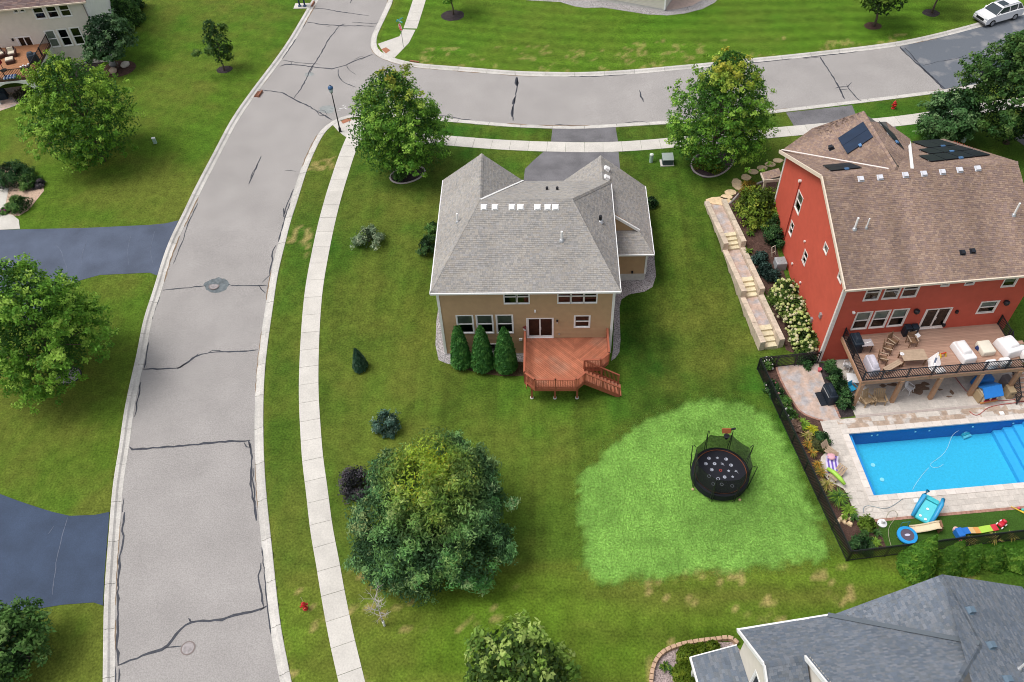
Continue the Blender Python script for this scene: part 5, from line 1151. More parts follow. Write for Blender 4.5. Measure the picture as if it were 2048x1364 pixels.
# big black barbecue on the flagstones
t = put('black_barbecue', 'large black covered barbecue on the flagstone patio', 'grill', 1656, 796, .02, .08)
soft('cover', [((0, 0, 0), (.62, 1.35, .95), 0, .97), ((0, 0, .9), (.5, 1.15, .35), 0, .55)], M_['cover_b'], t, bev=.05); b = MB(); b.box(-.75, -.32, -.6, .6, .0, .05); b.build('floor_mat', M_['blackplastic'], t, True); b = MB(); b.box(-.34, -.3, -.5, .5, .72, .76); b.build('handle', M_['steel'], t, True)
t = put('bucket', 'small pink bucket beside the black barbecue', 'bucket', 1638, 742, .02); MB().lathe([(.1, 0), (.15, .25), (.16, .26), (.13, .24)], 14).build('pail', flat('pink_plastic', (.6, .12, .14), .5), t, True)
# poolside
def sunchair(label, u, v, rz, towel=None):
    t = put('wood_lounger', label, 'lounger', u, v, .04, rz, 'wooden seats beside the pool')
    for k in range(4): b = MB(); b.bar((-.24 + k * .16, -.5, .3), (-.24 + k * .16, .3, .3), .13, .03); b.build('seat_slat', M_['teak_lt'], t, True)
    for k in range(4): b = MB(); b.bar((-.24 + k * .16, .3, .3), (-.24 + k * .16, .62, .72), .13, .03, (0, -1, .6)); b.build('back_slat', M_['teak_lt'], t, True)
    for sx in (-.28, .28):
        for y in (-.42, .28): b = MB(); b.box(sx - .03, sx + .03, y - .03, y + .03, 0, .3); b.build('leg', M_['teak'], t, True)
    return t
sunchair('wooden poolside lounger under the striped towel', 1665, 931, -.2); sunchair('wooden poolside lounger under the green float', 1671, 953, -.95); sunchair('wooden poolside chair with folded cream cushion', 1657, 906, .6)
t = put('beach_towel', 'purple striped towel draped over the lounger', 'towel', 1665, 931, .36, -.15)
for k in range(7): b = MB(); x = -.42 + k * .12; b.add([(x, -.4, .0), (x + .12, -.4, .0), (x + .12, .3, .03), (x, .3, .03), (x + .12, .55, .32), (x, .55, .32), (x, -.44, -.25), (x + .12, -.44, -.25)], [(0, 1, 2, 3), (3, 2, 4, 5), (6, 7, 1, 0)]); b.build('stripe', flat('towel_%d' % k, (.16, .10, .42) if k % 2 else (.62, .56, .72), .9), t, True)
t = put('cushion', 'round pink and white cushion above the striped towel', 'cushion', 1662, 914, .5); MB().lathe([(.02, 0), (.25, .03), (.3, .1), (.2, .17), (.02, .19)], 18).build('pillow', flat('pink_cushion', (.70, .38, .44), .8, amt=.2, sc=2), t, True, smooth=True)
t = put('pool_float', 'lime green pool float lying over a lounger', 'pool float', 1673, 952, .45, -1.0); MB().tube([(-.75, 0, 0), (-.3, .03, .08), (.3, 0, .05), (.75, -.06, -.05)], [.12, .15, .15, .1], 10).build('float', flat('lime_plastic', (.35, .62, .08), .4), t, True, smooth=True)
t = put('swim_bag', 'dark blue swim bag at the end of the striped towel', 'bag', 1682, 938, .05, -.6); soft('bag', [((0, 0, 0), (.5, .25, .22), 0, .7)], flat('deep_blue', (.02, .12, .38), .6), t, bev=.08)
hose('pool_hose', 'thin dark hose curling over the pavers at the pool corner', [(1727, 1025), (1724, 1015), (1733, 1009), (1745, 1012), (1760, 1016), (1775, 1020), (1790, 1008), (1806, 997)], .07, .015, flat('grey_blue_hose', (.20, .28, .33), .5))
hose('pool_hose', 'looped brown hose running from pavers across the turf', [(1771, 1042), (1773, 1025), (1785, 1017), (1796, 1024), (1797, 1032), (1785, 1043), (1776, 1053), (1776, 1068), (1780, 1085), (1783, 1094)], .05, .015, flat('khaki_hose', (.36, .34, .24), .5))
hose('pool_hose', 'pale wire loop on the white pavers beside the pool corner', [(1738, 1000), (1750, 1010), (1746, 1022), (1738, 1026), (1728, 1023), (1732, 1013), (1748, 1011), (1765, 1018), (1768, 1030)], .06, .010, flat('pale_wire', (.55, .55, .5), .5))
t = put('water_slide', 'turquoise inflatable toy slide standing at the pool edge', 'toy slide', 1852, 1022, .03, -.75)
M_['slide_bl'] = flat('slide_blue', (.03, .30, .56), .4, .4); M_['slide_tq'] = flat('slide_turquoise', (.06, .52, .60), .4, .4)
b = MB(); b.hexa([(-.55, -.95, 0), (.55, -.95, 0), (.55, .3, 0), (-.55, .3, 0), (-.45, -.95, .18), (.45, -.95, .18), (.45, .3, .75), (-.45, .3, .75)]); b.build('slide_bed', M_['slide_tq'], t, True, bevel=.05)
for s in (-1, 1): b = MB(); b.tube([(s * .55, -1.0, .18), (s * .58, -.3, .5), (s * .56, .35, .95), (s * .5, .8, .95)], [.12, .14, .15, .12], 10); b.build('side_tube', M_['slide_bl'], t, True, smooth=True)
for k in range(4): b = MB(); b.box(-.42, .42, .38 + k * .18, .55 + k * .18, 0, .72 - k * .17); b.build('step', M_['slide_tq'], t, True, bevel=.02)
for x, y in ((-.18, -.75), (.18, -.8), (0, -.2)): b = MB(); b.lathe([(.09, 0), (.09, .01), (.05, .012)], 12, (x, y, .31 + (y + .95) * .45 - .1)); b.build('round_mark', M_['white'], t, True)
t = put('toy_slide', 'tan plastic toddler slide on the turf', 'toy slide', 1850, 1060, .03, -.1)
M_['tan_pl'] = flat('tan_plastic', (.66, .55, .38), .45, .4)
b = MB(); L = [(-.95, .06), (-.6, .1), (.0, .32), (.5, .62), (.75, .66)]
for (x0, z0), (x1, z1) in zip(L[:-1], L[1:]): b.hexa([(x0, -.22, z0 - .04), (x1, -.22, z1 - .04), (x1, .22, z1 - .04), (x0, .22, z0 - .04), (x0, -.22, z0), (x1, -.22, z1), (x1, .22, z1), (x0, .22, z0)])
b.build('chute', M_['tan_pl'], t, True)
for s in (-.24, .24): b = MB(); b.tube([(x, s, z + .05) for x, z in L], .05, 6); b.build('side_rail', M_['tan_pl'], t, True)
b = MB(); b.box(.72, .80, -.26, .26, 0, .9); b.build('ladder', flat('brown_plastic', (.24, .12, .07), .5), t, True, bevel=.03)
for z in (.2, .42): b = MB(); b.box(.8, .95, -.2, .2, z, z + .05); b.build('rung', flat('brown_rung', (.24, .12, .07), .5), t, True)
t = put('mini_trampoline', 'small round blue toddler trampoline on the turf', 'trampoline', 1812, 1074, .03, 0)
b = MB(); ang = [2 * math.pi * k / 28 for k in range(29)]
for i in range(28):
    a, c = ang[i], ang[i + 1]; b.poly([(.42 * math.cos(a), .42 * math.sin(a), .30), (.62 * math.cos(a), .62 * math.sin(a), .28), (.62 * math.cos(c), .62 * math.sin(c), .28), (.42 * math.cos(c), .42 * math.sin(c), .30)]); b.poly([(.62 * math.cos(a), .62 * math.sin(a), .28), (.62 * math.cos(a), .62 * math.sin(a), .18), (.62 * math.cos(c), .62 * math.sin(c), .18), (.62 * math.cos(c), .62 * math.sin(c), .28)])
b.build('pad_ring', flat('bright_blue_pad', (.02, .30, .68), .5), t, True); MB().lathe([(.43, .27), (.43, .285), (.01, .286)], 28).build('jump_mat', flat('plum_mat', (.10, .08, .12), .7), t, True); MB().lathe([(.14, .288), (.14, .292), (.01, .293)], 16, (0, 0, 0), 1.3, .6).build('mat_print', flat('pale_print', (.55, .55, .7), .7), t, True)
for k in range(6): b = MB(); a = k * 1.047; b.tube([(.55 * math.cos(a), .55 * math.sin(a), .2), (.58 * math.cos(a), .58 * math.sin(a), 0)], .02, 6); b.build('leg', M_['steel'], t, True)
b = MB(); b.tube([(-.2, .6, 0), (-.25, .62, .8), (.25, .62, .8), (.2, .6, 0)], .02, 6); b.build('handle_bar', flat('teal_bar', (.03, .2, .25), .5), t, True)
t = put('roller_coaster_toy', 'rainbow coloured toddler roller coaster track on the turf', 'toy', 1960, 1062, .03, .12)
cs = [(.02, .16, .55), (.80, .55, .25), (.78, .36, .10), (.42, .66, .08), (.42, .66, .08), (.60, .04, .06)]
zz_ = [.55, .5, .32, .18, .16, .12, .08]
for k in range(6): b = MB(); x0 = -1.35 + k * .42; b.hexa([(x0, -.22, zz_[k] - .06), (x0 + .42, -.22, zz_[k + 1] - .06), (x0 + .42, .22, zz_[k + 1] - .06), (x0, .22, zz_[k] - .06), (x0, -.22, zz_[k]), (x0 + .42, -.22, zz_[k + 1]), (x0 + .42, .22, zz_[k + 1]), (x0, .22, zz_[k])]); b.build('track_piece', flat('track_%d' % k, cs[k], .45, .4), t, True)
b = MB(); b.box(-1.75, -1.33, -.32, .3, .0, .55); b.build('start_platform', flat('track_blue', (.02, .16, .55), .45, .4), t, True, bevel=.04)
for s, c in ((-.42, (.75, .2, .2)), (.38, (.7, .45, .4))): MB().lathe([(.17, 0), (.17, .2), (.1, .24)], 14, (-1.5, s, 0)).build('foot', flat('foot_%.0f' % (s * 100), c, .5), t, True)
t = put('ride_on_car', 'red toy car with white wheels at the end of the rainbow track', 'toy car', 2002, 1050, .1, .5)
soft('car_body', [((0, 0, .08), (.55, .36, .2), 0, .85), ((.15, .0, .25), (.2, .34, .2), 0, .8)], flat('toy_car_red', (.55, .02, .04), .35, .5), t, bev=.07)
for sx in (-.18, .18):
    for sy in (-.2, .2): b = MB(); b.tube([(sx, sy - .03, .08), (sx, sy + .03, .08)], .09, 12); b.build('wheel', M_['white'], t, True)
t = put('toy_bat', 'yellow plastic bat lying on the turf edge', 'toy', 2034, 1020, .04, -.7); MB().tube([(-.4, 0, .06), (.1, 0, .06), (.45, 0, .07)], [.025, .04, .07], 8).build('bat', M_['yellow'], t, True)
for dx, c in ((.05, (.6, .1, .15)), (.28, (.1, .5, .45)), (.55, (.8, .85, .85))):
    b = MB(); b.lathe([(.02, 0), (.09, .05), (.1, .1), (.06, .16), (.02, .18)], 10, (dx, .16 if dx < .5 else -.1, 0)); b.build('ball', flat('ball_%.2f' % dx, c, .5), t, True, smooth=True)
t = put('umbrella_base', 'round white umbrella base on the turf', 'umbrella stand', 1764, 1047, .02); MB().lathe([(.3, 0), (.3, .06), (.12, .12), (.09, .4), (.05, .42)], 20).build('base', M_['wplastic'], t, True, smooth=False)
t = put('rock_pile', 'stack of terracotta coloured rocks inside the fence corner bed', 'rocks', 1690, 1042, .02)
for k in range(9): b = MB(); b.obox((RND.uniform(-.6, .6), RND.uniform(-.35, .35), -.05), (RND.uniform(.25, .5), RND.uniform(.2, .35), RND.uniform(.15, .3)), RND.uniform(0, 3), .7); b.build('rock', M_['stepper'], t, True, bevel=.05)
t = put('garden_light', 'white globe garden light in the corner bed', 'lamp', 1722, 1050, .02); MB().lathe([(.02, 0), (.02, .2)], 8).build('stake', M_['black'], t, True); MB().lathe([(.02, .2), (.09, .25), (.1, .32), (.06, .38), (.01, .4)], 12).build('globe', M_['white'], t, True, smooth=True)
# beside the red wall
t = put('air_conditioner', 'grey square air conditioner unit beside the red side wall', 'air conditioner', 1558, 535, 1.05, 0)
zz = hz(t.location.x, t.location.y) - 1.05
b = MB(); b.box(-.5, .5, -.5, .5, zz - .3, .0); b.build('pad', M_['concrete'], t, True); b = MB(); b.box(-.42, .42, -.42, .42, 0, .82); b.build('cabinet', flat('ac_grey', (.36, .37, .38), .5, .4), t, True, bevel=.04)
b = MB(); b.lathe([(.36, .825), (.36, .84), (.1, .85), (.08, .88), (.02, .88)], 24); b.build('fan_guard', flat('ac_guard', (.30, .31, .32), .4, .5), t, True)
for k in range(9): b = MB(); b.box(-.40 + k * .098, -.385 + k * .098, -.435, -.42, .06, .76); b.build('louvre', flat('ac_louvre', (.28, .29, .30), .5), t, True)
t = put('utility_meters', 'grey electric meters and pipes low on the red side wall', 'meter', 1561, 468, 1.6, 0)
for dx, dy, s in ((0, .6, .35), (.05, .1, .3), (.12, -.6, .32)): b = MB(); b.box(dx - .12, dx + .16, dy - s / 2, dy + s / 2, .2, .85); b.build('meter_box', M_['steel'], t, True, bevel=.02); MB().tube([(dx - .2, dy, .6), (dx - .1, dy, .6)], .12, 12).build('meter_dial', M_['steel'], t, True)
b = MB(); b.tube([(0, .6, .2), (0, .6, -.6)], .04, 6); b.tube([(.1, -.6, .2), (.1, -.6, -.6)], .04, 6); b.build('riser_pipe', M_['steel'], t, True)
t = put('hand_truck', 'cream metal hand truck beside the air conditioner', 'cart', 1547, 517, 1.1, .5)
for s in (-.18, .18): b = MB(); b.tube([(s, 0, .1), (s, .3, 1.1)], .03, 6); b.tube([(s, 0, .1), (s, -.25, .08)], .03, 6); b.build('frame_tube', flat('cream_metal', (.68, .62, .5), .5), t, True); b = MB(); b.tube([(s - .04, .05, .12), (s + .04, .05, .12)], .12, 10); b.build('wheel', M_['black'], t, True)
b = MB(); b.tube([(-.18, .3, 1.1), (.18, .3, 1.1)], .03, 6); b.tube([(-.18, .15, .6), (.18, .15, .6)], .03, 6); b.build('cross_bar', flat('cream_metal_b', (.68, .62, .5), .5), t, True)
# ================================================================ grey roofed house in the near corner
M_['siding_cream'] = mat('cream_siding', (.66, .61, .54), .7, n1=(2, .05)); M_['siding_beige'] = mat('beige_siding', (.72, .66, .585), .7, n1=(2, .05), n2=(.4, .04))
CTH = math.atan2(.165, .986); HC = thing('grey_roof_house', 'house with blue grey shingle roof in the near right corner', 'house', (17.63, -23.94, 0), CTH)
PALC = [(.165, .19, .225), (.19, .212, .245), (.14, .165, .20), (.205, .222, .25), (.17, .188, .21), (.155, .182, .225)]
rc = Roof(HC, PALC, expo=.145, tw=(.13, .30), streak=.1)
zN = lambda d: 6.0 + .833 * d
NF = [(-.05, 0, 6), (4.95, 0, 6), (10.1, -3.58, zN(3.58)), (7.2, -5.66, zN(5.66)), (2.1, -5.66, zN(5.66)), (2.1, -2.58, zN(2.58)), (.05, -2.58, zN(2.58))]
rc.face('north', NF, convex=[[0, 1, 5, 6], [1, 2, 3, 4, 5]])
rc.face('west', [(4.95, 0, 6), (10.0, .05, 9), (10.1, -3.58, 9)])
rc.face('east', [(10, .05, 9), (15.8, .05, 5.52), (15.8, -9, 5.52), (7.2, -9, 10.68), (7.2, -5.66, 10.68), (10.1, -3.58, 9)], convex=[[0, 1, 2, 5], [5, 2, 3, 4]])
rc.face('wing_s', [(.05, -2.58, zN(2.58)), (2.1, -2.58, zN(2.58)), (2.1, -6.2, 5.2), (.05, -6.2, 5.2)])
rc.face('south', [(2.1, -5.66, zN(5.66)), (7.2, -5.66, zN(5.66)), (7.2, -11.5, 5.9), (2.1, -11.5, 5.9)])
rc.cap((10, .05, 9), (10.1, -3.58, 9), .34, .8).cap((10.1, -3.58, 9), (7.2, -5.66, 10.7), .34, .8).cap((.05, -2.58, zN(2.58)), (2.1, -2.58, zN(2.58)))
rco = rc.done()
b = MB(); b.bar((4.75, .02, 6.12), (10.05, -3.55, 9.12), .24, .04); b.build('valley_flashing', flat('dark_flashing', (.10, .12, .14), .5, .4), rco, True)
b = MB(); b.box(-.1, 5.0, .01, .11, 5.86, 5.99); b.build('gutter', M_['white'], rco, True)
b = MB(); b.bar((-.1, .05, 5.92), (-.02, -2.55, zN(2.55) - .06), .10, .22); b.build('rake_board', M_['white'], rco, True); b = MB(); b.bar((2.04, -2.6, zN(2.6)), (2.04, -5.66, zN(5.66) - .04), .10, .26); b.build('rake_board', M_['white'], rco, True)
b = MB(); b.bar((-.02, -2.6, zN(2.6) - .06), (-.02, -6.2, 5.15), .10, .22); b.build('rake_board', M_['white'], rco, True)
cw = Wall(HC, (.32, -.3, 0), (0, -1))
hs_ = [(1.75, 3.6, 3.0, 5.3)]
cw.siding(5.9, 0, [(0, 6.1), (2.28, zN(2.5) - .1), (5.9, 5.3)], hs_, M_['siding_cream']); cw.window(*hs_[0], trim='white', style='slider', cw=.14)
cw2 = Wall(HC, (2.25, -2.6, 0), (0, -1)); cw2.siding(3.06, 5.0, [(0, zN(2.58)), (3.06, zN(5.6))], [], M_['siding_cream'])
cn = Wall(HC, (15.3, -.3, 0), (-1, 0)); cn.siding(15.0, 0, [(0, 5.5), (5.3, 8.9), (10.3, 6.0), (15.0, 6.0)], [], M_['siding_cream'])
b = MB(); b.box(.6, 15.0, -11, -.6, 0, 5.6); b.build('dark_core', M_['room'], HC, True)
M_['ventblue'] = flat('blue_grey_vent', (.13, .19, .25), .5)
for (u, v) in ((1938, 1222), (1979, 1292), (2012, 1360)): box_vent(rc, 'east', u, v, .34, .26, 'ventblue')
pipe_vent(rc, 'east', 2038, 1338, .7, .06)
PC = thing('porch', 'low shingled porch roof with white gutter below the grey house wall', 'porch', (17.63, -23.94, 0), CTH)
pc = Roof(PC, PALC, expo=.15, tw=(.2, .42)); pc.face('p', [(-2.15, .1, 2.75), (.30, .1, 3.5), (.30, -6, 3.5), (-2.15, -6, 2.75)]); pc.done()
b = MB(); b.box(-2.26, -2.16, -6, .16, 2.58, 2.74); b.hexa([(-2.2, .11, 2.6), (.3, .11, 3.35), (.3, .17, 3.35), (-2.2, .17, 2.6), (-2.2, .11, 2.76), (.3, .11, 3.51), (.3, .17, 3.51), (-2.2, .17, 2.76)]); b.build('gutter', M_['white'], PC, True)
for y in (-.3, -3, -5.7): b = MB(); b.box(-2.1, -1.92, y - .09, y + .09, 0, 2.6); b.build('post', M_['white'], PC, True)
# kerbed planting bed
bedC = drape('rock_bed', wpx((1306, 1400), (1305, 1345), (1318, 1314), (1347, 1299), (1392, 1288), (1440, 1284), (1466, 1284), (1480, 1300), (1500, 1400)), .01, mat('pink_rock_mulch', (.34, .27, .26), .9, n1=(11, .7), n2=(2, .2), bump=(11, 1.0)), .6); tag(bedC, kind='structure')
BW = thing('block_edging', 'curved tan block retaining wall round the bed by the porch', 'retaining wall', (*gxy(1345, 1297), 0))
M_['block'] = mat('tan_wall_block', (.50, .34, .23), .85, n1=(6, .2), n2=(1.5, .12), bump=(10, .5))
Lb = smooth_line(wpx((1302, 1400), (1301, 1362), (1303, 1340), (1312, 1317), (1326, 1304), (1347, 1294), (1380, 1286), (1415, 1282), (1440, 1280), (1455, 1276), (1466, 1280), (1475, 1290)), .05, 1)
sb_ = np.r_[0, np.cumsum(np.linalg.norm(np.diff(Lb, axis=0), axis=1))]; nb_ = int(sb_[-1] / .34)
for k in range(nb_):
    t0 = (k + .5) * sb_[-1] / nb_; f = lambda tt: (float(np.interp(tt, sb_, Lb[:, 0])), float(np.interp(tt, sb_, Lb[:, 1]))); p, q = f(t0 - .05), f(t0 + .05); a = math.atan2(q[1] - p[1], q[0] - p[0])
    b = MB(); b.obox((*f(t0), -.1), (.32, .24, .42 + RND.uniform(-.01, .01)), a, .94); b.build('block', M_['block'], BW, False, bevel=.015)

# ================================================================ beige house in the far left corner
DTH = math.atan2(.151, .9885); DO = at(163, 4, 8.5); HD = thing('beige_house', 'beige three storey house with deck in the far left corner', 'house', (DO[0], DO[1] + .35, 1.6), DTH); HDM = wmat(HD)
dw = Wall(HD, (-16, 0, 0), (1, 0)); dr_ = Wall(HD, (0, 0, 0), (0, 1))
def wp_(W, u, v):
    M = np.array(wmat(W.h)); o = M[:3, :3] @ W.o + M[:3, 3]; n = M[:3, :3] @ W.n; e = M[:3, :3] @ W.e; p = onplane(u, v, o, n); return float((p - o) @ e), float(p[2] - o[2])
c8 = lambda x, y: (x / 6.2, y / 6.2)
def wrect(W, tl, br): a = wp_(W, *c8(*tl)); c = wp_(W, *c8(*br)); return (a[0], c[1], c[0], a[1])
Dw = [wrect(dw, (392, 95), (578, 222)), wrect(dw, (552, 75), (738, 208)), wrect(dw, (712, 58), (892, 190)), wrect(dw, (552, 390), (748, 570)), wrect(dw, (708, 372), (905, 555)), wrect(dw, (862, 352), (1060, 540))]
Ds = [wrect(dw, (160, 115), (230, 150)), wrect(dw, (240, 108), (308, 140))]; Dd = wrect(dw, (205, 470), (470, 660)); Dl = [wrect(dw, (1030, 700), (1150, 800)), wrect(dw, (505, 770), (575, 840))]
dw.siding(16, 0, 6.9, Dw + Ds + [Dd] + Dl, M_['siding_beige'], expo=.16)
dr_.siding(11, 0, [(0, 6.9), (5.5, 10.2), (11, 6.9)], [], mat('pale_side_siding', (.80, .78, .75), .7, n1=(2, .04)), expo=.16)
for i, w in enumerate(Dw): dw.window(*w, blind=(1 if i == 3 else 0), bm='blind2', cw=.1)
for w in Ds: dw.window(*w, style='fixed', cw=.1)
for w in Dl: dw.window(*w, style='fixed', cw=.1)
dw.window(*Dd, style='door', name='patio_door', cw=.1); dw.board('wall_lantern', Dd[0] - .5, Dd[0] - .35, Dd[3] - .25, Dd[3], 'black', .15); dw.board('corner_board', 15.9, 16.08, 0, 6.9, 'white', .06, -.1)
b = MB(); b.box(-15.6, -.4, .4, 10.6, .1, 6.8); b.build('dark_core', M_['room'], HD, True)
rdD = Roof(HD, [(.20, .135, .125), (.25, .17, .15), (.17, .12, .12), (.23, .17, .16)], expo=.17, tw=(.3, .6)); rdD.face('rear', [(-16.4, -.45, 6.98), (.4, -.45, 6.98), (.4, 5.5, 10.4), (-16.4, 5.5, 10.4)]).face('front', [(-16.4, 11.4, 6.98), (.4, 11.4, 6.98), (.4, 5.5, 10.4), (-16.4, 5.5, 10.4)]); rdo = rdD.done()
b = MB(); b.box(-16.4, .42, -.56, -.46, 6.82, 6.97); b.build('gutter', M_['cream'], rdo, True); b = MB(); b.tube([(-.1, -.5, 6.8), (-.12, -.1, 6.5), (-.12, -.08, .2)], .05, 6); b.build('downspout', flat('taupe_downspout', (.28, .24, .22), .6), rdo, True)
# its deck
ZDD = 2.75
def dloc(u, v, z): p = Vector(at(u, v, z + 1.6)); q = HDM.inverted() @ p; return (q.x, q.y)
DD = thing('arched_deck', 'brown deck on white arches behind the beige house', 'deck', tuple(HDM @ Vector((-9, -2, 0))), DTH)
dl = lambda q: (q[0] + 9, q[1] + 2)
po = [dloc(88, 112, ZDD), dloc(64, 152, ZDD), dloc(0, 166, ZDD)]
DY0 = po[1][1]; P_ = [dl((po[0][0], -.03)), dl((po[0][0] - .15, po[0][1])), dl(po[1]), dl((po[2][0], DY0)), dl((-15.5, DY0)), dl((-15.5, -.03))]
M_['deck_or'] = mat('orange_brown_deck', (.36, .17, .085), .7, n1=(3, .15)); M_['deck_rim'] = flat('dark_brown_rim', (.10, .055, .04), .6)
boards(DD, [P_[::-1] if sum(P_[i][0] * P_[(i + 1) % 6][1] - P_[(i + 1) % 6][0] * P_[i][1] for i in range(6)) < 0 else P_], (-6.5, 2.0), (1, 0), .15, .01, -45, 3, ZDD - .03, ZDD, M_['deck_or'])
for i in range(4): MB().bar((*P_[i], ZDD - .16), (*P_[i + 1], ZDD - .16), .08, .3).build('rim_beam', M_['deck_rim'], DD, True)
zq = lambda p: (*p, ZDD)
railing(DD, [(zq(P_[0]), zq(P_[1])), (zq(P_[1]), zq(P_[2]))] + [(zq(tuple(np.array(P_[2]) + (np.array(P_[4]) - np.array(P_[2])) * k / 4)), zq(tuple(np.array(P_[2]) + (np.array(P_[4]) - np.array(P_[2])) * (k + 1) / 4))) for k in range(4)], 1.0, M_['black'], bal_b, .09, sp=.15)
def arch(p, q):
    P, Q = Vector((*p, 0)), Vector((*q, 0)); L = (Q - P).length; d = (Q - P) / L; n = Vector((-d.y, d.x, 0)) * .09; zt = ZDD - .32; mb = MB(); K = 14; w = .22
    def pt(s, z, o): v = P + d * s + n * o; return (v.x, v.y, z)
    for k in range(K):
        s0, s1 = w + (L - 2 * w) * k / K, w + (L - 2 * w) * (k + 1) / K; h = lambda s: zt - .18 - 1.0 * (abs((s - L / 2) / (L / 2 - w)) ** 2.6)
        mb.hexa([pt(s0, h(s0), -1), pt(s1, h(s1), -1), pt(s1, h(s1), 1), pt(s0, h(s0), 1), pt(s0, zt, -1), pt(s1, zt, -1), pt(s1, zt, 1), pt(s0, zt, 1)])
    for s in (0, L - w): mb.hexa([pt(s, -.2, -1.2), pt(s + w, -.2, -1.2), pt(s + w, -.2, 1.2), pt(s, -.2, 1.2), pt(s, zt, -1.2), pt(s + w, zt, -1.2), pt(s + w, zt, 1.2), pt(s, zt, 1.2)])
    mb.build('arch', M_['white'], DD, True)
arch(P_[0], P_[2]); mid_ = tuple((np.array(P_[2]) * .55 + np.array(P_[4]) * .45)); arch(P_[2], mid_); arch(mid_, P_[4])
def dput(name, label, cat, u, v, z=ZDD, rz=0): q = dloc(u, v, z); p = HDM @ Vector((*q, z)); return thing(name, label, cat, tuple(p), DTH + rz)
M_['wicker'] = flat('brown_wicker', (.09, .045, .035), .8, amt=.3, sc=20); M_['cush'] = flat('cream_cushion', (.66, .60, .48), .8)
def wick(label, u, v, rz, ott=False):
    t = dput('wicker_ottoman' if ott else 'wicker_armchair', label, 'ottoman' if ott else 'armchair', u, v, ZDD, rz)
    b = MB(); b.box(-.42, .42, -.38, .38, 0, .36); b.build('base', M_['wicker'], t, True, bevel=.04); soft('cushion', [((0, 0, .36), (.7 if not ott else .8, .66, .14), 0, .95)], M_['cush'], t, bev=.04)
    if not ott:
        b = MB(); b.box(-.42, .42, .3, .45, .3, .85); b.build('backrest', M_['wicker'], t, True, bevel=.05); soft('back_cushion', [((0, .24, .45), (.62, .14, .42), 0, .9)], M_['cush'], t, bev=.04)
        for s in (-.42, .42): b = MB(); b.box(s - .08, s + .08, -.38, .4, .3, .62); b.build('armrest', M_['wicker'], t, True, bevel=.04)
wick('wicker armchair with cream cushion on the beige house deck', 26, 112, .25); wick('wicker ottoman with cream cushion before the armchair', 22, 125, .25, True); wick('wicker armchair cut off by the left photo edge', 3, 114, .6)
t = dput('deck_grill', 'dark covered grill at the corner of the beige house deck', 'grill', 70, 124, ZDD, .3); soft('cover', [((0, 0, 0), (1.0, .6, .9), 0, .92), ((-.1, 0, .85), (.7, .5, .3), 0, .6)], flat('slate_cover', (.045, .06, .08), .6), t, bev=.06)
t = dput('striped_cushion', 'blue striped cushion lying inside the arched deck railing', 'cushion', 21, 155, ZDD, .05)
for k in range(8): b = MB(); b.box(-.6 + k * .15, -.46 + k * .15, -.35, .35, 0, .16); b.build('stripe', flat('rug_%d' % k, (.03, .07, .20) if k % 2 else (.35, .40, .50), .8), t, True, bevel=.03)
t = dput('patio_umbrella', 'closed dark red patio umbrella on the beige house deck', 'umbrella', 8, 141, ZDD); MB().tube([(0, 0, 0), (0, 0, 2.3)], .03, 8).build('pole', M_['black'], t, True); MB().lathe([(.05, .7), (.22, .85), (.18, 1.4), (.05, 2.25)], 10).build('canopy', flat('wine_red', (.22, .01, .02), .7), t, True); MB().lathe([(.3, 0), (.3, .08), (.06, .12)], 14).build('base', M_['black'], t, True)
t = dput('plant_table', 'small table with white pots on the arched deck', 'table', 55, 143, ZDD, .3); b = MB(); b.box(-.5, .5, -.3, .3, .5, .55); b.build('table_top', M_['wicker'], t, True)
for sx in (-.4, .4): b = MB(); b.box(sx - .03, sx + .03, -.25, .25, 0, .5); b.build('leg', M_['black'], t, True)
for k in range(4): MB().lathe([(.06, 0), (.1, .16), (.08, .17)], 10, (-.36 + k * .24, (k % 2) * .16 - .08, .55)).build('pot', M_['wplastic'], t, True)
db = drape('dark_bed', wpx((70, 170), (100, 125), (150, 105), (190, 95), (215, 120), (100, 190)), .02, M_['mulch_dark'], .9); tag(db, kind='structure')
dp = drape('lower_patio', wpx((-40, 190), (0, 178), (60, 170), (62, 195), (30, 212), (0, 222), (-40, 230)), .02, M_['paver_pink'], .9); tag(dp, kind='structure')
for i, (u, v) in enumerate(((8, 196), (-8, 190))):
    t = thing('covered_chair', ['dark covered chair under the white arch', 'second dark covered chair beyond the photo edge'][i], 'chair', gp(u, v)); soft('cover', [((0, 0, 0), (1.0, .9, .7), .3, .8), ((0, .2, .6), (.8, .4, .4), .3, .7)], flat('slate_cover2', (.02, .035, .055), .6), t, bev=.1)

# ================================================================ house whose foot shows at the top edge
fa, fb = np.array(gxy(1180, 0)), np.array(gxy(1329, 22.5)); fd = (fa - fb) / np.linalg.norm(fa - fb); FTH = math.atan2(-fd[1], -fd[0])
HF = thing('top_edge_house', 'pale house foot with siding showing at the top edge', 'house', (fb[0], fb[1], hz(*fb)), FTH)
fw = Wall(HF, (-9, 0, 0), (1, 0)); fw.siding(9, .25, 5.8, [], mat('cream_pale_siding', (.60, .57, .50), .7, n1=(2, .05)), expo=.16); fs_ = Wall(HF, (0, 0, 0), (0, 1)); fs_.siding(8, .25, 5.8, [], M_['siding_beige'], expo=.16)
b = MB(); b.box(-9, 0, .02, 8, -.5, .25); b.build('foundation', M_['foundation'], HF, True); fw.board('corner_board', 8.9, 9.07, .2, 5.8, 'white', .06, -.1)
rfF = Roof(HF, PALT, expo=.2, tw=(.4, .8)); rfF.face('a', [(-9.4, -.5, 5.9), (.4, -.5, 5.9), (.4, 4, 8.3), (-9.4, 4, 8.3)]).face('b', [(-9.4, 8.5, 5.9), (.4, 8.5, 5.9), (.4, 4, 8.3), (-9.4, 4, 8.3)]); rfF.done()
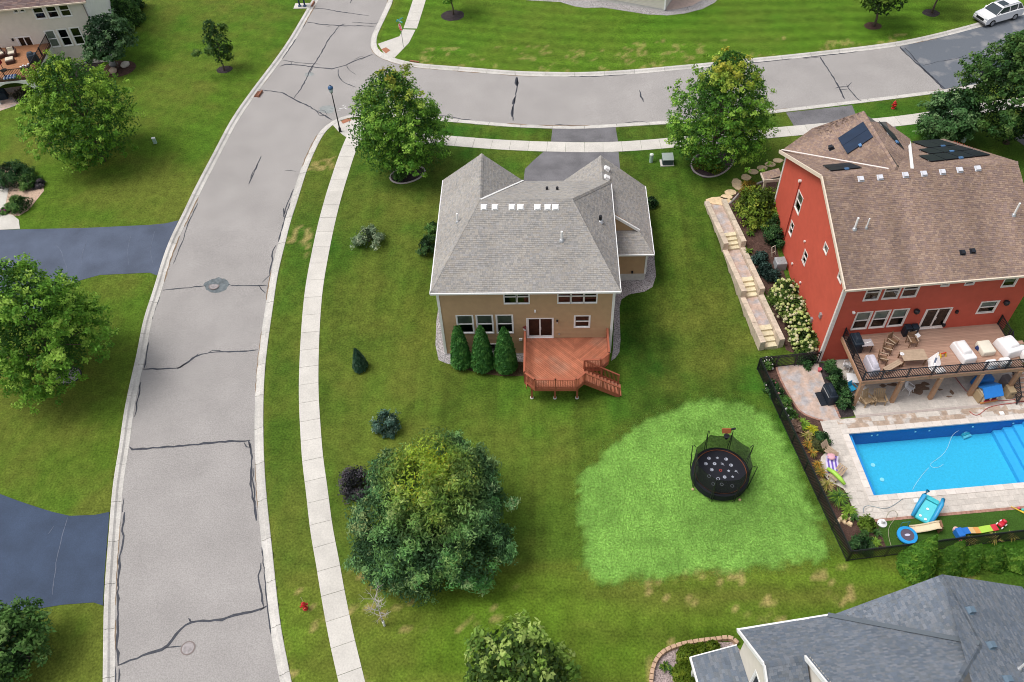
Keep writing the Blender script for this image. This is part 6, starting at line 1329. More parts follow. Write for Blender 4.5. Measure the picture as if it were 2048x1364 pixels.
rk = drape('top_rock_bed', wpx((995, -6), (1060, 1), (1120, 4), (1150, 13), (1172, 16), (1205, 15), (1250, 22), (1295, 29), (1335, 31), (1370, 27), (1405, 18), (1430, 5), (1440, -8), (1330, -20), (1100, -20)), .012, M_['rock'], .8); tag(rk, kind='structure')
pt_ = drape('stone_apron', wpx((1333, 20), (1352, 19), (1385, 11), (1404, 0), (1408, -8), (1331, -8)), .02, mat('pink_stone', (.50, .38, .33), .85, n1=(3, .15)), .6); tag(pt_, kind='structure')
# left edge entry of a house beyond the frame
LE = thing('porch_column', 'white porch column with stone base cut off at the left edge', 'column', gp(6, 375)); b = MB(); b.box(-.22, .22, -.22, .22, 0, 1.0); b.build('stone_base', M_['rock'], LE, True, bevel=.02); b = MB(); b.box(-.15, .15, -.15, .15, 1.0, 2.6); b.build('shaft', M_['white'], LE, True); b = MB(); b.box(-.26, .26, -.26, .26, .98, 1.06); b.build('cap', M_['white'], LE, True)
eb = drape('entry_bed', wpx((-30, 330), (20, 335), (60, 345), (86, 362), (88, 382), (72, 402), (58, 420), (38, 432), (0, 430), (-30, 428)), .02, mat('tan_rock_mulch', (.50, .36, .27), .9, n1=(11, .5), bump=(11, .8)), .8); tag(eb, kind='structure')
ew = drape('entry_walk', wpx((-40, 370), (0, 372), (18, 378), (12, 405), (5, 428), (25, 430), (38, 440), (40, 458), (-40, 462)), .035, M_['concrete'], .8, None, .06); tag(ew, kind='structure')
# beds round the corner house and trees
def bed(name, px, m, dz=.012, sp=.6): o = drape(name, wpx(*px), dz, M_[m] if isinstance(m, str) else m, sp); tag(o, kind='structure'); return o
bed('rock_border_left', [(879, 600), (873, 640), (871, 690), (877, 720), (893, 727), (925, 734), (960, 742), (1050, 748), (1056, 720), (1050, 700), (900, 700), (893, 706), (886, 640)], 'rock')
bed('mulch_under_arborvitae', [(905, 722), (960, 724), (1048, 724), (1048, 752), (1010, 753), (960, 747), (915, 735)], mat('brown_leaf_litter', (.10, .065, .035), .95, n1=(9, .5), bump=(14, .9)), .02)
bed('rock_border_right', [(1226, 700), (1222, 722), (1231, 716), (1239, 704), (1241, 680), (1239, 615), (1243, 599), (1258, 589), (1290, 583), (1305, 574), (1312, 552), (1309, 520), (1304, 455), (1296, 440), (1288, 470), (1286, 552), (1236, 554), (1230, 590)], 'rock', .012, .5)
M_['edging'] = mat('pale_concrete_edging', (.42, .37, .36), .85, n1=(5, .15))
def edging(name, label, px, closed=True):
    L = smooth_line(wpx(*(px + [px[0]] if closed else px)), .25, 1); o = MB().tube([(x, y, hz(x, y) + .02) for x, y in L], .085, 6).build(name, M_['edging'], None); tag(o, label, 'edging'); return o
T5B = [(1398, 308), (1386, 317), (1379, 331), (1387, 346), (1408, 356), (1437, 353), (1455, 342), (1466, 328), (1472, 313), (1460, 300), (1425, 298)]
bed('maple_bed_east', T5B, mat('purple_mulch', (.075, .05, .058), .95, n1=(12, .5), bump=(16, .9))); edging('bed_edging', 'pale curved edging round the mulch bed under the driveway maple', T5B)
T4B = [(786, 345), (778, 353), (780, 361), (792, 368), (808, 368.5), (830, 363), (848, 352), (853, 341), (846, 334), (815, 330)]
bed('maple_bed_west', T4B, 'mulch_dark'); edging('bed_edging', 'thin pale edging round the mulch bed under the corner maple', T4B)
edging('bed_edging', 'curved pale edging of the shrub bed beside the stepping stones', [(1458, 408), (1470, 398), (1478, 385), (1500, 373), (1530, 362), (1550, 352)], False)
def disc_bed(name, u, v, rx, ry, m): c = gxy(u, v); o = drape(name, [(c[0] + rx * math.cos(t) * RND.uniform(.93, 1.07), c[1] + ry * math.sin(t) * RND.uniform(.93, 1.07)) for t in [2 * math.pi * k / 18 for k in range(18)]], .012, M_[m], .5); tag(o, kind='structure')
disc_bed('tree_ring', 136, 751, 1.0, .85, 'rock'); disc_bed('tree_ring', 449, 139, .85, .75, 'mulch_dark'); disc_bed('tree_ring', 236, 138, 1.9, 1.7, 'mulch'); disc_bed('tree_ring', 906, 31, 1.3, 1.2, 'mulch_dark'); disc_bed('tree_ring', 1746, 52, .9, .8, 'mulch'); disc_bed('tree_ring', 1862, 26, .9, .8, 'mulch_dark'); disc_bed('tree_ring', 30, 1325, 1.0, .9, 'mulch_dark'); disc_bed('tree_ring', 872, 1092, 1.4, 1.1, 'mulch')
c = gxy(136, 752); b = MB(); b.tube([(c[0] + 1.0 * math.cos(t), c[1] + .86 * math.sin(t), .03) for t in [2 * math.pi * k / 24 for k in range(25)]], .05, 6, False); o = b.build('ring_edging', M_['black'], None); tag(o, 'black plastic edging round the rock ring of the left maple', 'edging')
# ================================================================ street furniture, vehicles, trampoline
def lamp(label, p, H):
    t = thing('street_lamp', label, 'street lamp', p)
    MB().lathe([(.13, 0), (.13, .35), (.09, .5)], 12).build('base', M_['black'], t, True); MB().tube([(0, 0, .4), (0, 0, H - .75)], [.065, .045], 10).build('pole', M_['black'], t, True)
    MB().lathe([(.05, H - .8), (.13, H - .72), (.16, H - .68)], 12).build('fitter', M_['black'], t, True); MB().lathe([(.15, H - .68), (.22, H - .45), (.2, H - .25), (.10, H - .22)], 14).build('globe', flat('lamp_globe', (.45, .55, .60), .2, .5), t, True, smooth=True)
    MB().lathe([(.25, H - .30), (.24, H - .16), (.12, H - .02), (.03, H + .02)], 14).build('hood', flat('lamp_blue_hood', (.04, .11, .25), .3, .5), t, True, smooth=True); MB().lathe([(.06, H + .0), (.06, H + .06), (.02, H + .09)], 10).build('photocell', M_['black'], t, True)
lamp('tall black street lamp with blue topped globe at the street corner', gp(680.7, 263.5), 5.05)
p = gp(604, 13); t = thing('utility_post', 'dark blue post on a concrete pad at the top edge of the street', 'post', p); b = MB(); b.box(-.9, .8, -.5, .7, -.1, .04); b.build('pad', M_['concrete'], t, True)
for dx in (-.25, .35): b = MB(); b.tube([(dx, 0, 0), (dx, 0, 1.2)], .1, 8); b.build('leg', flat('navy_post', (.03, .05, .10), .5), t, True); MB().lathe([(.2, 0), (.2, .1), (.1, .15)], 10, (dx, 0, .04)).build('foot', flat('navy_post_foot', (.06, .10, .18), .5), t, True)
b = MB(); b.box(-.5, .6, -.3, .3, 1.2, 2.1); b.build('cabinet', flat('navy_cabinet', (.03, .05, .10), .5), t, True, bevel=.03)
# stop sign with street name blades
p = gp(807, 95); t = thing('stop_sign', 'red octagonal stop sign with teal street name blades', 'sign', p, -.95)
MB().tube([(0, 0, 0), (0, 0, 3.05)], .03, 6).build('post', M_['steel'], t, True)
oc = [(.4 * math.cos(math.pi / 8 + k * math.pi / 4), .4 * math.sin(math.pi / 8 + k * math.pi / 4)) for k in range(8)]
for r, d, m, nm in ((1.0, (.035, .045), M_['white'], 'sign_border'), (.92, (.045, .050), flat('stop_red', (.50, .02, .03), .5), 'sign_face')):
    b = MB(); b.add([(x * r, -d[0], 2.35 + y * r) for x, y in oc] + [(x * r, -d[1], 2.35 + y * r) for x, y in oc], [tuple(range(8)), tuple(range(15, 7, -1))] + [(i, (i + 1) % 8, 8 + (i + 1) % 8, 8 + i) for i in range(8)]); b.build(nm, m, t, True)
cu = bpy.data.curves.new('stop_text', 'FONT'); cu.body = 'STOP'; cu.size = .3; cu.align_x = 'CENTER'; cu.align_y = 'CENTER'; tx = bpy.data.objects.new('tmp_text', cu); COL.objects.link(tx)
bpy.context.view_layer.update(); me = bpy.data.meshes.new_from_object(tx.evaluated_get(bpy.context.evaluated_depsgraph_get())); bpy.data.objects.remove(tx)
me.materials.clear(); me.materials.append(M_['white']); o = link('lettering', me, t, True); o.rotation_euler = (math.pi / 2, 0, 0); o.location = (0, -.053, 2.35)
for a, z in ((.2, 2.95), (1.75, 3.12)): b = MB(); b.obox((0, 0, z), (.85, .02, .16), a); b.build('name_blade', flat('teal_blade_%.1f' % a, (.05, .42, .42), .4), t, True); b = MB(); b.obox((0, 0, z + .05), (.62, .026, .05), a); b.build('blade_stripe', M_['white'], t, True)
def hydrant(label, p, rz):
    t = thing('fire_hydrant', label, 'hydrant', p, rz, 'red fire hydrants'); m = M_['red_hyd']
    MB().lathe([(.17, 0), (.17, .06), (.12, .08), (.12, .55), (.16, .57), (.16, .62), (.13, .66), (.10, .76), (.04, .8)], 14).build('barrel', m, t, True, smooth=False); MB().lathe([(.04, .78), (.04, .86)], 6).build('operating_nut', m, t, True)
    for a in (0, math.pi): b = MB(); b.tube([(0, 0, .45), (.22 * math.cos(a), .22 * math.sin(a), .45)], .06, 10); b.tube([(.2 * math.cos(a), .2 * math.sin(a), .45), (.25 * math.cos(a), .25 * math.sin(a), .45)], .075, 10); b.build('side_outlet', m, t, True)
    b = MB(); b.tube([(0, 0, .42), (0, -.24, .42)], .08, 12); b.tube([(0, -.21, .42), (0, -.27, .42)], .1, 12); b.build('pumper_outlet', m, t, True); MB().tube([(.05, .1, .7), (.05, .1, 1.35)], .012, 6).build('marker_rod', flat('rod_yellow', (.7, .6, .4), .5), t, True)
hydrant('red fire hydrant on the grass strip near the bare sapling', gp(611, 1217), .5); hydrant('red fire hydrant beside the far kerb behind the red house', gp(1786, 217), .2)
def pedestal(label, u, v, r, h, m='green_util', box=False):
    t = thing('utility_pedestal', label, 'utility box', gp(u, v), .2)
    if box: b = MB(); b.box(-r, r, -r * .7, r * .7, 0, h); b.build('body', M_[m], t, True, bevel=.03); b = MB(); b.box(-r * 1.08, r * 1.08, -r * .78, r * .78, h, h + .05); b.build('cap', M_['white'], t, True, bevel=.02)
    else: MB().lathe([(r, 0), (r, h), (r * .9, h + .02)], 14).build('body', M_[m], t, True); MB().lathe([(r * 1.08, h), (r * 1.08, h + .1), (r * .6, h + .17)], 14).build('cap', flat('pale_cap' + str(u), (.60, .66, .60), .6), t, True)
pedestal('pale green utility pedestal on the left lawn by the maple', 311, 287, .16, .62, box=True); pedestal('pale green cylinder pedestal beside the transformer box', 1302, 324, .17, .75); pedestal('pale green cylinder pedestal behind the red house', 1926, 283, .19, .85)
t = thing('transformer_box', 'grey green transformer cabinet on a concrete pad by the driveway', 'transformer', gp(1334, 326), .02)
b = MB(); b.box(-.62, .58, -.5, .45, -.1, .06); b.build('pad', M_['concrete'], t, True); b = MB(); b.hexa([(-.45, -.42, .06), (.45, -.42, .06), (.45, .4, .06), (-.45, .4, .06), (-.45, -.42, .62), (.45, -.42, .62), (.45, .4, .72), (-.45, .4, .72)]); b.build('cabinet', flat('cabinet_dark', (.06, .09, .10), .6), t, True); b = MB(); b.hexa([(-.5, -.48, .62), (.5, -.48, .62), (.5, .44, .74), (-.5, .44, .74), (-.5, -.48, .68), (.5, -.48, .68), (.5, .44, .80), (-.5, .44, .80)]); b.build('lid', M_['util_grey'], t, True)
# cars
M_['car_white'] = mat('white_car_paint', (.78, .78, .80), .25, spec=.5, coat=.6); M_['car_dark'] = mat('black_car_paint', (.015, .017, .022), .25, spec=.5, coat=.6); M_['car_glass'] = mat('car_glass', (.02, .035, .045), .08, spec=.7); M_['tyre'] = flat('tyre', (.015, .015, .015), .9); M_['rim'] = flat('alloy', (.45, .46, .48), .3, .6, metal=.7)
def car(name, label, p, rz, paint):
    t = thing(name, label, 'car', p, rz); L, Wd = 4.95, .98
    prof = [(-2.45, .42, .9), (-2.47, .75, .93), (-2.3, .98, .94), (-1.25, 1.12, .96), (0, 1.14, .98), (1.6, 1.16, .98), (2.35, 1.10, .95), (2.46, .8, .95), (2.44, .45, .93)]
    vs = []; fs = []; n = len(prof)
    for x, z, w in prof: vs += [(x, -w, z), (x, -w * .82, z + .05 if z > .9 else z), (x, w * .82, z + .05 if z > .9 else z), (x, w, z)]
    for i in range(n - 1):
        for j in range(3): fs.append((4 * i + j, 4 * i + j + 1, 4 * i + j + 5, 4 * i + j + 4))
    base = len(vs)
    for x, z, w in prof: vs += [(x, -w, .34), (x, w, .34)]
    for i in range(n - 1): fs += [(4 * i, 4 * i + 4, base + 2 * i + 2, base + 2 * i), (4 * i + 3, base + 2 * i + 1, base + 2 * i + 3, 4 * i + 7)]
    fs += [(0, base, base + 1, 3, 2, 1), (4 * n - 4, 4 * n - 3, 4 * n - 2, 4 * n - 1, base + 2 * n - 1, base + 2 * n - 2)]
    b = MB(); b.add(vs, fs); o = b.build('body', paint, t, True); bv = o.modifiers.new('bevel', 'BEVEL'); bv.width = .05; bv.segments = 2
    gl = [(-1.35, 1.15, .88), (-.55, 1.66, .72), (1.9, 1.70, .72), (2.3, 1.15, .88)]
    b = MB(); b.add([(x, s * w, z) for x, z, w in gl for s in (-1, 1)], [(0, 1, 3, 2), (4, 5, 7, 6), (0, 2, 4, 6), (1, 7, 5, 3)]); b.build('glasshouse', M_['car_glass'], t, True)
    b = MB(); b.hexa([(-.58, -.73, 1.64), (1.92, -.73, 1.68), (1.92, .73, 1.68), (-.58, .73, 1.64), (-.5, -.68, 1.73), (1.85, -.68, 1.77), (1.85, .68, 1.77), (-.5, .68, 1.73)]); b.build('roof', paint, t, True, bevel=.03)
    b = MB(); b.box(-.3, .55, -.45, .45, 1.735, 1.765); b.build('sunroof', M_['car_glass'], t, True)
    for s in (-1, 1):
        for x0, x1 in ((-1.3, -.56), (.42, .44), (1.45, 1.5), (2.26, 1.9)): b = MB(); b.bar((x0, s * .89, 1.16), (x1, s * .735, 1.66), .07, .05, (0, s, .2)); b.build('pillar', paint, t, True)
        b = MB(); b.box(-1.05, -.85, s * 1.0 - .09, s * 1.0 + .09, 1.12, 1.3); b.build('mirror', paint, t, True, bevel=.03); b = MB(); b.box(-2.44, -2.2, s * .72 - .18, s * .72 + .18, .80, .96); b.build('headlight', M_['glass'] if False else flat('headlamp' + name + str(s), (.6, .62, .65), .1, .6), t, True, bevel=.02)
        b = MB(); b.box(2.4, 2.47, s * .75 - .15, s * .75 + .15, .75, 1.05); b.build('taillight', M_['red_hyd'], t, True)
        b = MB(); b.bar((-.4, s * .62, 1.80), (1.75, s * .62, 1.83), .04, .04); b.build('roof_rail', M_['steel'], t, True)
        for x in (-1.55, 1.45):
            w = MB(); w.tube([(x, s * .80, .36), (x, s * 1.0, .36)], .36, 20); wo_ = w.build('wheel', M_['tyre'], t, True); r = MB(); r.tube([(x, s * .995, .36), (x, s * 1.012, .36)], .23, 16); r.build('rim', M_['rim'], wo_, True)
    b = MB(); b.box(-2.50, -2.44, -.5, .5, .62, .86); b.build('grille', M_['black'], t, True); b = MB(); b.box(-2.52, -2.40, -.88, .88, .36, .52); b.build('bumper', flat('bumper' + name, (.10, .10, .11), .5), t, True, bevel=.03)
    return t
f0 = gp(1956, 47); d0 = np.array(gxy(2060, 14)) - np.array(gxy(1956, 44)); ah = math.atan2(d0[1], d0[0]); p = f0[:2] + 2.45 * np.array([math.cos(ah), math.sin(ah)]); car('parked_suv', 'white sport utility vehicle parked at the far kerb', (p[0], p[1], hz(*p) + ROAD_DZ), ah, M_['car_white'])
f0 = gp(1975, 166); d0 = np.array(gxy(2040, 153)) - np.array(gxy(1941, 170)); ah = math.atan2(d0[1], d0[0]); p = f0[:2] + 2.4 * np.array([math.cos(ah), math.sin(ah)]) + .9 * np.array([-math.sin(ah), math.cos(ah)]); car('parked_car', 'black car half hidden behind the big dark tree', (p[0], p[1], hz(*p) + ROAD_DZ), ah, M_['car_dark'])
# trampoline with safety net
TP = thing('trampoline', 'large black trampoline with safety net on the pale green patch', 'trampoline', (19.18, -11.05, 0)); RT_, HT_ = 1.86, .80
def ringf(r0, z0, r1, z1, n=48):
    b = MB(); 
    for k in range(n):
        a, c = 2 * math.pi * k / n, 2 * math.pi * (k + 1) / n; b.poly([(r0 * math.cos(a), r0 * math.sin(a), z0), (r1 * math.cos(a), r1 * math.sin(a), z1), (r1 * math.cos(c), r1 * math.sin(c), z1), (r0 * math.cos(c), r0 * math.sin(c), z0)])
    return b
MB().lathe([(1.68, HT_ - .03), (1.68, HT_ - .01), (.01, HT_ - .012)], 48).build('jump_mat', flat('black_mat', (.010, .011, .018), .7), TP, True)
ringf(1.68, HT_, RT_ + .05, HT_ + .015).build('pad', flat('dark_pad', (.008, .009, .014), .6), TP, True); ringf(RT_ + .05, HT_ + .015, RT_ + .06, .28).build('skirt', flat('dark_skirt', (.010, .011, .018), .7), TP, True)
MB().tube([(1.70 * math.cos(t), 1.70 * math.sin(t), HT_ + .02) for t in [2 * math.pi * k / 48 for k in range(49)]], .022, 6, False).build('orange_piping', flat('rust_piping', (.22, .06, .02), .6), TP, True)
nm = bpy.data.materials.new('safety_net'); nm.use_nodes = True; nn_ = nm.node_tree; pb = nn_.nodes['Principled BSDF']; pb.inputs['Base Color'].default_value = (.006, .010, .008, 1); pb.inputs['Roughness'].default_value = .9
tn = nn_.nodes.new('ShaderNodeBsdfTransparent'); mxn = nn_.nodes.new('ShaderNodeMixShader'); mxn.inputs[0].default_value = .74; nn_.links.new(tn.outputs[0], mxn.inputs[1]); nn_.links.new(pb.outputs[0], mxn.inputs[2]); nn_.links.new(mxn.outputs[0], nn_.nodes['Material Output'].inputs['Surface'])
NP = 8; A0 = .38; HN = 2.6
for k in range(NP):
    a = A0 + 2 * math.pi * k / NP; ca, sa = math.cos(a), math.sin(a)
    b = MB(); 
    for da in (-.035, .035): c2_, s2_ = math.cos(a + da), math.sin(a + da); b.tube([(1.95 * c2_, 1.95 * s2_, .02), (2.02 * c2_, 2.02 * s2_, HT_), (2.14 * ca, 2.14 * sa, HN + .05), (2.08 * ca, 2.08 * sa, HN + .2), (1.9 * ca, 1.9 * sa, HN)], .022, 6)
    b.build('net_pole', M_['black'], TP, True)
    a2 = A0 + 2 * math.pi * (k + 1) / NP; b = MB(); K = 5
    for j in range(K):
        f0_, f1_ = j / K, (j + 1) / K
        def np_(f, z, sag=0): q0 = np.array([ca, sa]) * 1.86; q1 = np.array([math.cos(a2), math.sin(a2)]) * 1.86; q = q0 * (1 - f) + q1 * f; return (q[0], q[1], z)
        sg = lambda f: .22 * 4 * f * (1 - f) * .55
        b.poly([np_(f0_, HT_ + .02), np_(f1_, HT_ + .02), np_(f1_, HN - sg(f1_)), np_(f0_, HN - sg(f0_))])
    b.build('net_panel', nm, TP, True)
    b = MB(); b.tube([(1.78 * ca, 1.78 * sa, HT_ - .05), (1.8 * ca, 1.8 * sa, .02)], .03, 6); b.build('leg', M_['black'], TP, True)
M_['print'] = flat('white_print', (.36, .38, .45), .8, amt=.3)
def star(x, y, r): b = MB(); b.poly([(x + (r if i % 2 == 0 else r * .45) * math.cos(.3 + i * math.pi / 5), y + (r if i % 2 == 0 else r * .45) * math.sin(.3 + i * math.pi / 5), HT_ + .002) for i in range(10)]); return b
def ringp(x, y, r, w=.4, z=HT_ + .002):
    b = MB()
    for k in range(16): a, c = k * math.pi / 8, (k + 1) * math.pi / 8; b.poly([(x + r * math.cos(a), y + r * math.sin(a), z), (x + r * math.cos(c), y + r * math.sin(c), z), (x + r * w * math.cos(c), y + r * w * math.sin(c), z), (x + r * w * math.cos(a), y + r * w * math.sin(a), z)])
    return b
spots = [(-.62, 1.05), (-.05, 1.08), (.52, .98), (-.88, .62), (-.3, .62), (.22, .55), (.78, .5), (-.55, .15), (.55, .05), (1.05, -.02), (.22, -.42), (.75, -.4), (-.6, -.95), (-.05, -.98), (.62, -1.1), (-.8, -.35), (-.22, -.55)]
for i, (x, y) in enumerate(spots):
    b = star(x, y, .12) if i in (1, 8, 11) else ringp(x, y, .12, .25 if i in (4, 10) else .7)
    if i in (0, 2, 3, 6, 7): b.v += ringp(x + .02, y, .07, .1, HT_ + .004).v; off_ = len(b.v) - 64; b.f += [(off_ + 4 * k, off_ + 4 * k + 1, off_ + 4 * k + 2, off_ + 4 * k + 3) for k in range(16)]; b.c += [None] * 16
    if i in (5, 9): b = MB(); b.poly([(x - .1, y + .16, HT_ + .002), (x + .13, y - .14, HT_ + .002), (x + .02, y + .12, HT_ + .002)]); b.poly([(x - .14, y + .05, HT_ + .002), (x - .02, y - .02, HT_ + .002), (x + .1, y + .08, HT_ + .002)])
    b.build('mat_print', M_['print'], TP, True)
ringp(0.03, .1, .1, .6).build('logo_ring', flat('logo_red', (.35, .05, .04), .7), TP, True)
HB = thing('basketball_hoop', 'orange and black hoop clipped on the back pole of the trampoline', 'hoop', (19.6, -9.12, 2.35)); b = MB(); b.hexa([(-.28, 0, .1), (.28, 0, .1), (.28, .03, .1), (-.28, .03, .1), (-.34, .12, .5), (.34, .12, .5), (.34, .15, .5), (-.34, .15, .5)]); b.build('backboard', flat('hoop_orange', (.40, .13, .05), .6), HB, True); b = MB(); b.obox((.42, .1, .42), (.3, .1, .12), .3); b.build('padding', M_['black'], HB, True); MB().tube([(.18 * math.cos(t), -.2 + .18 * math.sin(t), .12) for t in [2 * math.pi * k / 16 for k in range(17)]], .018, 6, False).build('rim', M_['black'], HB, True); MB().lathe([(.17, .1), (.1, -.2), (.08, -.2)], 12, (0, -.2, 0)).build('net', M_['black'], HB, True)
for a in (3.6, 5.3): b = MB(); b.lathe([(.02, 0), (.09, .03), (.1, .08), (.05, .12)], 10, (2.05 * math.cos(a), 2.05 * math.sin(a), 0)); b.build('foot_weight', flat('tan_weight%.1f' % a, (.5, .36, .2), .7), TP, True)
# litter: white plastic scraps on the road by the corner lamp
t = thing('painted_marks', 'white spray paint marks on the street by the corner lamp', 'road marking', gp(683, 215))
c = gp(683, 215); b = MB()
for dx, dy, l, a in ((0, 0, .5, .3), (.3, .25, .35, 1.6), (-.2, -.3, .3, .1), (.45, -.1, .3, -.5), (.1, .5, .25, .9)): b.obox((c[0] + dx, c[1] + dy, c[2] + ROAD_DZ + .007), (l, .05, .004), a)
b.build('paint_dash', M_['white'], t)
# ================================================================ plants
def unit(v): return v / (np.linalg.norm(v, axis=1)[:, None] + 1e-9)
def leaf_mesh(name, P, N, S, C, asp=.55, up=None, fold=.0):
    """rhombic leaves at P with normals N, half length S, colours C"""
    n = len(P); r = rng.normal(size=(n, 3)) if up is None else up + rng.normal(size=(n, 3)) * .25
    a = unit(r - N * (r * N).sum(1)[:, None]); b = np.cross(N, a)
    S = S[:, None]; V = np.stack([P - a * S, P + b * S * asp - N * S * fold, P + a * S, P - b * S * asp - N * S * fold], 1).reshape(-1, 3)
    return fast_mesh(name, V, np.arange(4 * n).reshape(n, 4), C, M_['leaf'])
def prof_r(kind, t):
    if kind == 'maple': return np.where(t < .33, np.sqrt(np.clip(1 - ((.33 - t) / .40) ** 2, 0, 1)), np.clip(1 - ((t - .33) / .69) ** 1.9, 0, 1) ** .72)
    if kind == 'round': return np.sqrt(np.clip(1 - (2 * t - 1) ** 2, 0, 1)) ** .9
    if kind == 'dome': return np.clip(1 - t ** 2.4, 0, 1) ** .55
    if kind == 'cone': return np.clip(1 - t, 0, 1) ** .75 * np.clip(t * 6 + .55, 0, 1)
    if kind == 'spire': return np.clip(1 - t, 0, 1) ** .88 * np.clip(t * 5 + .62, 0, 1) * 1.12
    if kind == 'column': return np.clip((t + .10) * 4.5, 0, 1) * np.clip(1 - t, 0, 1) ** .52
    if kind == 'open': return np.clip((t + .25) * 1.6, 0, 1) * np.clip(1 - ((t - .45) / .56).clip(0, 1) ** 2.2, 0, 1) ** .6
def crown_pts(kind, n, R, z0, z1, rf, lob=.16, sq=1.0, nl=14):
    t = rng.random(n * 3) ** .85; w = prof_r(kind, t); k = rng.random(n * 3) < (w * .9 + .1); t = t[k][:n]; m = len(t)
    th = rng.random(m) * 2 * np.pi; d = np.c_[np.cos(th), np.sin(th), (t - .45) * 1.6]; d = unit(d)
    Ld = unit(rng.normal(size=(nl, 3))); amp = rng.uniform(-1, 1, nl); bump = (np.clip((d @ Ld.T - .55) / .45, 0, 1) * amp[None]).sum(1)
    r = R * prof_r(kind, t) * (1 + lob * np.clip(bump, -1.4, 1.4)) * rf(m)
    P = np.c_[r * np.cos(th), r * np.sin(th) * sq, z0 + (z1 - z0) * t]
    nr = np.c_[np.cos(th), np.sin(th), .35 + 1.1 * (t - .3)]; return P, unit(nr), t
def foliage(kind, R, z0, z1, nros, per, ls, pal, fill=.35, spread=.22, top=None, lob=.26, sq=1.0, asp=.55, droop=0.0, fillpal=None, keep=None):
    """rosettes of leaves on the outer crown plus darker leaves inside"""
    nbr = max(12, int(nros / 7)); B, BN, bt = crown_pts(kind, nbr, R * .9, z0 + .05 * (z1 - z0), z1 - .05 * (z1 - z0), lambda m: 1.05 - .30 * rng.random(m) ** 1.5, lob, sq); nbr = len(B)
    w8 = .35 + rng.random(nbr) ** 1.5; ix = rng.choice(nbr, nros, p=w8 / w8.sum()); sg = R * (.10 + .085 * rng.random(nbr))[ix][:, None]
    P = B[ix] + unit(rng.normal(size=(nros, 3))) * (rng.random((nros, 1)) ** .5) * sg * 2.0 * np.array([1, 1, .8]); P[:, 2] = np.clip(P[:, 2], max(.06, z0 * .75), None); N = unit(BN[ix] + (P - B[ix]) / (R * .35)); t = np.clip((P[:, 2] - z0) / (z1 - z0), 0, 1)
    if keep is not None: kk = keep(P); P, N, t = P[kk], N[kk], t[kk]
    m = len(P); pal = np.array(pal); tone = rng.random(m)
    C0 = pal[0] + (pal[1] - pal[0]) * tone[:, None]; hi = rng.random(m) < .38; C0[hi] = pal[1] + (pal[2] - pal[1]) * rng.random(hi.sum())[:, None]
    if top is not None:
        f = np.clip((t - top[1]) / (1 - top[1]), 0, 1) * rng.random(m) ** .7 * .9; f = np.clip(f, 0, .8)[:, None]; C0 = C0 * (1 - f) + np.array(top[0]) * f
    L = np.repeat(np.arange(m), per); k = len(L); off = unit(rng.normal(size=(k, 3))) * (rng.random((k, 1)) ** .6) * spread * 1.7; off[:, 2] = off[:, 2] * .7 - droop * np.abs(off[:, 0])
    LP = P[L] + off; LN = unit(N[L] * .9 + rng.normal(size=(k, 3)) * .55 + off * 1.2 + np.array([0, 0, .35])); LC = C0[L] * (.72 + .56 * rng.random(k))[:, None]
    LS = ls * (.7 + .6 * rng.random(k))
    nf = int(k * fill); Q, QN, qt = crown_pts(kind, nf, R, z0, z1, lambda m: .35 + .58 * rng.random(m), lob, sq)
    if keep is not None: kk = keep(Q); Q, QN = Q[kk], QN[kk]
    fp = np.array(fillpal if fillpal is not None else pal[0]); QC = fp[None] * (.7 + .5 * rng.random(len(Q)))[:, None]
    return np.vstack([LP, Q]), np.vstack([LN, unit(QN + rng.normal(size=QN.shape) * .8)]), np.r_[LS, ls * 1.15 * np.ones(len(Q))], np.vstack([LC, QC]), P
def trunk_mb(H, r, limbs, z0, seed=0):
    b = MB(); rr_ = random.Random(seed); n = 6; pts = [(rr_.uniform(-.06, .06) * k, rr_.uniform(-.06, .06) * k, H * k / n - (.15 if k == 0 else 0)) for k in range(n + 1)]
    b.tube(pts, [r * (1.35 if k == 0 else 1 - .75 * k / n) for k in range(n + 1)], 8)
    for q in limbs:
        z = max(.25 * H, min(H * .92, q[2] * .62)); f = z / H * n; i = min(n - 1, int(f)); a = np.array(pts[i]) + (np.array(pts[i + 1]) - np.array(pts[i])) * (f - i); q = np.array(q); mid = a + (q - a) * .5 + np.array([0, 0, .12 * np.linalg.norm(q - a)]); b.tube([tuple(a), tuple(mid), tuple(q)], [r * .42, r * .26, r * .1], 5)
    return b
def tree(name, label, cat, base, kind, R, z0, z1, nros, per, ls, pal, tr=.16, limbs=12, group=None, **k):
    t = thing(name, label, cat, base, 0, group); LP, LN, LS, LFC, P = foliage(kind, R, z0, z1, nros, per, ls, pal, **k)
    asp = k.get('asp', .55); link('crown', leaf_mesh('crown', LP, LN, LS, LFC, asp), t, True)
    idx = rng.choice(len(P), min(limbs, len(P)), replace=False); trunk_mb(z0 + (z1 - z0) * .62, tr, [P[i] * np.array([.75, .75, 1]) for i in idx], z0, len(label)).build('trunk', M_['bark'], t, True, smooth=True); return t
MAP = [(.080, .215, .020), (.175, .365, .034), (.38, .57, .09)]; MAPd = (.044, .13, .016)
DRK = [(.030, .092, .020), (.060, .145, .026), (.14, .23, .055)]
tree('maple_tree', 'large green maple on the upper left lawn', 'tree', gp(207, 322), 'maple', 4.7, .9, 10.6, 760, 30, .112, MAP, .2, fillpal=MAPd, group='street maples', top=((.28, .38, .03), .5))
tree('maple_tree', 'large green maple in the rock ring at the left edge', 'tree', gp(128, 750), 'maple', 4.7, .9, 11.6, 860, 30, .112, MAP, .22, fillpal=MAPd, group='street maples')
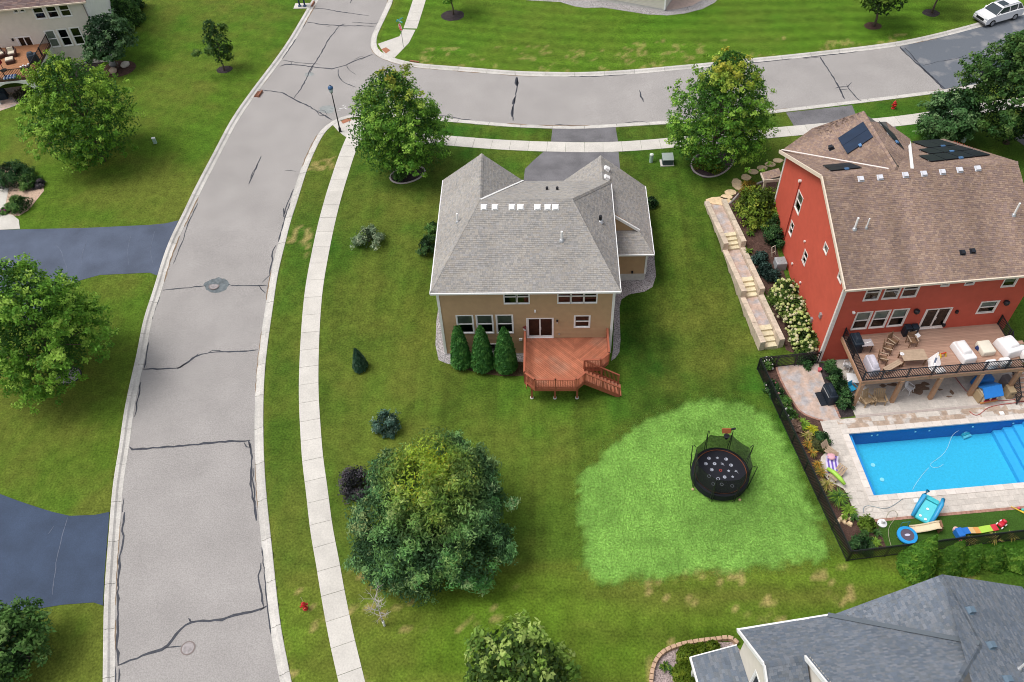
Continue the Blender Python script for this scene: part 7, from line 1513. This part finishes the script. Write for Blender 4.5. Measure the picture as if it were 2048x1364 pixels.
tree('maple_tree', 'maple with orange tinted top beside the corner street lamp', 'tree', gp(808, 344), 'maple', 4.3, .9, 10.3, 800, 30, .11, [(.076, .21, .022), (.165, .355, .036), (.35, .55, .085)], .2, fillpal=MAPd, group='street maples', top=((.34, .27, .03), .66))
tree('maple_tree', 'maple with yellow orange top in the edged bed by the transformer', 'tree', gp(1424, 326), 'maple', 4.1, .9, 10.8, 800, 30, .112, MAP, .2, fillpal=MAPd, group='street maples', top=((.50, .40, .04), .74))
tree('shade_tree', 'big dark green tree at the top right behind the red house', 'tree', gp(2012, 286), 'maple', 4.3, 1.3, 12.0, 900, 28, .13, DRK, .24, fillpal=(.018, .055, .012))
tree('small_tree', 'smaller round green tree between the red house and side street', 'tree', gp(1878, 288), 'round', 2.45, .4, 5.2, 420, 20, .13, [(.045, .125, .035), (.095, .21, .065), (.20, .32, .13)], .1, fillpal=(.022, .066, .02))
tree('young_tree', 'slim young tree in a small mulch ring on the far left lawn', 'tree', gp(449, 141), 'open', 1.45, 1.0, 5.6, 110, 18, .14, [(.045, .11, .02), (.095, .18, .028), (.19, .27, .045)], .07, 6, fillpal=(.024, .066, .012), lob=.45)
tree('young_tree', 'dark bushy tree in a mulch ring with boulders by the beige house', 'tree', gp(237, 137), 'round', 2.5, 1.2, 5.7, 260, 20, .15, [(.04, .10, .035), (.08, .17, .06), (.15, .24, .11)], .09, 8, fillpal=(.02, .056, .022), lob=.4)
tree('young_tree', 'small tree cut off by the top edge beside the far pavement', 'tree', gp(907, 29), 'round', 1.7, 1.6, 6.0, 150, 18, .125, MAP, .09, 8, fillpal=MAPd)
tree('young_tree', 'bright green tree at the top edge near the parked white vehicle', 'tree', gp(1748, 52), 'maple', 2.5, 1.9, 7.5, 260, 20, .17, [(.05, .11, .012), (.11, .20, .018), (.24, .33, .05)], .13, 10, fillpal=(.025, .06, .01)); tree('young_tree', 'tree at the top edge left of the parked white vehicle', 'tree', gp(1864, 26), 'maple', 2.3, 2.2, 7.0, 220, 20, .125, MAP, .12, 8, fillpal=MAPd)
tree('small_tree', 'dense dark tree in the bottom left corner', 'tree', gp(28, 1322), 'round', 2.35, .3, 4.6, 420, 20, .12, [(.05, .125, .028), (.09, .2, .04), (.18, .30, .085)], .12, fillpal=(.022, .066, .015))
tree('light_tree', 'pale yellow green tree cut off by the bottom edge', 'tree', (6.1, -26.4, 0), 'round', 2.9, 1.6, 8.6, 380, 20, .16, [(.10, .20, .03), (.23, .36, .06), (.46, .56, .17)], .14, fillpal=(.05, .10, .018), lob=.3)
rng = np.random.default_rng(2024)
# the multi stemmed tree with a yellowing middle behind the corner house
t = thing('spreading_tree', 'wide blue green tree with a yellowing middle on the rear lawn', 'tree', gp(868, 1078))
PAL8 = [(.078, .195, .062), (.150, .310, .095), (.29, .46, .16)]
acc = []
for bx, by, bz, br, bh in ((-.2, .3, 5.9, 2.4, 2.6), (1.9, .9, 5.6, 1.9, 2.2), (-1.9, 1.2, 5.2, 1.8, 2.1), (.4, 2.5, 5.4, 1.7, 2.2), (2.7, -.9, 4.2, 1.9, 1.9), (.9, -2.3, 4.3, 1.9, 2.0), (-1.2, -2.2, 3.9, 1.9, 1.9), (-3.0, -.6, 3.7, 1.7, 1.8), (-3.5, -2.0, 2.2, 1.4, 1.2), (3.6, .9, 3.6, 1.5, 1.6), (2.6, -2.9, 2.4, 1.6, 1.5), (-.2, -3.5, 2.2, 1.6, 1.4), (-2.4, -3.0, 2.0, 1.4, 1.2), (3.2, 2.4, 4.6, 1.3, 1.6), (-2.9, 2.3, 3.9, 1.3, 1.5), (1.6, 3.6, 4.4, 1.2, 1.5), (4.3, -1.6, 2.6, 1.2, 1.2)):
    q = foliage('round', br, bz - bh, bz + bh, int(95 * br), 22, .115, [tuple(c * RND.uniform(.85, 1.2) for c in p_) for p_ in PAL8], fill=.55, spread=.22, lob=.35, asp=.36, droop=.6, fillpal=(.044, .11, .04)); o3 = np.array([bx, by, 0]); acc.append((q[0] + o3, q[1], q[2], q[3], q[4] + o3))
LP, LN, LS, LFC, P = [np.concatenate([q[i] for q in acc]) for i in range(5)]; k8 = LP[:, 2] > .25; LP, LN, LS, LFC = LP[k8], LN[k8], LS[k8], LFC[k8]
d8 = np.hypot(LP[:, 0] - .35, LP[:, 1] * .8 - .3); f8 = np.clip((3.6 - d8) / 2.4, 0, 1) * np.clip((LP[:, 2] - 4.6) / 2.4, 0, 1) * (vn(LP[:, 0], LP[:, 1], .8, None, 33) * .9 + .2); f8 = np.clip(f8, 0, .85)[:, None]
yl = np.array([.38, .52, .04])[None] * (1 - .0) + np.array([.14, -.03, 0])[None] * (rng.random((len(LP), 1)) < .15); LFC = LFC * (1 - f8) + yl * f8 * (.65 + .7 * rng.random((len(LP), 1)))
link('crown', leaf_mesh('crown', LP, LN, LS, LFC, .34), t, True)
b = MB()
for k in range(7): a = k * .9; q = P[rng.integers(len(P))]; b.tube([(.15 * math.cos(a), .15 * math.sin(a), -.1), (.7 * math.cos(a), .7 * math.sin(a), 2.2), (q[0] * .7, q[1] * .7, max(q[2], 4.5) * .9)], [.13, .10, .03], 6)
b.build('trunk', M_['bark'], t, True, smooth=True)
# bare sapling
t = thing('bare_sapling', 'leafless grey sapling with a white trunk guard by the pavement', 'tree', gp(769, 1251)); b = MB(); b.tube([(0, 0, 0), (-.03, .02, 1.2), (.03, 0, 2.6), (0, .05, 4.4)], [.05, .045, .035, .012], 6); rs = random.Random(5)
for k in range(26):
    z = 1.3 + 2.6 * rs.random(); a = rs.random() * 6.28; l = (.9 if z < 2.6 else 1.0) * rs.uniform(.5, 1.1); p0 = Vector((0, 0, z)); p1 = p0 + Vector((math.cos(a) * l * .6, math.sin(a) * l * .6, .35 * l)); p2 = p1 + Vector((math.cos(a + .3) * l * .35, math.sin(a + .3) * l * .35, .4 * l)); b.tube([p0, p1, p2], [.02, .013, .005], 4)
    for s in (-1, 1): b.tube([p1, p1 + Vector((math.cos(a + s * .8) * l * .4, math.sin(a + s * .8) * l * .4, .2 * l))], [.010, .004], 4)
b.build('branches', M_['twig'], t, True); MB().lathe([(.075, 0), (.075, .62), (.06, .62)], 10).build('trunk_guard', M_['white'], t, True)
# evergreens
def conifer(name, label, base, R, H, n, pal, kind='column', group=None, ls=.17, cat='tree', lean=(0, 0)):
    t = thing(name, label, cat, base, 0, group); P, N, tt = crown_pts(kind, n, R, .05, H, lambda m: 1 - .30 * rng.random(m) ** 1.4, .10, 1.0, 20)
    P[:, 0] += lean[0] * tt; P[:, 1] += lean[1] * tt
    N2 = unit(np.c_[N[:, 0], N[:, 1], np.full(len(N), .25)] + rng.normal(size=N.shape) * .35); pal = np.array(pal); tone = rng.random(len(P)); cl = (vn(P[:, 0] * 3 + 9, P[:, 2] * 2.2 + P[:, 1] * 3, 1.3, None, 5))
    C = pal[0] + (pal[1] - pal[0]) * tone[:, None]; hi = cl > .62; C[hi] = pal[1] + (pal[2] - pal[1]) * rng.random(hi.sum())[:, None]
    up = np.tile(np.array([0, 0, 1.0]), (len(P), 1)) + np.c_[N[:, :2] * .35, np.zeros(len(P))]
    link('crown', leaf_mesh('crown', P, N2, ls * (.6 + .7 * rng.random(len(P))), C, .33, up), t, True); MB().tube([(0, 0, -.05), (lean[0] * .5, lean[1] * .5, H * .6)], [.08, .03], 6).build('trunk', M_['bark'], t, True); return t
ARB = [(.032, .125, .026), (.062, .20, .036), (.12, .29, .06)]
conifer('arborvitae', 'leftmost of three columnar arborvitae against the tan house', (1.22, -1.08, 0), .88, 4.4, 5200, ARB, group='arborvitae at the tan house'); conifer('arborvitae', 'middle of three columnar arborvitae against the tan house', (2.92, -1.42, 0), .95, 4.7, 5200, ARB, group='arborvitae at the tan house'); conifer('arborvitae', 'rightmost of three columnar arborvitae beside the cedar deck', (4.62, -1.62, 0), .98, 4.75, 5600, ARB, group='arborvitae at the tan house')
ARB2 = [(.048, .135, .016), (.09, .205, .022), (.17, .29, .04)]
for i, (u, v, R, H, lab) in enumerate([(1826, 1138, 1.12, 4.3, 'tallest arborvitae at the left end of the row by the fence'), (1887, 1136, .92, 3.5, 'second large arborvitae in the row outside the fence'), (1929, 1131, .78, 2.7, 'third arborvitae in the row behind the rainbow track'), (1979, 1124, .82, 2.1, 'round low arborvitae fourth in the row'), (2031, 1125, .9, 2.1, 'rounded arborvitae last in the row at the right edge'), (2072, 1122, .9, 1.9, 'arborvitae cut off by the right photo edge')]):
    conifer('arborvitae', lab, gp(u, v), R, H, int(5200 * R * H / 2.6), [tuple(q * (1.45, 1.1, 1.35, 1.15, 1.4, 1.2)[i % 6] for q in c_) for c_ in ARB2], 'spire', group='arborvitae row outside the pool fence', ls=.13)
conifer('spruce_sapling', 'small dark spruce alone on the lawn by the pavement', gp(721, 737), .68, 2.3, 1700, [(.02, .06, .036), (.04, .10, .055), (.09, .16, .10)], 'cone', ls=.15)
JUN = [(.085, .15, .012), (.15, .22, .018), (.24, .31, .03)]
for u, v, R, H, lab in ((1372, 1350, .75, 1.4, 'olive juniper lowest in the hedge beside the porch roof'), (1380, 1318, .75, 1.45, 'olive juniper at the bend of the hedge by the porch'), (1404, 1308, .6, 1.3, 'olive juniper third in the hedge inside the block edging'), (1426, 1300, .5, 1.2, 'small olive juniper at the upper end of the porch hedge')): conifer('juniper', lab, (*at(u, v, .3)[:2], 0), R, H, int(2600 * R * H), JUN, 'dome', cat='hedge', group='juniper hedge by the porch', ls=.12)
# shrubs
def shrub(label, base, R, H, pal, n=None, ls=.085, kind='dome', name='shrub', group=None, lob=.2, fl=None, cat='shrub', sq=1.0, fill=.4):
    t = thing(name, label, cat, base, 0, group); n = n or int(70 * R * R + 40)
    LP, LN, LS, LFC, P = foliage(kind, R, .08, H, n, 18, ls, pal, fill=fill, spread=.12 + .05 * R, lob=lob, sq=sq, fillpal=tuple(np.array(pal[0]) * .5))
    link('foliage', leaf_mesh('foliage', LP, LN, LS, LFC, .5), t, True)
    b = MB()
    for k in range(6): a = k * 1.05; b.tube([(0, 0, -.05), (R * .4 * math.cos(a), R * .4 * math.sin(a), H * .55)], [.025, .01], 5)
    b.build('stems', M_['bark'], t, True)
    if fl:
        m = MB(); Q, QN, qt = crown_pts(kind, fl[0], R, .15, H, lambda m_: .92 + .14 * rng.random(m_), lob, sq)
        for q in Q:
            r = fl[1] * RND.uniform(.7, 1.25); c = np.array(fl[2][RND.randrange(len(fl[2]))]); m.col = tuple(c * RND.uniform(.85, 1.1)); m.lathe([(r * .25, -r * .6), (r * .9, -r * .25), (r, r * .25), (r * .6, r * .8), (r * .12, r * 1.15)], 6, tuple(q))
        m.build('flower_heads', M_['leaf'], t, True, kind='stuff')
    return t
G1 = [(0.045, 0.126, 0.0252), (0.09, 0.207, 0.036), (0.198, 0.324, 0.081)]; GD = [(0.0204, 0.0714, 0.0204), (0.0442, 0.122, 0.0306), (0.102, 0.187, 0.0595)]; GB = [(0.0595, 0.136, 0.102), (0.111, 0.212, 0.153), (0.272, 0.374, 0.289)]; GP = [(0.0448, 0.048, 0.0544), (0.088, 0.0768, 0.0928), (0.176, 0.136, 0.152)]; GO = [(0.09, 0.162, 0.0144), (0.171, 0.261, 0.0252), (0.342, 0.396, 0.054)]; GS = [(0.105, 0.173, 0.09), (0.21, 0.285, 0.165), (0.45, 0.51, 0.33)]
shrub('blue green shrub at the upper left of the spreading tree', gp(777, 856), .98, 1.6, GB); shrub('dark purple shrub at the left of the spreading tree', gp(712, 975), 1.2, 1.7, GP); shrub('silvery shrub alone on the side lawn', gp(738, 483), 1.15, 1.25, GS, lob=.4, fill=.15); shrub('green shrub under the left eave of the tan house', gp(856, 502), .8, 1.5, GD); shrub('loose shrub at the left wall of the tan house', gp(868, 470), .7, 1.4, G1, lob=.4); shrub('small dark shrub at the right garage wall', gp(1302, 412), .55, 1.0, GD)
shrub('large dark green shrub cut off at the left edge', gp(28, 362), 1.75, 1.7, GD); shrub('round clipped green shrub in the entry bed', gp(64, 372), .95, 1.05, G1); shrub('oval clipped green shrub nearest the entry walk', gp(44, 416), 1.05, 1.05, G1); shrub('pale blooming shrub behind the round clipped one', gp(80, 372), .5, .5, GP); shrub('magenta flowers in the entry bed', gp(10, 425), .35, .35, G1, fl=(26, .06, [(.35, .02, .22)]))
shrub('green shrub against the beige house side wall', gp(245, 50), 2.3, 3.0, G1, ls=.13); shrub('dark shrub behind at the beige house corner', gp(255, 25), 2.1, 3.2, GD, ls=.13); shrub('dark hedge mass in front of the white arches', gp(62, 200), 1.5, 1.1, [(.035, .034, .022), (.06, .055, .03), (.09, .085, .05)], sq=.6)
shrub('large olive green shrub at the red house front corner', gp(1516, 432), 1.85, 2.5, GO, ls=.11); shrub('orange and yellow shrub beside the large olive shrub', gp(1497, 393), .85, 1.6, [(.22, .14, .015), (.36, .22, .03), (.10, .14, .02)]); shrub('upper of two dark round shrubs at the red wall', gp(1545, 462), .95, 1.5, G1); shrub('lower of two dark round shrubs at the red wall', gp(1549, 488), 1.05, 1.6, GD)
for u, v, lab in ((1521, 522, 'blue leafed perennial nearest the stair walk'), (1527, 545, 'blue leafed perennial in the middle of three'), (1540, 556, 'blue leafed perennial lowest of three')): shrub(lab, gp(u, v), .65, .75, [(.022, .062, .048), (.045, .10, .08), (.09, .15, .13)], ls=.1)
HYC = [(.66, .68, .30), (.74, .68, .44), (.54, .64, .20)]
for u, v, R, lab in ((1567, 596, 1.15, 'cream hydrangea at the upper end of the red wall row'), (1585, 628, 1.2, 'cream hydrangea second in the red wall row'), (1597, 658, 1.1, 'cream hydrangea third in the red wall row'), (1606, 694, 1.1, 'cream hydrangea lowest in the row by the fence')): shrub(lab, gp(u, v), R, 1.6, [(.04, .09, .012), (.08, .15, .02), (.15, .22, .04)], fl=(int(105 * R), .125, HYC), group='cream hydrangeas along the red wall', cat='hydrangea')
shrub('white hydrangea outside the fence corner', gp(1534, 732), .5, .9, G1, fl=(14, .1, [(.7, .7, .62)])); shrub('purple leafed shrub behind the gate panel', gp(1612, 722), .7, .7, GD)
for u, v, R, H, lab in ((1657, 742, .4, 1.1, 'dark upright yew nearest the red wall in the planting strip'), (1668, 760, .5, 1.1, 'dark yew second in the planting strip'), (1679, 780, .5, 1.0, 'dark yew third in the planting strip'), (1690, 808, .6, 1.3, 'dark yew last in the planting strip by the post')): shrub(lab, gp(u, v), R, H, GD, group='dark yews beside the flagstone patio')
for u, v, R, H, pal, lab, fl in ((1541, 778, .45, .7, GD, 'flowering shrub highest in the fence bed', (9, .07, [(.7, .62, .6), (.6, .2, .25)])), (1552, 792, .5, .8, GD, 'flowering shrub second in the fence bed', (10, .07, [(.7, .62, .6), (.65, .35, .3)])), (1566, 812, .5, .8, G1, 'flowering shrub third in the fence bed', (12, .07, [(.75, .7, .65), (.6, .25, .3)])), (1576, 832, .45, .7, G1, 'white flowering shrub by the patio bricks', (9, .08, [(.78, .78, .74)])), (1591, 856, .45, .5, [(.16, .10, .07), (.25, .16, .12), (.30, .22, .15)], 'pink brown sedum clump in the fence bed', None), (1642, 880, .5, .55, GD, 'dark green mound near the pavers', None), (1632, 894, .5, .5, [(.05, .07, .02), (.09, .10, .03), (.12, .12, .04)], 'brown green mound below the dark mound', None), (1736, 1052, .5, .75, [(.08, .15, .012), (.13, .22, .02), (.24, .33, .05)], 'bright round shrub at the paver corner', None), (1722, 1092, .7, .6, GD, 'dark low mound in the fence corner bed', None)): shrub(lab, gp(u, v), R, H, pal, fl=fl)
shrub('green mound under the driveway maple', gp(1424, 334), 1.0, .7, GO); shrub('yellow tinged mound at the left of the maple bed', gp(1396, 332), .6, .55, [(.12, .15, .02), (.20, .21, .03), (.25, .2, .04)]); shrub('green mound under the corner maple', gp(800, 357), .6, .5, G1)
# tufts of ornamental grass and perennials
def tuft(label, base, R, H, pal, n=90, w=.03, name='grass_tuft', cat='ornamental grass', group=None):
    t = thing(name, label, cat, base, 0, group); a = rng.random(n) * 2 * np.pi; r = R * (.25 + .75 * rng.random(n)); h = H * (.7 + .4 * rng.random(n)) * (1 - .35 * (r / R)); d = np.c_[np.cos(a), np.sin(a)]; s = np.c_[-np.sin(a), np.cos(a)] * w
    z = np.zeros(n); p0 = np.c_[d * .06, z]; p1 = np.c_[d * r[:, None] * .45, h * .85]; p2 = np.c_[d * r[:, None], h * .75]; sd = np.c_[s, z]
    V = np.stack([p0 - sd * .6, p0 + sd * .6, p1 + sd, p1 - sd, p2 + sd * .15, p2 - sd * .15], 1).reshape(-1, 3); I = np.arange(n)[:, None] * 6; F = np.vstack([I + np.array([0, 1, 2, 3]), I + np.array([3, 2, 4, 5])]); pal = np.array(pal); c = pal[rng.integers(0, len(pal), n)] * (.75 + .5 * rng.random(n))[:, None]
    link('blades', fast_mesh('blades', V, F, np.vstack([c, c]), M_['leaf']), t, True); return t
TG = [(.10, .19, .02), (.16, .26, .03)]; TT = [(.30, .25, .06), (.20, .22, .05), (.36, .27, .12)]; TO = [(.42, .22, .03), (.30, .20, .04), (.14, .16, .03)]; TD2 = [(.035, .09, .02), (.06, .13, .03)]
for u, v, R, H, pal, n, w, lab in ((1604, 852, .65, .6, TG, 90, .05, 'bright green lily clump by the patio curve'), (1622, 864, .55, .7, [(.42, .40, .02), (.25, .28, .02)], 90, .05, 'yellow flowering clump by the patio curve'), (1612, 878, .55, .9, TT, 90, .03, 'tan feather grass beside the yellow clump'), (1614, 893, .5, .7, TO, 80, .03, 'orange tipped grass in the fence bed centre'), (1623, 910, .5, .7, TO, 80, .03, 'orange grass left of the brown chair'), (1634, 935, .5, .7, TO, 80, .03, 'orange grass left of the striped towel'), (1641, 950, .5, .7, TO, 80, .03, 'orange grass below the striped towel'), (1651, 976, .7, .9, TT, 110, .03, 'tan arching grass above the big green tuft'), (1675, 1000, 1.0, .8, TD2 + TG, 190, .03, 'big arching green grass tuft in the fence bed'), (1697, 1022, .65, .5, TG, 80, .06, 'bright green star shaped clump in the fence bed'), (1707, 1038, .45, .5, TD2, 80, .03, 'dark grass tuft at the paver corner'), (1727, 1068, .4, .45, TD2, 70, .03, 'small green tuft in the corner bed'), (1751, 1068, .45, .5, TD2, 80, .03, 'dark tuft beside the turf edge'), (1748, 1088, .5, .5, TG, 90, .05, 'bright green clump near the fence corner'), (1688, 1038, .3, .5, TG, 50, .05, 'green sprout above the rocks'), (1985, 1083, .6, .8, TT, 80, .025, 'pale grass tuft behind the south fence'), (2020, 1078, .5, .7, TT, 70, .025, 'second pale grass tuft behind the south fence'), (1940, 1085, .5, .7, TT, 60, .025, 'thin pale grass beside the rainbow track')): tuft(lab, gp(u, v), R, H, [tuple(1.4 * q for q in c_) for c_ in pal], n, w)
for u, v, lab in ((1478, 470, 'low weed clump in the side bed'), (1500, 470, 'green clump at the stair walk in the side bed'), (1498, 505, 'grassy clump in the middle of the side bed'), (1560, 563, 'green clump above the hydrangeas'), (1330, 1335, 'weed in the rock bed by the block edging'), (1345, 1345, 'second weed in the rock bed')): tuft(lab, gp(u, v), .45, .4, TD2 + TG, 60, .05, 'perennial', 'perennial')
for i, (u, v) in enumerate(((228, 131), (251, 132), (227, 144))):
    t = thing('boulder', ['dark boulder behind the tree in the mulch ring', 'pale boulder right of the tree in the mulch ring', 'tan boulder left of the tree in the mulch ring'][i], 'boulder', gp(u, v), i, 'boulders in the mulch ring'); V = unit(rng.normal(size=(60, 3))); b = MB(); b.lathe([(.2, -.1), (.42, .05), (.45, .22), (.3, .4), (.08, .46)], 9, (0, 0, 0), 1.2, .9)
    b.v = [(x * RND.uniform(.88, 1.1), y * RND.uniform(.88, 1.1), z) for x, y, z in b.v]; b.build('rock', flat('boulder_%d' % i, [(.20, .20, .20), (.55, .50, .44), (.55, .42, .32)][i], .9, amt=.15), t, True, smooth=True)
# ---- turf blades: pale tall clover on the patch, short grass elsewhere
def blades(name, X, Y, C, h, w):
    n = len(X); Z = terr(X, Y); a = rng.random(n) * 2 * np.pi; lean = (rng.random((n, 2)) - .5) * 1.3 * h[:, None]; dx, dy = np.cos(a) * w, np.sin(a) * w
    V = np.stack([np.c_[X - dx, Y - dy, Z - .01], np.c_[X + dx, Y + dy, Z - .01], np.c_[X + lean[:, 0], Y + lean[:, 1], Z + h]], 1).reshape(-1, 3)
    o = link(name, fast_mesh(name, V, np.arange(3 * n).reshape(n, 3), C, M_['grass'])); return o
PA = np.array(PATCH); n = 170000; X = rng.uniform(PA[:, 0].min() - 1, PA[:, 0].max() + 1, n); Y = rng.uniform(PA[:, 1].min() - 1, PA[:, 1].max() + 1, n)
d = dist_poly(X, Y, PATCH, True) * np.where(inside(X, Y, PATCH), 1, -1) + (vn(X, Y, 1.0, None, 18) - .5) * .5 + (vn(X, Y, 2.9, None, 28) - .5) * .6; k = d > -.25 - .5 * rng.random(n) ** 3; X, Y = X[k], Y[k]
c = np.array([.215, .42, .08])[None] * (.78 + .44 * rng.random(len(X)))[:, None]; yy = rng.random(len(X)) < .12; c[yy] = np.array([.30, .37, .10])
o = blades('tall_pale_grass', X, Y, c, .035 + .055 * rng.random(len(X)), .016); tag(o, 'pale green taller grass patch around the trampoline', 'grass', kind='stuff')
n = 300000; X = np.r_[rng.uniform(-45, 45, n)]; Y = rng.uniform(-28, 58, n); _dk = dK; dK = np.minimum(np.minimum(dist_poly(X, Y, LA.tolist()), dist_poly(X, Y, LB.tolist())), dist_poly(X, Y, LC.tolist()))
ok = ~inside(X, Y, ROAD.tolist()) & (dK > KW + .04)
for o in [x for x in bpy.data.objects if x.type == 'MESH' and x.get('kind') == 'structure' and x.name != 'ground']:
    co = np.empty(len(o.data.vertices) * 3, np.float32); o.data.vertices.foreach_get('co', co); co = co.reshape(-1, 3); x0, y0 = co[:, :2].min(0); x1, y1 = co[:, :2].max(0)
    if o.name.startswith('street'): continue
    bx = (X > x0) & (X < x1) & (Y > y0) & (Y < y1) & ok
    if not bx.any(): continue
    ii = np.where(bx)[0]
    for p in o.data.polygons:
        if p.normal.z < .5: continue
        q = co[list(p.vertices), :2]; m_ = (X[ii] >= q[:, 0].min()) & (X[ii] <= q[:, 0].max()) & (Y[ii] >= q[:, 1].min()) & (Y[ii] <= q[:, 1].max())
        if m_.any(): jj = ii[m_]; ok[jj[inside(X[jj], Y[jj], q.tolist())]] = False
swp = np.vstack([SWL, SWO[::-1]]).tolist(); sep = np.vstack([SEL, SEO[::-1]]).tolist(); ok &= ~inside(X, Y, swp) & ~inside(X, Y, sep)
for P4 in ([(-.1, -.1), (12.5, -.1), (12.5, 6.8), (15.7, 6.8), (15.7, 14.4), (8, 14.4), (8, 11.6), (-.1, 11.6)], [rl(-.2, -.2), rl(14, -.2), rl(14, 14.4), rl(-.2, 14.4)], [rl(-3, -14), rl(16, -14), rl(16, 0), rl(-1, 0)]): ok &= ~inside(X, Y, P4)
ok &= ~inside(X, Y, [sp_(-.3, -1), sp_(SL + .1, -1), sp_(SL + .1, 1), sp_(-.3, 1)]); X, Y = X[ok], Y[ok]; dK = dK[ok]
c, pm = lawn_color(X, Y, 1.6); k = pm < .5; X, Y, c = X[k], Y[k], c[k]; dK = _dk
o = blades('lawn_grass', X, Y, c * (.78 + .48 * rng.random(len(X)))[:, None], .03 + .04 * rng.random(len(X)), .019); tag(o, 'short mown green grass covering the lawns', 'grass', kind='stuff')
